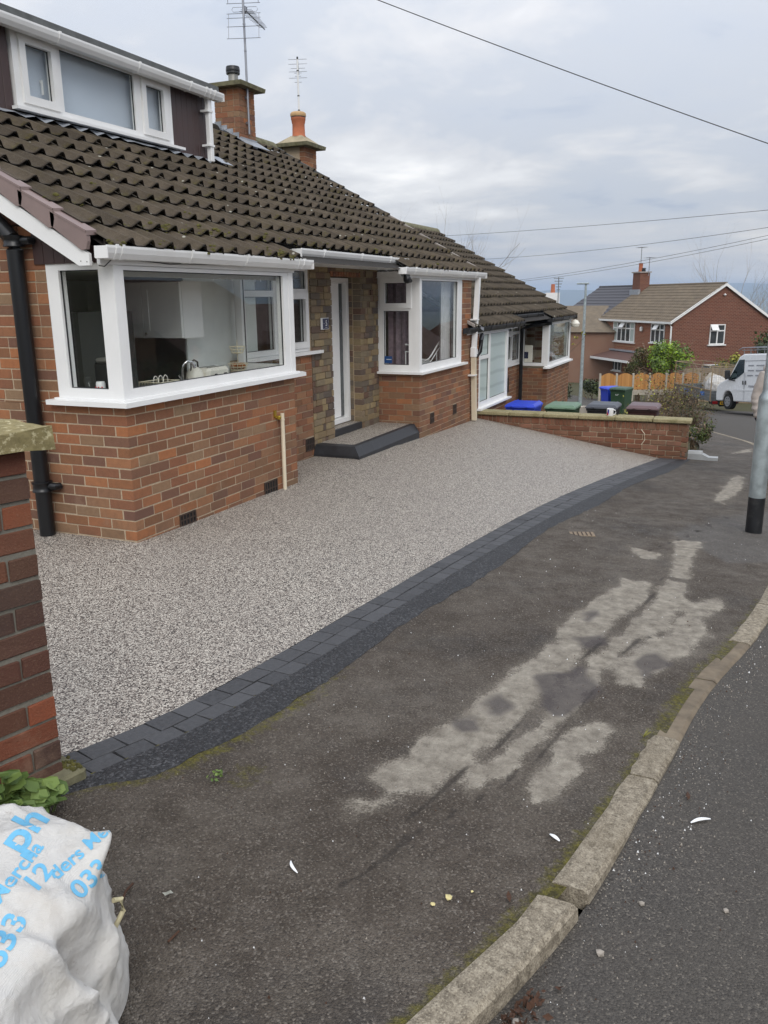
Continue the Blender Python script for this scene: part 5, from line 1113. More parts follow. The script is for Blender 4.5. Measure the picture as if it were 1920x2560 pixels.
# ------------------------------------------------------------------ street lamp
def lamp():
    x, y = 3.22, -4.085; z = P(x, y); r = empty('street_lamp', (x, y, z), 'galvanised steel lamp column with a black painted base on the pavement', 'street lamp')
    m = MB(); m.lathe([(.069, -.2), (.069, .32)], n=28); m.build('painted_base', MT['black_paint'], r, True)
    m = MB(); m.lathe([(.0685, .318), (.0685, 1.16), (.066, 1.19), (.046, 1.23), (.043, 1.26), (.040, 3.0), (.034, 5.2)], n=28); m.build('shaft', MT['galv'], r, True)
    a0 = math.atan2(.55, -.83); m = MB(); n = 6
    m.add([(.0705 * math.cos(a0 + lerp(-.55, .45, i / n) + .25), .0705 * math.sin(a0 + lerp(-.55, .45, i / n) + .25), zz) for zz in (.50, .54, .98, 1.02) for i in range(n + 1)], [(k * (n + 1) + i, k * (n + 1) + i + 1, (k + 1) * (n + 1) + i + 1, (k + 1) * (n + 1) + i) for k in range(3) for i in range(n)]); m.build('access_door', MT['galv'], r, True)
    m = MB(); m.tube([(.0, 0, 5.2), (0, -.1, 5.3), (0, -.5, 5.34)], .025, 10); m.build('bracket', MT['galv'], r, True); m = MB(); m.cbox((-.1, -1.0, 5.30), (.1, -.45, 5.38), .03); m.build('lantern', MT['galv'], r)
lamp()
# ------------------------------------------------------------------ pedestrian by the lamp
def skin_body(name, joints, edges, mat, parent, sub=2):
    """joints: name -> (x, y, z, radius)"""
    ks = list(joints); me = bpy.data.meshes.new(name); me.from_pydata([joints[k][:3] for k in ks], [(ks.index(a), ks.index(b)) for a, b in edges], [])
    o = link(name, me, parent); o.modifiers.new('skin', 'SKIN'); 
    if not me.skin_vertices: 
        bm = bmesh.new(); bm.from_mesh(me); bm.verts.layers.skin.verify(); bm.to_mesh(me); bm.free()
    for i, k in enumerate(ks): 
        rr = joints[k][3]; me.skin_vertices[0].data[i].radius = rr if isinstance(rr, tuple) else (rr, rr)
    me.skin_vertices[0].data[0].use_root = True
    s = o.modifiers.new('sub', 'SUBSURF'); s.levels = sub; s.render_levels = sub
    dg = bpy.context.evaluated_depsgraph_get(); me2 = bpy.data.meshes.new_from_object(o.evaluated_get(dg)); o.modifiers.clear(); o.data = me2; me2.materials.clear(); me2.materials.append(mat)
    me2.polygons.foreach_set('use_smooth', [True] * len(me2.polygons)); return o
def person():
    x, y = 6.86, -4.25; z = P(x, y); r = empty('person', (x, y, z), 'person in a pale beige hooded jacket standing behind the lamp column', 'person', None, rad(128)); r.scale = (.92,) * 3
    # local: faces +y, right hand +x ; 1.75 m tall
    J = dict(pelvis=(0, 0, .95, .13), spine=(0, .0, 1.15, .125), chest=(0, .0, 1.34, (.15, .12)), neck=(0, .0, 1.49, .055), jaw=(0, .03, 1.57, .062), head=(0, .01, 1.66, .088), top=(0, -.005, 1.715, .07))
    E = [('pelvis', 'spine'), ('spine', 'chest'), ('chest', 'neck'), ('neck', 'jaw'), ('jaw', 'head'), ('head', 'top')]
    for s, n in ((1, 'r'), (-1, 'l')):
        J.update({n + 'sh': (.19 * s, 0, 1.42, .055), n + 'el': (.25 * s, -.02, 1.13, .042), n + 'wr': (.262 * s, .06, .90, .028), n + 'pa': (.262 * s, .08, .83, (.024, .038)),
                  n + 'hip': (.09 * s, 0, .9, .085), n + 'kn': (.10 * s, .02, .48, .055), n + 'an': (.11 * s, -.02, .09, .04), n + 'to': (.12 * s, .13, .035, .038)})
        E += [('chest', n + 'sh'), (n + 'sh', n + 'el'), (n + 'el', n + 'wr'), (n + 'wr', n + 'pa'), ('pelvis', n + 'hip'), (n + 'hip', n + 'kn'), (n + 'kn', n + 'an'), (n + 'an', n + 'to')]
        for i, (dy, L, nm) in enumerate(((.030, .060, 'i'), (.010, .068, 'm'), (-.010, .062, 'a'), (-.028, .05, 'p'))):
            J[n + nm + '1'] = (.262 * s, .085 + dy, .79, .0095); J[n + nm + '2'] = (.252 * s, .09 + dy, .79 - L * .6, .009); J[n + nm + '3'] = (.236 * s, .094 + dy, .79 - L, .007); E += [(n + 'pa', n + nm + '1'), (n + nm + '1', n + nm + '2'), (n + nm + '2', n + nm + '3')]
        J[n + 't1'] = (.255 * s, .125, .845, .011); J[n + 't2'] = (.245 * s, .14, .805, .009); E += [(n + 'pa', n + 't1'), (n + 't1', n + 't2')]
    b = skin_body('body', J, E, MT['skin'], r)
    A = dict(pel=(0, 0, .88, (.19, .15)), sp=(0, .0, 1.12, (.19, .15)), ch=(0, .0, 1.36, (.19, .145)), nk=(0, -.01, 1.46, .09)); F = [('pel', 'sp'), ('sp', 'ch'), ('ch', 'nk')]
    for s, n in ((1, 'r'), (-1, 'l')):
        A.update({n + 's': (.19 * s, 0, 1.425, .085), n + 'e0': (.235 * s, -.01, 1.26, .078), n + 'e': (.262 * s, -.02, 1.13, .074), n + 'f': (.27 * s, .02, 1.03, .07), n + 'w': (.268 * s, .055, .925, .055), n + 'c': (.266 * s, .065, .885, .043)}); F += [('ch', n + 's'), (n + 's', n + 'e0'), (n + 'e0', n + 'e'), (n + 'e', n + 'f'), (n + 'f', n + 'w'), (n + 'w', n + 'c')]
    j = skin_body('jacket', A, F, MT['jacket'], r, 3)
    for v in j.data.vertices:                           # folds of the cloth
        q = v.co; nn = mnoise.noise(Vector((q.x * 7, q.y * 7, q.z * 17))); v.co += v.normal * (.011 * nn + (.008 * math.sin(q.z * 62 + q.x * 9) if abs(q.x) > .2 and q.z < 1.12 else 0))
    H = dict(a=(-.12, -.06, 1.50, .04), b=(-.08, -.11, 1.53, .05), c=(0, -.13, 1.54, .055), d=(.08, -.11, 1.53, .05), e=(.12, -.06, 1.50, .04), f=(.09, .08, 1.45, .028), g=(-.09, .08, 1.45, .028)); skin_body('hood', H, [('a', 'b'), ('b', 'c'), ('c', 'd'), ('d', 'e'), ('e', 'f'), ('a', 'g')], MT['jacket'], r)
    T = dict(p=(0, 0, .93, (.165, .13))); K = []
    for s, n in ((1, 'r'), (-1, 'l')): T.update({n + 'h': (.095 * s, 0, .82, .105), n + 'k': (.105 * s, .02, .48, .08), n + 'a': (.112 * s, -.01, .1, .07)}); K += [('p', n + 'h'), (n + 'h', n + 'k'), (n + 'k', n + 'a')]
    skin_body('trousers', T, K, MT['jeans'], r)
    for s in (1, -1): Z = dict(a=(.112 * s, -.03, .06, .055), b=(.118 * s, .08, .045, .05), c=(.122 * s, .17, .035, .04)); skin_body('shoe', Z, [('a', 'b'), ('b', 'c')], MT['shoe'], r)
    hm = MB(); n = 14                                   # short hair
    for i in range(6):
        for k in range(n):
            pass
    bm = bmesh.new(); bmesh.ops.create_uvsphere(bm, u_segments=20, v_segments=12, radius=1)
    for v in list(bm.verts):
        if v.co.y > .35 and v.co.z < .55 or v.co.z < -.45: bm.verts.remove(v)
    for v in bm.verts: v.co = Vector((v.co.x * .092, v.co.y * .108 - .008, v.co.z * .105 + 1.685)) + mnoise.noise_vector(v.co * 6) * .005
    me = bpy.data.meshes.new('hair'); bm.to_mesh(me); bm.free(); me.materials.append(MT['hair']); me.polygons.foreach_set('use_smooth', [True] * len(me.polygons)); link('hair', me, r)
    for s in (1, -1):
        m = MB(); m.lathe([(0, -.012), (.009, -.008), (.012, 0), (.009, .008), (0, .012)], (.033 * s, .083, 1.655), 10); m.build('eye', MT['eye_white'], b, True)
        m = MB(); m.lathe([(.0, -.034), (.012, -.025), (.014, .01), (.010, .03), (0, .034)], (.09 * s, .0, 1.645), 8); m.build('ear', MT['skin'], b, True)
    m = MB(); m.add([(-.014, .088, 1.615), (.014, .088, 1.615), (0, .118, 1.617), (0, .090, 1.665)], [(0, 1, 2), (1, 3, 2), (3, 0, 2)]); m.build('nose', MT['skin'], b)
    m = MB(); m.tube([(-.022, .083, 1.583), (0, .090, 1.585), (.022, .083, 1.583)], .005, 6); m.build('mouth', MT['lip'], b)
person()
# ------------------------------------------------------------------ plants
def leaf_quad(mb, c, n, s, m=0, asp=.6):
    n = Vector(n).normalized(); t = n.orthogonal().normalized(); t.rotate(Matrix.Rotation(random.uniform(0, 6.28), 3, n)); b = n.cross(t); c = Vector(c)
    mb.face([c - t * s, c - b * s * asp + n * s * .12, c + t * s, c + b * s * asp + n * s * .12], m)
def rdir():
    while True:
        v = Vector([random.uniform(-1, 1) for _ in range(3)])
        if .05 < v.length < 1: return v.normalized()
def grow(mb, p, d, L, r, lev, spread, tips, n=5, kids=(2, 4), up=.15, jit=.25):
    pts = [Vector(p)]; rs = [r]; d = Vector(d).normalized(); k = 4
    for i in range(k):
        d = (d + rdir() * jit * .5 + Vector((0, 0, up * .4))).normalized(); pts.append(pts[-1] + d * L / k); rs.append(r * (1 - .5 * (i + 1) / k))
    mb.tube(pts, rs, n if lev > 1 else 3, cap=False)
    if lev == 0: tips.append((pts[-1], d)); return
    for _ in range(random.randint(*kids)):
        i = random.randint(1, k); t = (d + rdir() * spread).normalized(); grow(mb, pts[i], t, L * random.uniform(.55, .8), rs[i] * .62, lev - 1, spread, tips, n, kids, up, jit)
    tips.append((pts[-1], d))
def bush(name, loc, label, cat, rad_, mats, nleaf, leaf=.05, stems=7, lev=2, group=None, twig='twig', clumps=9, dense=1.0):
    """leafy bush: twigs plus many leaf faces in uneven clumps"""
    r = empty(name, loc, label, cat, group); rx, ry, rz = rad_; m = MB(); tips = []
    for i in range(stems):
        d = Vector((random.uniform(-1, 1) * rx, random.uniform(-1, 1) * ry, rz * 1.3)); grow(m, (random.uniform(-.2, .2) * rx, random.uniform(-.2, .2) * ry, -.05), d, rz * .5, .012 * rz + .006, lev, .7, tips)
    m.build('stem', MT[twig], r)
    cl = []
    for i in range(clumps):
        d = rdir(); d.z = abs(d.z) * 1.1 - .15; q = random.uniform(.35, .95); cl.append((Vector((d.x * rx * q, d.y * ry * q, rz * (.55 + d.z * q * .5))), random.uniform(.28, .5) * min(rx, ry, rz), random.randrange(len(mats))))
    mb = MB()
    for i in range(nleaf):
        c, s, k = random.choice(cl); d = rdir(); p = c + d * s * random.uniform(.45, 1.05) * random.choice((1, 1, 1, 1.25)); 
        if p.z < .02: p.z = random.uniform(.02, .2)
        leaf_quad(mb, p, d + rdir() * .8, leaf * random.uniform(.6, 1.3), k if random.random() < .8 else random.randrange(len(mats)))
    mb.build('foliage', [MT[q] for q in mats], r); return r
def twig_bush(name, loc, label, cat, size, mat='twig', n=26, lev=2, leafm=None, nl=0, leaf=.03, L=None):
    r = empty(name, loc, label, cat); m = MB(); tips = []
    for i in range(n):
        d = Vector((random.uniform(-1, 1) * size[0], random.uniform(-1, 1) * size[1], size[2] * random.uniform(.6, 1.2)))
        grow(m, (random.uniform(-.35, .35) * size[0], random.uniform(-.35, .35) * size[1], -.05), d, (L or size[2] * .55) * random.uniform(.6, 1), .009, lev, .8, tips, 4, (2, 4), .05, .5)
    m.build('branches', MT[mat], r).__setitem__('kind', 'stuff')
    if nl:
        mb = MB()
        for i in range(nl): p, d = random.choice(tips); leaf_quad(mb, p + rdir() * .06, rdir(), leaf * random.uniform(.6, 1.3), random.randrange(len(leafm)))
        mb.build('foliage', [MT[q] for q in leafm], r)
    return r
def T_(x, y): return P(x, y) - .05
def depth_at(px, d, h=None):
    """ground point met at photograph column px and distance d along the view"""
    v = RF + RR * ((px - 960) / 2066); a = CP + v * d; return Vector((a.x, a.y, P(a.x, a.y) - .05))
def tree(name, loc, label, h, lev=5, mat='bare_twig', r=.12, spread=.5, kids=(2, 3)):
    o = empty(name, loc, label, 'tree'); m = MB(); tips = []
    m.tube([(0, 0, -.3), (.03, 0, h * .12), (.0, .05, h * .28)], [r * 1.2, r, r * .8], 7); m.build('trunk', MT['bark'], o)
    m = MB()
    for i in range(6): grow(m, (0, .05 * (i % 2), h * random.uniform(.2, .3)), (random.uniform(-1, 1), random.uniform(-1, 1), random.uniform(1.0, 1.8)), h * .42, r * .5, lev, spread, tips, 4, kids, .2, .3)
    m.build('crown', MT[mat], o); return o
def plants():
    random.seed(21)
    # frontage of the lower bungalow
    twig_bush('bare_shrub', (9.6, -2.75, P(9.6, -2.75)), 'dense bare twiggy shrub just behind the right end of the garden wall', 'shrub', (.5, .42, .55), n=70, leafm=['leaf_brown', 'leaf_dark'], nl=900, leaf=.022, lev=3)
    twig_bush('bare_shrub', (11.2, -2.55, P(11.2, -2.5)), 'tall bare brown shrub with drooping twigs beyond the wheelie bins', 'shrub', (.6, .5, .75), n=60, leafm=['leaf_brown', 'leaf_yellow'], nl=200, leaf=.02, lev=3)
    bush('dark_shrub', (10.15, -3.22, P(10.1, -3.2)), 'low grey green shrub spilling onto the pavement beyond the wall end', 'shrub', (.42, .3, .42), ['leaf_dark', 'leaf_hedge', 'twig'], 1500, .022, 8, 2)
    twig_bush('bare_shrub', (13.2, -2.1, P(13.2, -2.1)), 'pale leafless shrub beside the kerb bend, farthest of the bare shrubs', 'shrub', (.7, .7, .8), n=50, leafm=['leaf_yellow', 'leaf_brown'], nl=300, leaf=.022, lev=2)
    bush('dark_shrub', (20.0, 1.55, T_(20, 1.5)), 'dark green rosemary like shrub at the corner of the lower bungalow', 'shrub', (.95, .85, 1.3), ['leaf_dark', 'leaf_dark', 'twig'], 3600, .045, 12, 2, clumps=16)
    s = empty('sapling', (19.2, .98, T_(19.2, 1.0)), 'slender young tree with a few yellow leaves in front of the dark shrub', 'tree'); m = MB(); m.tube([(0, 0, -.1), (-.04, .06, .9), (-.05, .12, 1.6)], [.05, .035, .025], 6); m.build('trunk', MT['bark'], s)
    m = MB(); tips = []
    for d, L in (((-.1, .05, 1), 1.5), ((.1, -.7, 1), 1.0), ((-.1, .7, 1.1), 1.0), ((.1, -1.2, .9), 1.2), ((.0, .3, 1), 1.2)): grow(m, (-.05, .12, 1.45), d, L, .012, 1, .5, tips, 4, (1, 2), .1, .1)
    m.build('branches', MT['twig'], s).__setitem__('kind', 'stuff'); m = MB()
    for i in range(26): p, d = random.choice(tips); leaf_quad(m, p + rdir() * .05, rdir(), .05)
    m.build('foliage', MT['leaf_yellow'], s)
    p = depth_at(1640, 44); bush('conifer', p, 'bright green topped conifer shrub with brown sides near the fence', 'shrub', (1.25, 1.15, 3.5), ['leaf_green', 'leaf_green', 'leaf_bright'], 5200, .07, 10, 2, twig='twig', clumps=26)
    p = depth_at(1575, 44.5); bush('brown_shrub', p, 'rusty brown shrub left of the bright green conifer', 'shrub', (1.0, .85, 2.6), ['leaf_brown', 'leaf_brown', 'twig'], 2800, .055, 10, 2, clumps=16)
    p = depth_at(1460, 45); bush('hedge', p, 'low dark green hedge in front of the grey roofed house', 'hedge', (.9, 1.1, 1.0), ['leaf_hedge', 'leaf_dark'], 1500, .07, 6, 1)
    p = depth_at(1900, 50); bush('evergreen', p, 'dark evergreen tree beside the brick gable above the van', 'tree', (1.6, 1.6, 3.8), ['leaf_hedge', 'leaf_dark'], 3000, .11, 6, 2, clumps=18)
    p = depth_at(1800, 48); bush('shrub', p, 'yellow brown shrub against the foot of the brick gable', 'shrub', (1.0, 1.0, 2.4), ['leaf_yellow', 'leaf_brown', 'leaf_hedge'], 1200, .08, 6, 2)
    p = depth_at(1650, 24); twig_bush('bare_shrub', p, 'grey leafless bush below the arched timber fence', 'shrub', (.9, .8, 1.6), n=60, leafm=['leaf_brown', 'leaf_yellow', 'twig'], nl=900, leaf=.035, lev=3)
    p = depth_at(1705, 22); twig_bush('bare_shrub', p, 'bushy brown leafless shrub in front of the trailer', 'shrub', (.8, .7, .95), n=60, leafm=['leaf_brown', 'twig', 'leaf_dark'], nl=900, leaf=.03, lev=3)
    p = depth_at(1590, 21); twig_bush('bare_shrub', p, 'thin brown shrub right of the far green bin', 'shrub', (.5, .5, .8), n=34, leafm=['leaf_brown', 'leaf_yellow'], nl=300, leaf=.03, lev=3)
    random.seed(5)
    for px, d, h, lab in ((1770, 95, 12.6, 'large bare tree rising behind the ridge of the brown roofed house'), (1840, 100, 11.6, 'bare tree behind the white bargeboard of the brick gable'), (1130, 62, 11.6, 'bare treetop showing above the roof of the lower bungalow'), (1912, 85, 8.6, 'dark bare tree at the right edge beyond the gable'), (1880, 110, 10.4, 'far bare tree low beyond the right gable slope')):
        q = depth_at(px, d); tree('bare_tree', q, lab, h, 4, 'bare_twig' if px != 1912 else 'twig', .16)
    # weeds at the foot of the pier
    r = empty('weed', (-2.93, -1.955, P(-2.93, -1.955)), 'clump of round leaved green weeds at the foot of the dark brick wall', 'weed'); m = MB(); st = MB()
    for i in range(210):
        a = random.uniform(0, 6.28); q = math.sqrt(random.random()); x = q * math.cos(a) * .21 - .06; y = q * math.sin(a) * .09 - x * .26 - .0; z = .03 + .17 * (1 - q * .8) * random.uniform(.4, 1.2); s = random.uniform(.013, .024)
        n = Vector((random.uniform(-.5, .5), random.uniform(-.9, .3), 1)).normalized(); t = n.orthogonal(); b = n.cross(t); c = Vector((x, y, z)); k = 7
        m.face([c + (t * math.cos(j * 6.283 / k) + b * math.sin(j * 6.283 / k)) * s * (1 if j else .75) + n * (.004 * math.cos(j * 12.566 / k)) for j in range(k)])
        if i % 3 == 0: st.tube([(x * .8, y * .8, -.01), c - n * .002], .0018, 3)
    m.build('leaves', MT['leaf_bright'], r).__setitem__('kind', 'stuff'); st.build('stems', MT['leaf_bright'], r).__setitem__('kind', 'stuff')
    m = MB()
    for i in range(24): leaf_quad(m, (random.uniform(-.03, .03), random.uniform(-.02, .02), random.uniform(.008, .03)), rdir() + Vector((0, 0, 1)), .009)
    x, y = -2.42, -2.34; tag(m.build('seedling', MT['leaf_bright'], None, loc=(x, y, P(x, y))), 'tiny pale green weed at the edge of the new tarmac strip', 'weed')
    m = MB()
    for i in range(16): a = random.uniform(0, 6.28); m.face([(0, 0, 0), (.004, .002, 0), (.03 * math.cos(a), .03 * math.sin(a), .035)])
    x = -1.385; y = KERB(x) + .07; tag(m.build('grass_tuft', MT['leaf_yellow'], None, loc=(x, y, P(x, y))), 'small grass tuft behind the kerb joint', 'grass')
    # grass and ground cover of the garden
    m = MB()
    for i in range(7000):
        x = random.uniform(9.2, 17.2); y = random.uniform(INNER(x) + .2, -.3 if x < 15.8 else 3); 
        if mnoise.noise((x * .9, y * .9, 3)) < -.12: continue
        h = random.uniform(.02, .06); a = random.uniform(0, 3.14); z = P(x, y) - .03 + .03 * mnoise.noise((x * 1.3, y * 1.3, 0)); dx, dy = .012 * math.cos(a), .012 * math.sin(a)
        m.face([(x - dx, y - dy, z), (x + dx, y + dy, z), (x + random.uniform(-.02, .02), y + random.uniform(-.02, .02), z + h)], random.choice((0, 0, 1)))
    tag(m.build('grass', [MT['leaf_hedge'], MT['leaf_yellow']]), kind='stuff')
    # moss along the eaves of the first roof
    random.seed(9); m = MB(); pts = []
    for i in range(900):
        r_ = int(abs(random.gauss(0, 1.5))); x = random.uniform(-.1, 2.3) if random.random() < .72 else random.uniform(2.3, 7.9); y = -.108 + r_ * .255 + random.uniform(-.002, .05)
        if 2.27 < x < 5.03 and r_ == 0: y += .255
        if mnoise.noise((x * 1.8, r_ * .7, 2)) < -.02: continue
        u = ((x + .10) / .2035) % 1; pr = max(0, .5 - .5 * math.cos(max(0, min(1, (u - .36) / .36)) * math.pi)) if u < .72 else .5 + .5 * math.cos((u - .72) / .28 * math.pi)
        pts.append((x, y, roof_z(y) + .026 + pr * .05 - (.012 if random.random() < .5 else 0)))
    for p in pts:
        s = random.uniform(.006, .021); m.lathe([(s, -s * .4), (s * 1.05, s * .1), (s * .6, s * .5), (0, s * .65)], p, 6)
    tag(m.build('roof_moss', MT['moss_lump'], h1, True), kind='stuff')
plants()
# ------------------------------------------------------------------ wheelie bins
def wheelie_bin(loc, rz, body, lid, label, group, h=.96, text=None):
    r = empty('wheelie_bin', loc, label, 'wheelie bin', group, rz); w, d = .50, .56
    m = MB(); t, b_ = .5, .40
    def ring(z, k, kd): return [(-w / 2 * k, -d / 2 * kd, z), (w / 2 * k, -d / 2 * kd, z), (w / 2 * k, d / 2, z), (-w / 2 * k, d / 2, z)]
    R = [ring(.05, .80, .72), ring(h - .16, .96, .98), ring(h - .155, 1.02, 1.04), ring(h - .115, 1.02, 1.04)]
    vs = [p for q in R for p in q]; fs = [(i * 4 + k, i * 4 + (k + 1) % 4, i * 4 + 4 + (k + 1) % 4, i * 4 + 4 + k) for i in range(3) for k in range(4)] + [(3, 2, 1, 0)]; m.add(vs, fs); m.build('body', MT[body], r)
    m = MB(); z = h - .112; L = [(-w / 2 - .02, -d / 2 - .045, z), (w / 2 + .02, -d / 2 - .045, z), (w / 2 + .02, d / 2 + .01, z), (-w / 2 - .02, d / 2 + .01, z)]
    L2 = [(x * .98, y * .98, zz + .024) for x, y, zz in L]; L3 = [(x * .86, y * .86, z + .056) for x, y, _ in L]; L4 = [(x * .78, y * .78, z + .064) for x, y, _ in L]
    vs = L + L2 + L3 + L4; fs = [(i * 4 + k, i * 4 + (k + 1) % 4, i * 4 + 4 + (k + 1) % 4, i * 4 + 4 + k) for i in range(3) for k in range(4)] + [(12, 13, 14, 15), (3, 2, 1, 0)]; m.add(vs, fs)
    for s in (-1, 1): m.cbox((s * .13 - .02, -d / 2 - .075, z + .0), (s * .13 + .02, -d / 2 - .04, z + .03), .006)
    m.build('lid', MT[lid], r)
    m = MB(); m.tube([(-.19, d / 2 + .06, h - .13), (.19, d / 2 + .06, h - .13)], .016, 8)
    for s in (-1, 1): m.tube([(s * .19, d / 2 - .02, h - .15), (s * .19, d / 2 + .06, h - .13), (s * .19, d / 2 + .03, h - .05)], .014, 8)
    m.build('handle', MT[body], r)
    for s in (-1, 1):
        m = MB(); m.tube([(s * .21 - .025, d / 2 - .02, .09), (s * .21 + .025, d / 2 - .02, .09)], .09, 16); m.build('wheel', MT['rubber'], r)
    if text:
        for t_, u, sz, ang in text:
            me = text_mesh(t_, sz); me.materials.append(MT['plate_white']); o = link('painted_number', me, r, (u, -d / 2 * .935 - .008, h - .16 - sz * .9)); o.rotation_euler = (math.pi / 2 - .08, ang, 0)
    return r
gb = 'wheelie bins behind the garden wall'; fz = -.13
bz = math.atan2(.25, 1)
face = math.pi * 1.5 + .0
wheelie_bin((9.82, -.38, -.075 - .96), face, 'bin_blue', 'bin_blue', 'bright blue wheelie bin nearest the bungalow behind the garden wall', gb)
wheelie_bin((10.05, -1.02, -.098 - .96), face, 'bin_green', 'bin_lid_green', 'dark green wheelie bin with a paler lid between the blue and black bins', gb)
wheelie_bin((10.30, -1.68, -.098 - .96), face, 'bin_black', 'bin_lid_black', 'black wheelie bin with white painted figures behind the garden wall', gb, text=(('7', -.13, .15, .1), ('QD', .12, .12, -.03)))
wheelie_bin((10.56, -2.33, -.118 - .96), face, 'bin_brown', 'bin_lid_brown', 'brown wheelie bin behind the mug on the garden wall', gb)
q = depth_at(1535, 27); wheelie_bin((q.x, q.y, q.z), face - .3, 'bin_green', 'bin_green', 'green wheelie bin with a white letter standing by the far low wall', 'wheelie bins by the far low wall', text=(('D', -.02, .14, 0),)); 
q = depth_at(1512, 27.6); wheelie_bin((q.x, q.y, q.z), face - .9, 'bin_blue', 'bin_blue', 'blue wheelie bin partly hidden behind the far green bin', 'wheelie bins by the far low wall')
# low edging walls in the far garden
def low_wall(p, q, label, w=.14, h=.16, mat='conc_post'):
    p, q = Vector(p), Vector(q); d = (q - p); d.z = 0; a = math.atan2(d.y, d.x); o = empty('low_wall', (p.x, p.y, p.z), label, 'wall', None, a); L = d.length; n = max(1, round(L / .6)); sl = (q.z - p.z) / L
    for i in range(n): m = MB(); m.cbox((L * i / n + .004, 0, -.2), (L * (i + 1) / n - .004, w, h), .01); b = m.build('coping_stone', MT[mat], o, False, (0, 0, sl * L * (i + .5) / n))
low_wall(depth_at(1405, 21.5), depth_at(1600, 23.5), 'low pale concrete edging wall beyond the wheelie bins')
low_wall(depth_at(1405, 27.5) + Vector((0, 0, .1)), depth_at(1500, 29), 'short low garden wall left of the far blue bin')
# ------------------------------------------------------------------ timber fence with arched panels
def fence():
    a = Vector((37.0, 6.6)); b = Vector((37.6, -1.6)); 
    def at(t): v = a.lerp(b, t); return Vector((v.x, v.y, -2.95))
    p = depth_at(1482, 41); q = depth_at(1720, 41); d = q - p; L = math.hypot(d.x, d.y); ang = math.atan2(d.y, d.x)
    o = empty('timber_fence', (p.x, p.y, -2.86), 'orange brown timber fence of arched panels between concrete posts', 'fence', None, ang); n = 6; w = L / n
    for i in range(n + 1): m = MB(); m.cbox((i * w - .045, -.05, -.4), (i * w + .045, .05, .92), .01); m.build('concrete_post', MT['conc_post'], o)
    for i in range(n):
        m = MB(); m.box((i * w + .05, -.03, -.1), (i * w + w - .05, .03, .14)); m.build('gravel_board', MT['conc_post'], o)
        k = 10
        for j in range(k):
            u0, u1 = i * w + .05 + (w - .1) * j / k, i * w + .05 + (w - .1) * (j + 1) / k; zz = .80 + .13 * math.sin(math.pi * (j + .5) / k)
            m = MB(); m.prism([(u0 + .002, -.02, .15), (u1 + .006, -.02, .15), (u1 + .006, -.02, zz + .01 * (j < 5)), (u0 + .002, -.02, zz + .01 * (j >= 5))], (0, .014, 0)); m.build('fence_board', MT['fence_wood'], o)
        m = MB(); m.box((i * w + .05, .0, .3), (i * w + w - .05, .035, .34)); m.box((i * w + .05, .0, .68), (i * w + w - .05, .035, .72)); m.build('rail', MT['fence_wood'], o).__setitem__('kind', 'stuff')
fence()
# ------------------------------------------------------------------ houses and hedge across the street (mirrored in the window glass)
def across():
    m = MB()
    for i, (x, y) in enumerate(((3, -17), (13.5, -18), (24, -18.5), (35, -19), (47, -18), (58, -17.5), (69, -17))):
        z = P(x, 0) - .6; M = Matrix.Translation((x, y, z)) @ Matrix.Rotation(-.04 * i, 4, 'Z'); m.box((-4.6, -4, -2), (4.6, 4, 2.7), 0, M)
        m.add([M @ Vector(p) for p in ((-4.8, 4.3, 2.6), (4.8, 4.3, 2.6), (4.8, 0, 5.2), (-4.8, 0, 5.2), (4.8, -4.3, 2.6), (-4.8, -4.3, 2.6))], [(0, 1, 2, 3), (3, 2, 4, 5), (1, 4, 2), (0, 3, 5)], 1)
        for u in (-3.2, 1.2): m.box((u, 4.0, .8), (u + 2, 4.05, 2.1), 2, M)
    tag(m.build('opposite_houses', [MT['far_brick_orange'], MT['far_tile_red'], MT['white_paint']]), kind='structure')
    m = MB(); random.seed(77)
    for i in range(9000):
        x = random.uniform(-14, 42); y = KERB(min(x, 30)) - (9.2 if x < 30 else 9) + random.gauss(0, .35) - (.3 if x > 12 else 0) ; y = min(y, KERB(min(max(x, -8), 30)) - 8.6); z = P(x, 0) - .2 + random.random() ** .8 * (1.5 + .5 * mnoise.noise((x * .4, 0, 0)))
        leaf_quad(m, (x, y, z), rdir(), random.uniform(.06, .13), random.choice((0, 0, 1)))
    tag(m.build('opposite_hedge', [MT['leaf_hedge'], MT['leaf_dark']]), kind='stuff')
across()
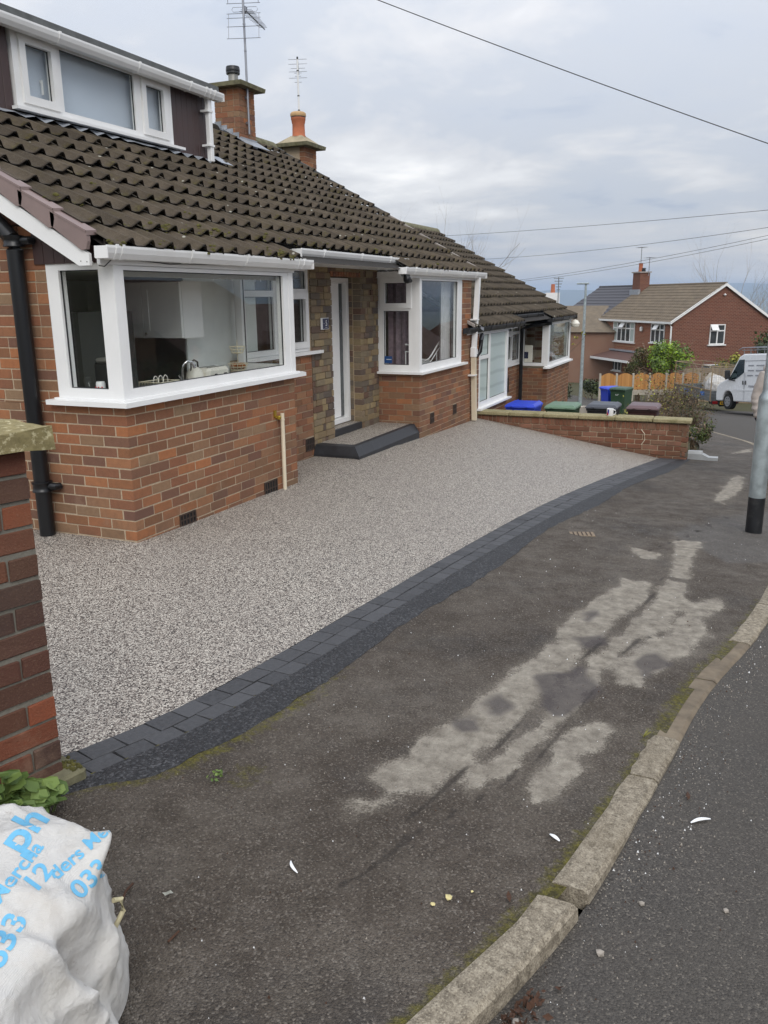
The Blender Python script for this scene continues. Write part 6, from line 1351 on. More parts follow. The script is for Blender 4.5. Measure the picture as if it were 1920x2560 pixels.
# ------------------------------------------------------------------ pair of far houses
def far_pair():
    A = Vector((60.34, 1.165, -5.0)); ph = rad(36); eave = 4.78; W_, hr = 7.9, 2.62; L1, L2 = 11.3, 18.4
    def uvbox(mb): pass
    def half(a0, a1, name, label, front, tile, gable_at, wins):
        r = empty(name, A + Vector((math.cos(ph) * a0, math.sin(ph) * a0, 0)), label, 'house', 'semi-detached far houses', ph); L = a1 - a0
        # local frame: x along the front away from the viewer, y towards the back is -y (front faces +y)
        def uvface(name, pts, u, mat, par):
            me = bpy.data.meshes.new(name); me.from_pydata([tuple(p) for p in pts], [], [tuple(range(len(pts)))]); uv = me.uv_layers.new(name='UVMap')
            for i, p in enumerate(pts): uv.data[i].uv = (p[0] if u == 'x' else p[1], p[2])
            me.materials.append(MT[mat]); return link(name, me, par)
        y0, y1 = 0, -W_
        uvface('front_wall', [(0, y0, -1), (L, y0, -1), (L, y0, eave), (0, y0, eave)], 'x', front, r); uvface('back_wall', [(0, y1, -1), (L, y1, -1), (L, y1, eave), (0, y1, eave)], 'x', front, r)
        for x in (0, L): uvface('gable_wall', [(x, y0, -1), (x, y1, -1), (x, y1, eave), (x, y1 / 2, eave + hr - .06), (x, y0, eave)], 'y', 'far_brick_gable', r)
        m = MB(); e = .12; z0 = eave - .03; rz = eave + hr; x0 = -.18 if gable_at == 0 else 0; x1 = L + (.18 if gable_at else 0)
        n = 11 if tile != 'far_tile_brown' else 13                  # courses stepped so that each row reads
        roof = later('roof', r)
        for i in range(n):
            for s in (0, 1):
                t0, t1 = i / n, (i + 1) / n; ya, yb = lerp(.3, y1 / 2, t0), lerp(.3, y1 / 2, t1); za, zb_ = lerp(z0 - .1, rz, t0), lerp(z0 - .1, rz, t1)
                if s: ya, yb = y1 - ya, y1 - yb
                m.add([(x0, ya, za + .05), (x1, ya, za + .05), (x1, yb, zb_ + .01), (x0, yb, zb_ + .01), (x0, ya, za - .02), (x1, ya, za - .02)], [(0, 1, 2, 3), (4, 5, 1, 0)])
                if tile == 'far_tile_brown' and not s:
                    q = x0
                    while q < x1: m.tube([(q, ya, za + .05), (q, yb, zb_ + .012)], .03, 4, cap=False); q += .3
        roof.data = m.mesh('roof', MT[tile])
        m = MB(); m.tube([(x0, y1 / 2, rz + .02), (x1, y1 / 2, rz + .02)], .09, 8); m.build('ridge', MT[tile], roof)
        gm = 'white_paint' if tile == 'far_tile_brown' else 'black_paint'
        m = MB(); m.box((x0, .22, eave - .2), (x1, .34, eave - .06)); m.build('gutter', MT[gm], r)
        if gable_at == 0:
            for s in (0, 1):
                m = MB(); f = (lambda y: y) if not s else (lambda y: y1 - y)
                m.prism([(-.2, f(.34), eave - .22), (-.2, f(.34), eave - .02), (-.2, y1 / 2, rz + .05), (-.2, y1 / 2, rz - .17)], (.05, 0, 0)); m.build('barge_board', MT['white_paint'], r)
            m = MB(); m.tube([(.12, .3, eave - .16), (.05, .12, eave - .4), (.05, .06, -1)], .06, 8); m.build('downpipe', MT['white_paint'], r)
        def win(ax, u0, u1, z0_, z1_, cols, rows, gl='far_glass', open_=None):
            B = (lambda mb, a, b, c, d, n0, n1: mb.box((a, n0, c), (b, n1, d))) if ax == 'f' else (lambda mb, a, b, c, d, n0, n1: mb.box((-n0, -a, c), (-n1, -b, d)))
            f = MB(); t = .07
            for e_ in ((u0, u0 + t, z0_, z1_), (u1 - t, u1, z0_, z1_), (u0 + t, u1 - t, z0_, z0_ + t), (u0 + t, u1 - t, z1_ - t, z1_)): B(f, *e_, .0, .07)
            for i in range(1, cols): u = lerp(u0, u1, i / cols); B(f, u - .045, u + .045, z0_ + t, z1_ - t, .0, .068)
            for i in range(1, rows): z = lerp(z0_, z1_, .68); B(f, u0 + t, u1 - t, z - .045, z + .045, .0, .066)
            w = f.build('window', MT['white_paint'], r)
            for i in range(cols):
                p = MB(); a, b = lerp(u0, u1, i / cols), lerp(u0, u1, (i + 1) / cols); B(p, a, b, z0_, z1_, .005, .03); p.build('pane', MT['far_curtain'] if i in (0, cols - 1) and cols > 3 else MT[gl], w)
            s = MB(); B(s, u0 - .12, u1 + .12, z0_ - .09, z0_ - .01, .0, .16); s.build('window_sill', MT['white_paint'], w)
            if open_ is not None:
                a, b = lerp(u0, u1, open_ / cols), lerp(u0, u1, (open_ + 1) / cols); p = MB(); p.prism([(a + .03, .07, z1_ - .03), (b - .03, .07, z1_ - .03), (b - .03, .36, z1_ - .42), (a + .03, .36, z1_ - .42)] if ax == 'f' else [(-.07, -a - .03, z1_ - .03), (-.07, -b + .03, z1_ - .03), (-.36, -b + .03, z1_ - .42), (-.36, -a - .03, z1_ - .42)], (0, .03, .02)); p.build('open_sash', MT['white_paint'], w)
        for wn in wins: win(*wn)
        return r, uvface
    r, uf = half(0, L1, 'semi_detached_house', 'right half of the far brick pair with a brown tiled roof and white bargeboards', 'far_brick_front', 'far_tile_brown', 0,
        [('f', 1.05, 2.95, 3.15, 4.55, 3, 2, 'far_glass', 1), ('f', 5.4, 8.9, 3.0, 4.55, 5, 2, 'far_glass', 2), ('f', 7.2, 8.9, .6, 1.9, 3, 2), ('s', 3.0, 4.25, 3.05, 4.5, 2, 2, 'far_glass', 0), ('s', 2.6, 4.0, .4, 1.6, 2, 2)])
    for (a, b) in ((1.05, 2.95), (5.4, 8.9)): m = MB(); m.box((a - .15, .0, 2.62), (b + .15, .02, 2.72)); m.build('string_course', MT['far_brick_orange'], r)
    ch = MB(); 
    def ubox(name, lo, hi, mat, par):
        me = bpy.data.meshes.new(name); x0, y0, z0 = lo; x1, y1, z1 = hi; vs = [(x0, y0, z0), (x1, y0, z0), (x1, y1, z0), (x0, y1, z0), (x0, y0, z1), (x1, y0, z1), (x1, y1, z1), (x0, y1, z1)]
        fs = [(4, 5, 6, 7), (0, 1, 5, 4), (1, 2, 6, 5), (2, 3, 7, 6), (3, 0, 4, 7)]; me.from_pydata(vs, [], fs); uv = me.uv_layers.new(name='UVMap')
        for p in me.polygons:
            for li in p.loop_indices: v = me.vertices[me.loops[li].vertex_index].co; uv.data[li].uv = (v.x + v.y, v.z)
        me.materials.append(MT[mat]); return link(name, me, par)
    c = ubox('chimney', (L1 - .9, -W_ / 2 + .1, eave + 1.6), (L1 + .3, -W_ / 2 + 1.0, eave + hr + 1.05), 'far_brick_gable', r); m = MB(); m.box((L1 - 1.0, -W_ / 2, eave + hr + 1.05), (L1 + .4, -W_ / 2 + 1.1, eave + hr + 1.15)); m.build('chimney_cap', MT['cement'], c)
    m = MB(); m.lathe([(.2, 0), (.17, .1), (.16, .62), (.2, .7)], (L1 - .1, -W_ / 2 + .55, eave + hr + 1.15), 12); m.build('chimney_pot', MT['terracotta'], c, True); m = MB(); m.lathe([(.16, 0), (.15, .22), (.2, .26), (.1, .3)], (L1 - .62, -W_ / 2 + .55, eave + hr + 1.15), 12); m.build('chimney_pot', MT['black_paint'], c, True)
    m = MB(); m.box((L1 - 1.05, -W_ / 2 + 1.0, eave + hr - .75), (L1 + .4, -W_ / 2 + 1.2, eave + hr - .3)); m.build('lead_flashing', MT['lead'], c)
    m = MB(); m.prism([(3.6, .0, 2.3), (3.6, 1.5, 1.75), (3.6, 1.5, 1.6), (3.6, .0, 1.6)], (6.2, 0, 0)); m.build('porch_roof', MT['far_tile_red'], r); m = MB(); m.box((3.5, 1.4, 1.55), (9.9, 1.58, 1.72)); m.build('porch_fascia', MT['white_paint'], r); m = MB(); m.box((3.6, -.02, 2.25), (9.8, .35, 2.36)); m.build('lead_strip', MT['lead'], r)
    m = MB(); m.lathe([(0, -.2), (.12, -.15), (.14, .1), (.0, .2)], (4.3, .1, 4.1), 10); m.build('alarm_box', MT['white_paint'], r)
    m = MB(); m.lathe([(0, -.1), (.12, 0), (0, .1)], (-.1, -W_ / 2, 6.6), 8); m.build('gable_lamp', MT['white_paint'], r)
    r2, uf = half(L1 + .01, L2 + 1.0, 'semi_detached_house', 'left half of the far brick pair with a dark grey tiled roof', 'far_brick_front', 'far_tile_grey', 1,
        [('f', 2.4, 6.2, 2.95, 4.5, 5, 2, 'far_glass')])
    b = ubox('bay', (2.4, 0, -1), (6.4, .9, 1.75), 'far_brick_orange', r2)
    f = MB(); f.box((2.3, .9, .55), (6.5, .96, 1.75))
    w = f.build('window', MT['white_paint'], b)
    for i in range(5):
        for z0_, z1_ in ((.62, 1.25), (1.32, 1.68)): p = MB(); a = 2.42 + i * .81; p.box((a, .955, z0_), (a + .7, .975, z1_)); p.build('pane', MT['far_glass'], w)
    m = MB(); m.box((2.2, 0, 1.75), (6.6, 1.05, 1.92)); m.build('bay_roof', MT['white_paint'], b)
    p = MB(); p.box((2.4, -.02, 1.95), (6.2, .015, 2.9)); p.build('bay_panel', MT['far_brick_orange'], r2)
    for x, z in ((1.3, 4.3), (1.6, 2.3)):
        m = MB(); m.add([(x + .33 * math.cos(t), .35 + .08 * math.cos(t), z + .3 * math.sin(t)) for t in [k * .5236 for k in range(12)]] + [(x - .05, .25, z)], [(k, (k + 1) % 12, 12) for k in range(12)]); m.tube([(x, .25, z), (x, .02, z - .1)], .03, 6); m.tube([(x, .3, z), (x - .1, .7, z + .1)], .015, 5); m.build('satellite_dish', MT['trailer_grey'], r2)
    # aerials on the far chimney
    d = Vector((math.cos(ph), math.sin(ph), 0)); g = Vector((math.sin(ph), -math.cos(ph), 0))
    for off, hh, lab in ((.2, 2.4, 'thin television aerial above the far chimney pot'), (-1.2, 1.5, 'shorter television aerial right of the far chimney')):
        p = A + d * (L1 + off) + g * (W_ / 2 - .4) + Vector((0, 0, eave + hr + .8)); t = empty('tv_aerial', p, lab, 'aerial'); m = MB(); m.tube([(0, 0, 0), (0, 0, hh)], .03, 6); m.build('mast', MT['alu'], t); m = MB(); m.tube([(-.4, -.3, hh - .05), (.4, .3, hh - .05)], .02, 5)
        for k in range(-3, 4): m.tube([(.12 * k - .2, .09 * k + .25, hh - .05), (.12 * k + .2, .09 * k - .25, hh - .05)], .012, 4)
        m.build('antenna', MT['alu'], t)
    # next house lower down, only its roof and flank show
    q = depth_at(1400, 78); o = empty('far_house', (q.x, q.y, q.z), 'brown roofed house lower down the hill left of the grey roof', 'house'); m = MB(); m.box((-4, -5, -1), (4, 5, 4.6)); m.build('wall', MT['far_brick_gable'], o); m = MB(); m.prism([(-4.3, -5.2, 4.5), (4.3, -5.2, 4.5), (0, -5.2, 6.6)], (0, 10.4, 0)); m.build('roof', MT['far_tile_brown'], o)
    q = depth_at(1395, 95); t = empty('far_house', (q.x, q.y, q.z), 'distant house with a cream and orange chimney above the lower bungalow eaves', 'house'); m = MB(); m.box((-4, -3, -1), (4, 3, 5.2)); m.build('wall', MT['far_brick_gable'], t); m = MB(); m.prism([(-4.3, -3.2, 5.1), (4.3, -3.2, 5.1), (0, -3.2, 7.6)], (0, 6.4, 0)); m.build('roof', MT['far_tile_red'], t)
    m = MB(); m.box((-.4, .9, 7.2), (.4, 2.3, 9.0)); m.build('chimney', MT['white_paint'], t); m = MB(); m.lathe([(.25, 0), (.2, .9)], (0, 1.6, 9.0), 8); m.build('chimney_pot', MT['terracotta'], t)
    q = depth_at(1373, 90); t = empty('tv_aerial', (q.x, q.y, q.z + 6.5), 'small aerial against the hills above the bungalow eaves', 'aerial'); m = MB(); m.tube([(0, 0, 0), (0, 0, 3.6)], .05, 5); m.build('mast', MT['trailer_grey'], t); m = MB()
    for k in range(5): m.tube([(0, -.5 + .08 * k, 3.5 - .28 * k), (0, .5 - .08 * k, 3.5 - .28 * k)], .03, 4)
    m.build('antenna', MT['trailer_grey'], t)
far_pair()
def panel_fence():
    p = depth_at(1680, 46); q = depth_at(1850, 46); d = q - p; L = math.hypot(d.x, d.y); o = empty('panel_fence', (p.x, p.y, -3.75), 'grey brown board fence behind the trailer', 'fence', None, math.atan2(d.y, d.x)); n = 22
    for i in range(n): m = MB(); m.box((L * i / n + .006, -.012, -.3), (L * (i + 1) / n - .006, .012, 1.62)); m.build('fence_board', MT['old_wood'], o)
    m = MB(); m.box((0, .013, 1.35), (L, .05, 1.43)); m.build('rail', MT['old_wood'], o)
panel_fence()
# far street lamp
q = depth_at(1437, 36); sl2 = empty('street_lamp', (q.x, q.y, q.z), 'slim grey lamp column in the distance left of the far houses', 'street lamp'); zt = 1.68 + 36 * (738 - 712) / 2066 - q.z
m = MB(); m.tube([(0, 0, -.2), (0, 0, 1.2), (0, 0, zt)], [.075, .07, .045], 8); m.build('shaft', MT['galv'], sl2, True); m = MB(); m.cbox((-.1, -.12, zt - .03), (.1, .36, zt + .04), .02); m.build('lantern', MT['galv'], sl2)
# ------------------------------------------------------------------ white van and trailer
def van():
    o = depth_at(1803, 34.0); hd = rad(32); f = Vector((math.cos(hd), math.sin(hd), 0)); l = Vector((-math.sin(hd), math.cos(hd), 0))
    base = Vector((32.17, -3.15, -2.93)) - f * 1.42 - l * .80 + Vector((.1, -.28, .12))
    r = empty('panel_van', base, 'white high roofed panel van with a roof rack parked across the road', 'van', None, hd); r.rotation_euler.y = .085
    hw = .88; S_ = [(-2.4, .36), (-2.4, .9), (-2.34, 2.12), (-2.2, 2.2), (.55, 2.22), (.82, 2.12), (1.42, 1.28), (2.05, 1.08), (2.26, .92), (2.32, .62), (2.30, .34)]
    arches = [(1.42, .40), (-1.28, .40)]; bottom = []
    for cx, ra in arches:
        bottom += [(cx + ra * math.cos(t), .34 + max(0, ra * 1.05 * math.sin(t))) for t in [math.pi * k / 8 for k in range(9)]]
    prof = S_ + bottom; m = MB(); n = len(prof); tp = lambda z: hw * (1 - .10 * max(0, (z - 1.0) / 1.2) ** 1.5)
    m.add([(x, tp(z), z) for x, z in prof] + [(x, -tp(z), z) for x, z in prof], [tuple(range(n - 1, -1, -1)), tuple(range(n, 2 * n))] + [(i, (i + 1) % n, (i + 1) % n + n, i + n) for i in range(n)])
    b = m.build('body', MT['van_white'], r); bv = b.modifiers.new('bevel', 'BEVEL'); bv.width = .05; bv.segments = 2; bv.limit_method = 'ANGLE'; bv.angle_limit = rad(40)
    def side(name, pts, mat, par, d=.006):
        for s in (1, -1):
            m = MB(); m.prism([(x, s * (tp(z) + .001), z) for x, z in pts], (0, s * d, 0)); m.build(name, MT[mat], par)
    side('side_window', [(1.30, 1.30), (.78, 2.0), (.42, 2.0), (.36, 1.50), (.62, 1.36), (.95, 1.22), (1.28, 1.22)], 'car_glass', b, .008); side('window_trim', [(1.40, 1.20), (1.32, 1.32), (1.27, 1.24), (.95, 1.19), (.9, 1.15)], 'van_trim', b, .012)
    m = MB(); m.prism([(1.40, -tp(1.3) * .9, 1.33), (.86, -tp(2.0) * .9, 2.06), (.86, tp(2.0) * .9, 2.06), (1.40, tp(1.3) * .9, 1.33)], (.012, 0, .01)); m.build('windscreen', MT['car_glass'], b)
    for x in (.30, .24, -1.02):
        m = MB(); [m.box((x, s * (tp(.9) + .0), .42), (x + .012, s * (tp(.9) + .006), 1.5)) for s in (1,)]; m.build('door_seam', MT['decal_grey'], b)
    m = MB(); m.box((-2.3, tp(1.0) , .78), (1.0, tp(1.0) + .012, .84)); m.build('side_moulding', MT['van_white'], b)
    m = MB(); m.box((-2.35, tp(1.96) - .004, 1.94), (.7, tp(1.96) + .008, 1.96)); m.build('roof_seam', MT['decal_grey'], b)
    for x, z in ((.36, 1.02), (.18, 1.02)): m = MB(); m.cbox((x - .02, hw, z), (x + .02, hw + .03, z + .16), .008); m.build('door_handle', MT['van_trim'], b)
    m = MB(); m.cbox((-1.0, hw - .02, 1.28), (-.86, hw + .012, 1.33), .006); m.build('slide_catch', MT['van_trim'], b)
    for s in (1, -1):
        m = MB(); m.cbox((1.22, s * (hw + .02), 1.24), (1.38, s * (hw + .22), 1.60), .04); m.build('wing_mirror', MT['van_trim'], b)
        m = MB(); m.cbox((2.16, s * .52, .82), (2.30, s * .86, 1.0), .03); m.build('headlight', MT['cream_enamel'], b)
        for x in (1.42, -1.28):
            m = MB(); m.tube([(x, s * (hw - .22), .33), (x, s * (hw - .01), .33)], .325, 24); w = m.build('wheel', MT['rubber'], r); m = MB(); m.tube([(x, s * (hw - .03), .33), (x, s * (hw + .004), .33)], .205, 18); m.build('rim', MT['wheel_silver'], w)
            m = MB(); [m.tube([(x + .13 * math.cos(k), s * (hw + .002), .33 + .13 * math.sin(k)), (x + .13 * math.cos(k), s * (hw + .008), .33 + .13 * math.sin(k))], .028, 6) for k in (0, 1.05, 2.09, 3.14, 4.19, 5.24)]; m.build('rim_slot', MT['van_trim'], w).__setitem__('kind', 'stuff')
    m = MB(); m.cbox((2.2, -.86, .3), (2.36, .86, .62), .05); m.build('bumper', MT['van_trim'], b)
    m = MB()                                           # roof rack
    for s in (1, -1): m.tube([(-2.2, s * .74, 2.46), (.75, s * .74, 2.46), (.95, s * .74, 2.38)], .022, 6); m.tube([(-2.2, s * .74, 2.36), (.75, s * .74, 2.36)], .015, 5)
    for i in range(7): x = -2.1 + i * .45; m.tube([(x, .74, 2.2), (x, .74, 2.46), (x, -.74, 2.46), (x, -.74, 2.2)], .018, 5)
    m.build('roof_rack', MT['alu'], r)
    k = 0
    for row, z in enumerate((1.74, 1.55, 1.36)):       # signwriting, too small to read in the photograph
        for a, b2 in ((.12, -.22), (-.42, -.86)):
            m = MB(); x = a
            while x > b2: ww = random.uniform(.03, .07); m.box((x, tp(z) + .001, z), (x - ww, tp(z) + .004, z + .05)); x -= ww + .012
            m.build('signwriting', MT['decal_grey'], b).__setitem__('kind', 'stuff')
    m = MB(); x = -.02
    while x > -1.2: ww = random.uniform(.04, .09); m.box((x, hw + .001, .93), (x - ww, hw + .004, 1.0)); x -= ww + .02
    m.build('signwriting', MT['decal_grey'], b).__setitem__('kind', 'stuff')
    t = text_mesh('Ch', .42); t.materials.append(MT['decal_dark']); q = link('lettering', t, b, (-1.38, tp(1.5) + .012, 1.52)); q.rotation_euler = (math.pi / 2, 0, math.pi)
van()
def trailer():
    p = depth_at(1750, 37); z = 1.68 - 37 * (1013 - 738) / 2066; ang = rad(32); r = empty('cage_trailer', (p.x, p.y, z), 'grey tipper trailer with a mesh cage and number plate beside the van', 'trailer', None, ang); L, w = 3.2, 1.35
    # local x runs from the tail forward, tail at x=0 spans y 0..-w
    m = MB(); m.box((0, -w, .42), (L, 0, .48)); m.build('floor', MT['trailer_grey'], r)
    for lo, hi, nm in (((0, -w, .48), (.03, 0, .86), 'tail_board'), ((0, -.03, .48), (L, 0, .86), 'side_board'), ((0, -w, .48), (L, -w + .03, .86), 'side_board'), ((L - .03, -w, .48), (L, 0, .86), 'front_board')): m = MB(); m.box(lo, hi); m.build(nm, MT['trailer_grey'], r)
    for z in (.6, .74): m = MB(); m.box((-.012, -w, z), (-.001, 0, z + .02)); m.box((0, .001, z), (L, .012, z + .02)); m.build('pressed_rib', MT['alu'], r)
    m = MB()
    for x in (0, L / 2, L):
        for y in (0, -w): m.tube([(x, y, .45), (x, y, 1.9)], .028, 5)
    m.tube([(0, 0, 1.9), (L, 0, 1.9), (L, -w, 1.9), (0, -w, 1.9), (0, 0, 1.9)], .022, 5); m.tube([(0, 0, .88), (L, 0, .88)], .03, 5); m.build('cage_frame', MT['old_wood'], r)
    m = MB()
    for i in range(1, 24): x = L * i / 24; m.tube([(x, 0, .86), (x, 0, 2.0)], .0035, 3, cap=False); m.tube([(x, -w, .86), (x, -w, 2.0)], .0035, 3, cap=False)
    for i in range(1, 13): y = -w * i / 13; m.tube([(0, y, .86), (0, y, 2.0)], .0035, 3, cap=False)
    for i in range(1, 12): zz = .86 + 1.14 * i / 12; m.tube([(L, 0, zz), (0, 0, zz), (0, -w, zz), (L, -w, zz)], .0035, 3, cap=False)
    m.build('mesh_wire', MT['alu'], r).__setitem__('kind', 'stuff')
    m = MB(); m.box((-.03, -w + .02, .28), (.0, -.02, .44)); m.build('light_board', MT['van_trim'], r)
    for y in (-.34, -w + .1): m = MB(); m.cbox((-.05, y, .30), (-.03, y + .24, .43), .005); m.build('tail_light', MT['tail_red'], r)
    m = MB(); m.box((-.04, -1.0, .27), (-.032, -.46, .40)); pl = m.build('number_plate', MT['plate_yellow'], r); m = MB(); y = -.50
    for i in range(7): m.box((-.043, y - .05, .295), (-.0405, y, .375)); y -= .07 if i != 3 else .09
    m.build('plate_character', MT['van_trim'], pl).__setitem__('kind', 'stuff')
    for y in (.02, -w - .02):
        for x in (L * .42, L * .66): m = MB(); m.tube([(x, y - .09, .24), (x, y + .09, .24)], .25, 18); m.build('wheel', MT['rubber'], r)
    for x in (.5, 1.9): m = MB(); m.box((x, .002, .62), (x + .32, .014, .78)); m.build('blue_panel', MT['wagon_blue'], r)
    A = Matrix.Rotation(ang, 3, 'Z')
    for (x, y, zz, s, lab) in ((.55, -.55, 1.0, (.58, .45, .48), 'white plastic bulk bag heaped in the cage trailer, larger of the two'), (1.6, -.95, .95, (.55, .4, .5), 'dull grey rubble bag on the right of the trailer load')):
        q = r.location + A @ Vector((x, y, zz)); bm = bmesh.new(); bmesh.ops.create_icosphere(bm, subdivisions=4, radius=1)
        for v in bm.verts: d = v.co.copy(); v.co = Vector((d.x * s[0], d.y * s[1], d.z * s[2])) * (1 + .16 * mnoise.noise(d * 2.4 + Vector((x, 0, 0))) + .05 * mnoise.noise(d * 7)); v.co.z = max(v.co.z, -.42)
        me = bpy.data.meshes.new('rubble_bag'); bm.to_mesh(me); bm.free(); me.materials.append(MT['bag' if x < 1 else 'conc_post']); me.polygons.foreach_set('use_smooth', [True] * len(me.polygons)); tag(link('rubble_bag', me, None, q), lab, 'bag')
    q = r.location + A @ Vector((1.0, -.5, 1.0)); m = MB(); m.prism([(0, 0, 0), (.09, 0, 0), (.09, .03, 0), (0, .03, 0)], (.35, .9, 1.15)); tag(m.build('plank', MT['old_wood'], None, loc=q), 'length of pale timber leaning out over the trailer cage', 'plank')
trailer()
# ------------------------------------------------------------------ aerials and overhead cables
def aerials():
    e = (RR.to_2d().to_3d()).normalized(); e.rotate(Matrix.Rotation(rad(-5), 3, 'Z')); aw = Vector((-e.y, e.x, 0))
    base = Vector((6.845, 3.14, 4.03)); r = empty('tv_aerial', base, 'tall television aerial with wide grid reflectors strapped to the nearer chimney', 'aerial'); m = MB(); m.tube([(0, 0, 0), (0, 0, 2.35)], .0165, 10); m.build('mast', MT['alu'], r, True)
    m = MB(); 
    for z in (.14, .48): m.box((-.02, .0, z), (.02, .045, z + .03))
    for z in (.62, 1.1, 1.45): m.lathe([(.017, 0), (.021, .004), (.021, .016), (.017, .02)], (0, 0, z), 10)
    m.build('clamp', MT['alu'], r)
    zc = 1.66; w = .245
    for s in (1, -1):
        m = MB(); rows = [(.065, .0), (.125, .03), (.24, .09), (.40, .17)]
        for dz_, bk in rows:
            c = Vector((0, 0, zc + s * dz_)) - aw * bk * .35; m.tube([c - e * w, c + e * w], .0042, 5)
        for k in (-.9, .9): m.tube([Vector((0, 0, zc + s * .065)) + e * w * k, Vector((0, 0, zc + s * .40)) - aw * .06 + e * w * k], .0042, 5)
        m.tube([Vector((0, 0, zc + s * .05)), Vector((0, 0, zc + s * .42)) - aw * .05 + e * .02], .007, 5); m.build('reflector', MT['alu'], r)
    m = MB(); m.tube([Vector((0, 0, zc)), Vector((0, 0, zc - .02)) + aw * .9 + e * .10], .010, 6); m.build('boom', MT['alu'], r)
    m = MB()
    for i in range(14): c = Vector((0, 0, zc - .001 * i)) + aw * (.12 + i * .055) + e * (.10 * (.12 + i * .055) / .9); L = .10 - .003 * i; m.tube([c - e * L, c + e * L], .0035, 4); m.tube([c + Vector((0, 0, .02)) - e * L * .8, c + Vector((0, 0, .02)) + e * L * .8], .003, 4)
    m.build('director', MT['alu'], r).__setitem__('kind', 'stuff')
    m = MB(); c = Vector((0, 0, zc + .01)) + aw * .08
    for s in (1, -1): m.tube([c + e * s * .03, c + e * s * .04 + Vector((0, 0, .03)), c + e * s * .17 + Vector((0, 0, .03)), c + e * s * .19, c + e * s * .17 - Vector((0, 0, .03)), c + e * s * .04 - Vector((0, 0, .03)), c + e * s * .03], .0035, 5)
    m.cbox(c - Vector((.03, .03, .04)), c + Vector((.03, .03, .04)), .01); m.build('dipole', MT['alu'], r)
    base = Vector((8.80, 3.36, 4.3)); r = empty('tv_aerial', base, 'white masted television aerial behind the terracotta chimney pot', 'aerial'); m = MB(); m.tube([(0, 0, 0), (0, 0, 1.2)], .015, 10); m.build('mast', MT['white_paint'], r, True); m = MB()
    for z in (.42, .64, 1.02): m.lathe([(.016, 0), (.02, .004), (.02, .014), (.016, .018)], (0, 0, z), 10)
    m.build('joint_ring', MT['van_trim'], r); m = MB(); m.tube([Vector((.0, 0, 1.24)), Vector((0, 0, .98)) + aw * .05], .014, 6); m.build('boom', MT['van_trim'], r); m = MB()
    for z, L in ((1.205, .155), (1.135, .155), (1.07, .12), (1.02, .15), (.925, .15), (.86, .06), (1.0, .06), (.95, .05)): c = Vector((0, 0, z)) + aw * .02; m.tube([c - e * L, c + e * L], .0035, 4)
    m.build('element', MT['alu'], r).__setitem__('kind', 'stuff')
    def at(px, py, d): return CP + (RF + RR * ((px - 960) / 2066) - RU * ((py - 1280) / 2066)) * d
    for (a, b, rr, sag, lab) in (((560, -152, 15), (2450, 540, 13), .0075, .10, 'thick black overhead cable crossing the top right of the sky'), ((1100, 590.5, 46), (2300, 488, 24), .009, .1, 'single overhead wire running level across the sky above the hills'), ((1150, 651, 50), (2300, 508, 26), .009, .3, 'overhead wire rising to the right beneath the level wire'), ((1240, 707, 55), (2300, 502, 28), .009, .3, 'lowest overhead wire, upper strand of a close pair'), ((1240, 710, 55.5), (2300, 511, 28.5), .009, .35, 'lower strand of the close pair of overhead wires')):
        A, B = at(*a), at(*b); m = MB(); pts = [A.lerp(B, t / 24) - Vector((0, 0, sag * 4 * (t / 24) * (1 - t / 24))) for t in range(25)]; o = m.tube(pts, rr, 6); tag(m.build('overhead_cable', MT['cable'], None, True), lab, 'cable')
aerials()
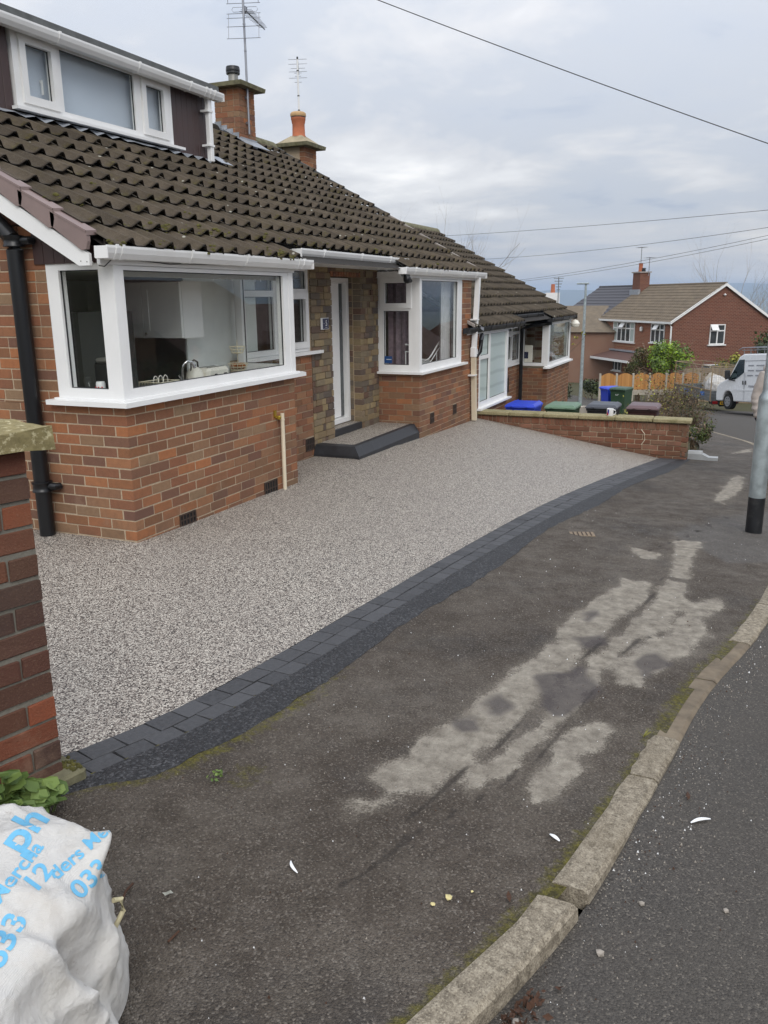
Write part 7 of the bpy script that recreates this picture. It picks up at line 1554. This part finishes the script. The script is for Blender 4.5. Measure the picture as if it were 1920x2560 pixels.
# ------------------------------------------------------------------ builder's bag in the foreground
def builder_bag():
    C0 = Vector((-3.645, -2.45, P(-3.645, -2.45))); r = empty('bulk_bag', C0, "crumpled white woven builder's bulk bag with blue print in the lower left corner", 'bag')
    nu, nv = 150, 84; vs = []; Hh = .385
    def shape(a, t):
        ex = 3.0; c, s = math.cos(a - .27), math.sin(a - .27); rr = (abs(c) ** ex + abs(s) ** ex) ** (-1 / ex)
        prof = 1.0 - .10 * sstep(.0, .6, t); prof *= math.sqrt(max(0, 1 - sstep(.55, 1.0, t) ** 1.4))
        return Vector((math.cos(a) * .40 * rr * prof, math.sin(a) * .37 * rr * prof, 0))
    def gb(x, w): return math.exp(-(x / w) ** 2)
    for j in range(nv + 1):
        t = j / nv
        for i in range(nu):
            a = 2 * math.pi * i / nu; p = shape(a, min(t, .9995)); z = Hh * (t / .62 * .86 if t < .62 else .86 + .14 * math.sin((t - .62) / .38 * math.pi / 2)); z *= 1 + .05 * math.sin(a * 2 + 1)
            q = Vector((p.x, p.y, z)); n = Vector((p.x, p.y, .10 + .5 * sstep(.5, .9, t))).normalized() if p.length > .02 else Vector((0, 0, 1))
            w1 = mnoise.noise(Vector((q.x * 3.6 + q.z * 1.2, q.y * 3.6, q.z * 3.0)) + Vector((3, 1, 0))); w2 = mnoise.noise(Vector((q.x * 10 - q.z * 7, q.y * 10 + q.z * 4, q.z * 7)))
            fold = 1 - abs(mnoise.noise(Vector((q.x * 4.5 + q.z * 3.5, q.y * 4.5 - q.z * 3, q.z * 2.2)) + Vector((7, 2, 5)))); fold2 = 1 - abs(mnoise.noise(Vector((q.x * 9 - q.z * 5, q.y * 9, q.z * 6)) + Vector((1, 9, 2))))
            k = sstep(0, .10, t); q += n * k * (.026 * w1 + .006 * w2 + .020 * fold ** 6 + .010 * fold2 ** 9)
            da = (a + .62 + math.pi) % (2 * math.pi) - math.pi; q += Vector((.055, -.01, .02)) * gb(da, .13) * gb(t - .66, .06)                  # stiff top corner
            da = (a + 1.28 + .35 * (t - .4) + math.pi) % (2 * math.pi) - math.pi; q += n * (.040 * gb(da, .07) - .022 * gb(da - .16, .08)) * gb(t - .36, .34)   # long upright fold
            da = (a + .86 - 1.0 * (t - .36) + math.pi) % (2 * math.pi) - math.pi; q += n * .020 * gb(da, .05) * gb(t - .33, .20)                    # slanting fold
            vs.append(q)
    fs = [(j * nu + i, j * nu + (i + 1) % nu, (j + 1) * nu + (i + 1) % nu, (j + 1) * nu + i) for j in range(nv) for i in range(nu)]; me = bpy.data.meshes.new('sack'); me.from_pydata([tuple(v) for v in vs], [], fs); me.materials.append(MT['bag']); me.polygons.foreach_set('use_smooth', [True] * len(fs)); me.update(); sk = link('sack', me, r)
    bvh = BVHTree.FromPolygons([v for v in vs], fs)
    dv = (RF + RR * ((180 - 960) / 2066) - RU * ((2270 - 1280) / 2066)); h0 = bvh.ray_cast(CP - C0, dv.normalized()); dep = h0[3] / dv.length if h0[0] else 2.0; n = -dv.normalized(); u = (RR - n * RR.dot(n)).normalized(); v = n.cross(u)
    o0 = CP - C0 + dv * dep                # middle of the printed side
    def print_text(s, cx, cy, ang, size):
        k = .2622 * dep / 2066 * 1.08; t = text_mesh(s, size * k, 0, .022); bm = bmesh.new(); bm.from_mesh(t); bmesh.ops.triangulate(bm, faces=bm.faces)
        for _ in range(3): 
            es = [e for e in bm.edges if e.calc_length() > .007]
            if es: bmesh.ops.subdivide_edges(bm, edges=es, cuts=2); bmesh.ops.triangulate(bm, faces=bm.faces)
        c, sn = math.cos(rad(ang)), math.sin(rad(ang)); bad = []; hh = size * k * .35
        for vt in bm.verts:
            x, y = vt.co.x, vt.co.y - hh; X_, Y_ = x * c - y * sn, x * sn + y * c; p = o0 + u * ((cx - 686) * k + X_) + v * (-(cy - 1106) * k + Y_)
            h = bvh.ray_cast(p + n * 1.5, -n)
            if h[0] is None: bad.append(vt); vt.co = p
            else: vt.co = h[0] + n * .0016
        bmesh.ops.delete(bm, geom=bad, context='VERTS'); bm.to_mesh(t); bm.free(); t.materials.append(MT['ink_blue']); link('printed_lettering', t, r)
    for a in (('ph', 120, 400, 64, 430), ('Mercha', 160, 800, 62, 190), ('633', 190, 1340, 72, 270), ('12', 350, 850, 58, 250), ('ders Mer', 700, 590, 47, 185), ('033', 800, 850, 50, 240), ('ders', 15, 1420, 80, 170), ('T', 60, 1860, 68, 200), ('T', 400, 175, 70, 170)): print_text(*a)
    # lifting loop at the corner
    def surf(px, py): 
        p = CP - C0; d = RF + RR * ((px - 960) / 2066) - RU * ((py - 1280) / 2066); h = bvh.ray_cast(p, d.normalized()); return h[0]
    h = surf(282, 2300)
    if h:
        m = MB(); a = Vector(h) + Vector((.004, -.004, .0)); m.tube([a + Vector((-.005, .0, -.02)), a + Vector((.018, -.008, .012)), a + Vector((.02, -.004, .04)), a + Vector((.0, .0, .05))], .006, 8); m.build('lifting_loop', MT['strap'], r, True)
builder_bag()
# ------------------------------------------------------------------ litter, grit and small ironwork
def litter():
    def drop(name, x, y, mb, mat, lab, cat, z=None, rz=0, grp=None): o = mb.build(name, MT[mat], None, loc=(x, y, (P(x, y) if z is None else z) + .004)); o.rotation_euler.z = rz; tag(o, lab, cat, grp)
    def strip(L, w, bend):
        m = MB(); n = 8; T = [(L * (i / n - .5), bend * math.sin(math.pi * i / n), .002 + .004 * math.sin(math.pi * i / n)) for i in range(n + 1)]
        m.add([(x, y + s * w * (.5 - .35 * abs(2 * i / n - 1) ** 2), z + zz) for i, (x, y, z) in enumerate(T) for s, zz in ((-1, 0), (1, 0), (1, .0015), (-1, .0015))], [(i * 4 + k, i * 4 + (k + 1) % 4, i * 4 + 4 + (k + 1) % 4, i * 4 + 4 + k) for i in range(n) for k in range(4)] + [(0, 1, 2, 3), (n * 4 + 3, n * 4 + 2, n * 4 + 1, n * 4)]); return m
    g = 'scraps of white plastic on the tarmac'
    drop('plastic_scrap', -2.735, -2.821, strip(.058, .009, .006), 'paper_white', 'curved white plastic sliver on the dark pavement', 'litter', None, .85, g); drop('plastic_scrap', -2.246, -3.472, strip(.042, .013, .001), 'paper_white', 'short white plastic scrap beside the kerb', 'litter', None, 1.0, g)
    x, y = -1.917, -3.886; drop('plastic_scrap', x, y, strip(.075, .014, .004), 'paper_white', 'torn white plastic scrap lying on the road', 'litter', RZ(x, y), -.9, g)
    def lump(s, seed=0, fl=.6):
        bm = bmesh.new(); bmesh.ops.create_icosphere(bm, subdivisions=1, radius=s)
        for v in bm.verts: v.co *= 1 + .55 * mnoise.noise(v.co * (1.6 / s) + Vector((seed, 0, 0))); v.co.z = v.co.z * fl + s * fl * .6
        m = MB(); m.add([v.co.copy() for v in bm.verts], [tuple(q.index for q in f.verts) for f in bm.faces]); bm.free(); return m
    for i, (x, y, s, lab) in enumerate(((-2.662, -3.267, .012, 'largest pale yellow crumb on the pavement'), (-2.708, -3.237, .007, 'small yellow crumb left of the largest one'), (-2.609, -3.317, .0045, 'tiny yellow crumb toward the kerb'))): drop('bread_crumb', x, y, lump(s, i, .35), 'paper_yellow', lab, 'crumb', grp='pale crumbs on the pavement')
    for i, (x, y, s, lab, rd) in enumerate(((-2.767, -3.50, .017, 'grey pebble lying against the kerb', 1), (-2.954, -3.535, .016, 'pale pebble in the gutter nearest the bottom edge', 1), (-2.642, -3.674, .011, 'round buff pebble on the road', 1), (-2.943, -3.617, .013, 'brown white stone on the road near the frame bottom', 1), (-2.408, -3.753, .009, 'small white stone out on the road', 1), (-2.348, -3.972, .009, 'white chip far out on the dark road', 1), (-2.897, -3.727, .008, 'tiny rust coloured stone on the road', 1))): drop('pebble', x, y, lump(s, i + 4, .75), 'pebble', lab, 'pebble', RZ(x, y) - .003, 0, 'loose pebbles by the kerb')
    def leaf(s):
        m = MB(); m.add([(-s, 0, .004), (-s * .4, s * .4, .010), (s * .5, s * .35, .004), (s, 0, .012), (s * .4, -s * .4, .006), (-s * .5, -s * .3, .012)], [(0, 1, 4, 5), (1, 2, 3, 4)]); return m
    drop('fallen_leaf', -2.593, -3.418, leaf(.018), 'dead_leaf', 'small curled brown leaf near the kerb', 'leaf', None, .4); drop('fallen_leaf', -2.992, -2.576, leaf(.015), 'grey_leaf', 'grey dry leaf on the pavement beside the white bag', 'leaf', None, 2.2); drop('fallen_leaf', -1.771, -3.838, leaf(.02), 'dead_leaf', 'brown leaf on the road past the kerb gap', 'leaf', RZ(-1.771, -3.838), .2)
    m = MB(); m.tube([(-.035, 0, .003), (0, .004, .005), (.035, -.002, .003)], .0035, 6); drop('twig', -3.033, -2.472, m, 'dead_leaf', 'red brown twig just right of the white bag', 'twig', None, .3); m = MB(); m.tube([(-.02, 0, .003), (.02, .001, .003)], .003, 6); drop('twig', -3.117, -2.69, m, 'dead_leaf', 'short dark twig on the pavement near the bag', 'twig', None, -.1)
    x, y = 2.25, -2.76; o = empty('stop_tap_cover', (x, y, P(x, y)), 'small rusty stop tap cover set in the pavement by the new edging', 'cover', None, -1.25); m = MB(); m.box((-.1, -.065, -.02), (.1, .065, .006)); m.build('lid', MT['drain_iron'], o)
    for i in range(-2, 3): m = MB(); m.box((i * .035 - .004, -.05, .0065), (i * .035 + .004, .05, .010)); m.build('rib', MT['iron_vent'], o)
    random.seed(31); grit = MB()                       # loose grit, denser in the gutter
    for i in range(2300):
        k = random.random()
        if k < .34: x = random.uniform(-3.3, .8); y = KERB(x) - .07 - abs(random.gauss(0, .10)); z = RZ(x, y)
        elif k < .55: x = random.uniform(-3.4, 1.5); y = KERB(x) - random.uniform(.1, 1.5); z = RZ(x, y)
        else: x = random.uniform(-3.6, 3.5); y = random.uniform(KERB(x) + .05, TAR(x) if x > -2.7 else INNER(x)); z = PZ(x, y)
        s = random.choice((.0018, .0022, .003, .0036)) * (1.5 if random.random() < .05 else 1); c = Vector((x, y, z + s * .6)); q = [c + Vector([random.uniform(-s, s) for _ in range(3)]) for _ in range(2)]
        grit.add([c + Vector((s, 0, -s)), c + Vector((-s * .6, s, -s)), c + Vector((-s * .6, -s, -s)), c + Vector((random.uniform(-s, s) * .4, 0, s))], [(0, 1, 3), (1, 2, 3), (2, 0, 3)], random.choice((0, 0, 0, 0, 0, 1, 2, 2)))
    tag(grit.build('grit', [MT['pebble'], MT['plate_white'], MT['dead_leaf']]), kind='stuff')
    m = MB()
    for i in range(120): x = -2.95 + random.gauss(0, .07); y = KERB(x) - .09 - abs(random.gauss(0, .03)); leaf_quad(m, (x, y, RZ(x, y) + random.uniform(.003, .018)), rdir() + Vector((0, 0, .8)), random.uniform(.005, .014))
    tag(m.build('leaf_litter', MT['dead_leaf']), kind='stuff')
litter()
# ------------------------------------------------------------------ air
hm = bpy.data.materials.new('haze'); hm.use_nodes = True; hm.node_tree.nodes.remove(hm.node_tree.nodes['Principled BSDF']); pv = hm.node_tree.nodes.new('ShaderNodeVolumePrincipled'); pv.inputs['Color'].default_value = (.62, .76, .96, 1); pv.inputs['Density'].default_value = .00022; pv.inputs['Anisotropy'].default_value = .1
hm.node_tree.links.new(pv.outputs[0], hm.node_tree.nodes['Material Output'].inputs['Volume'])
m = MB(); m.box((-450, -9000, -95), (9500, 9000, 95)); tag(m.build('haze', hm), kind='stuff')
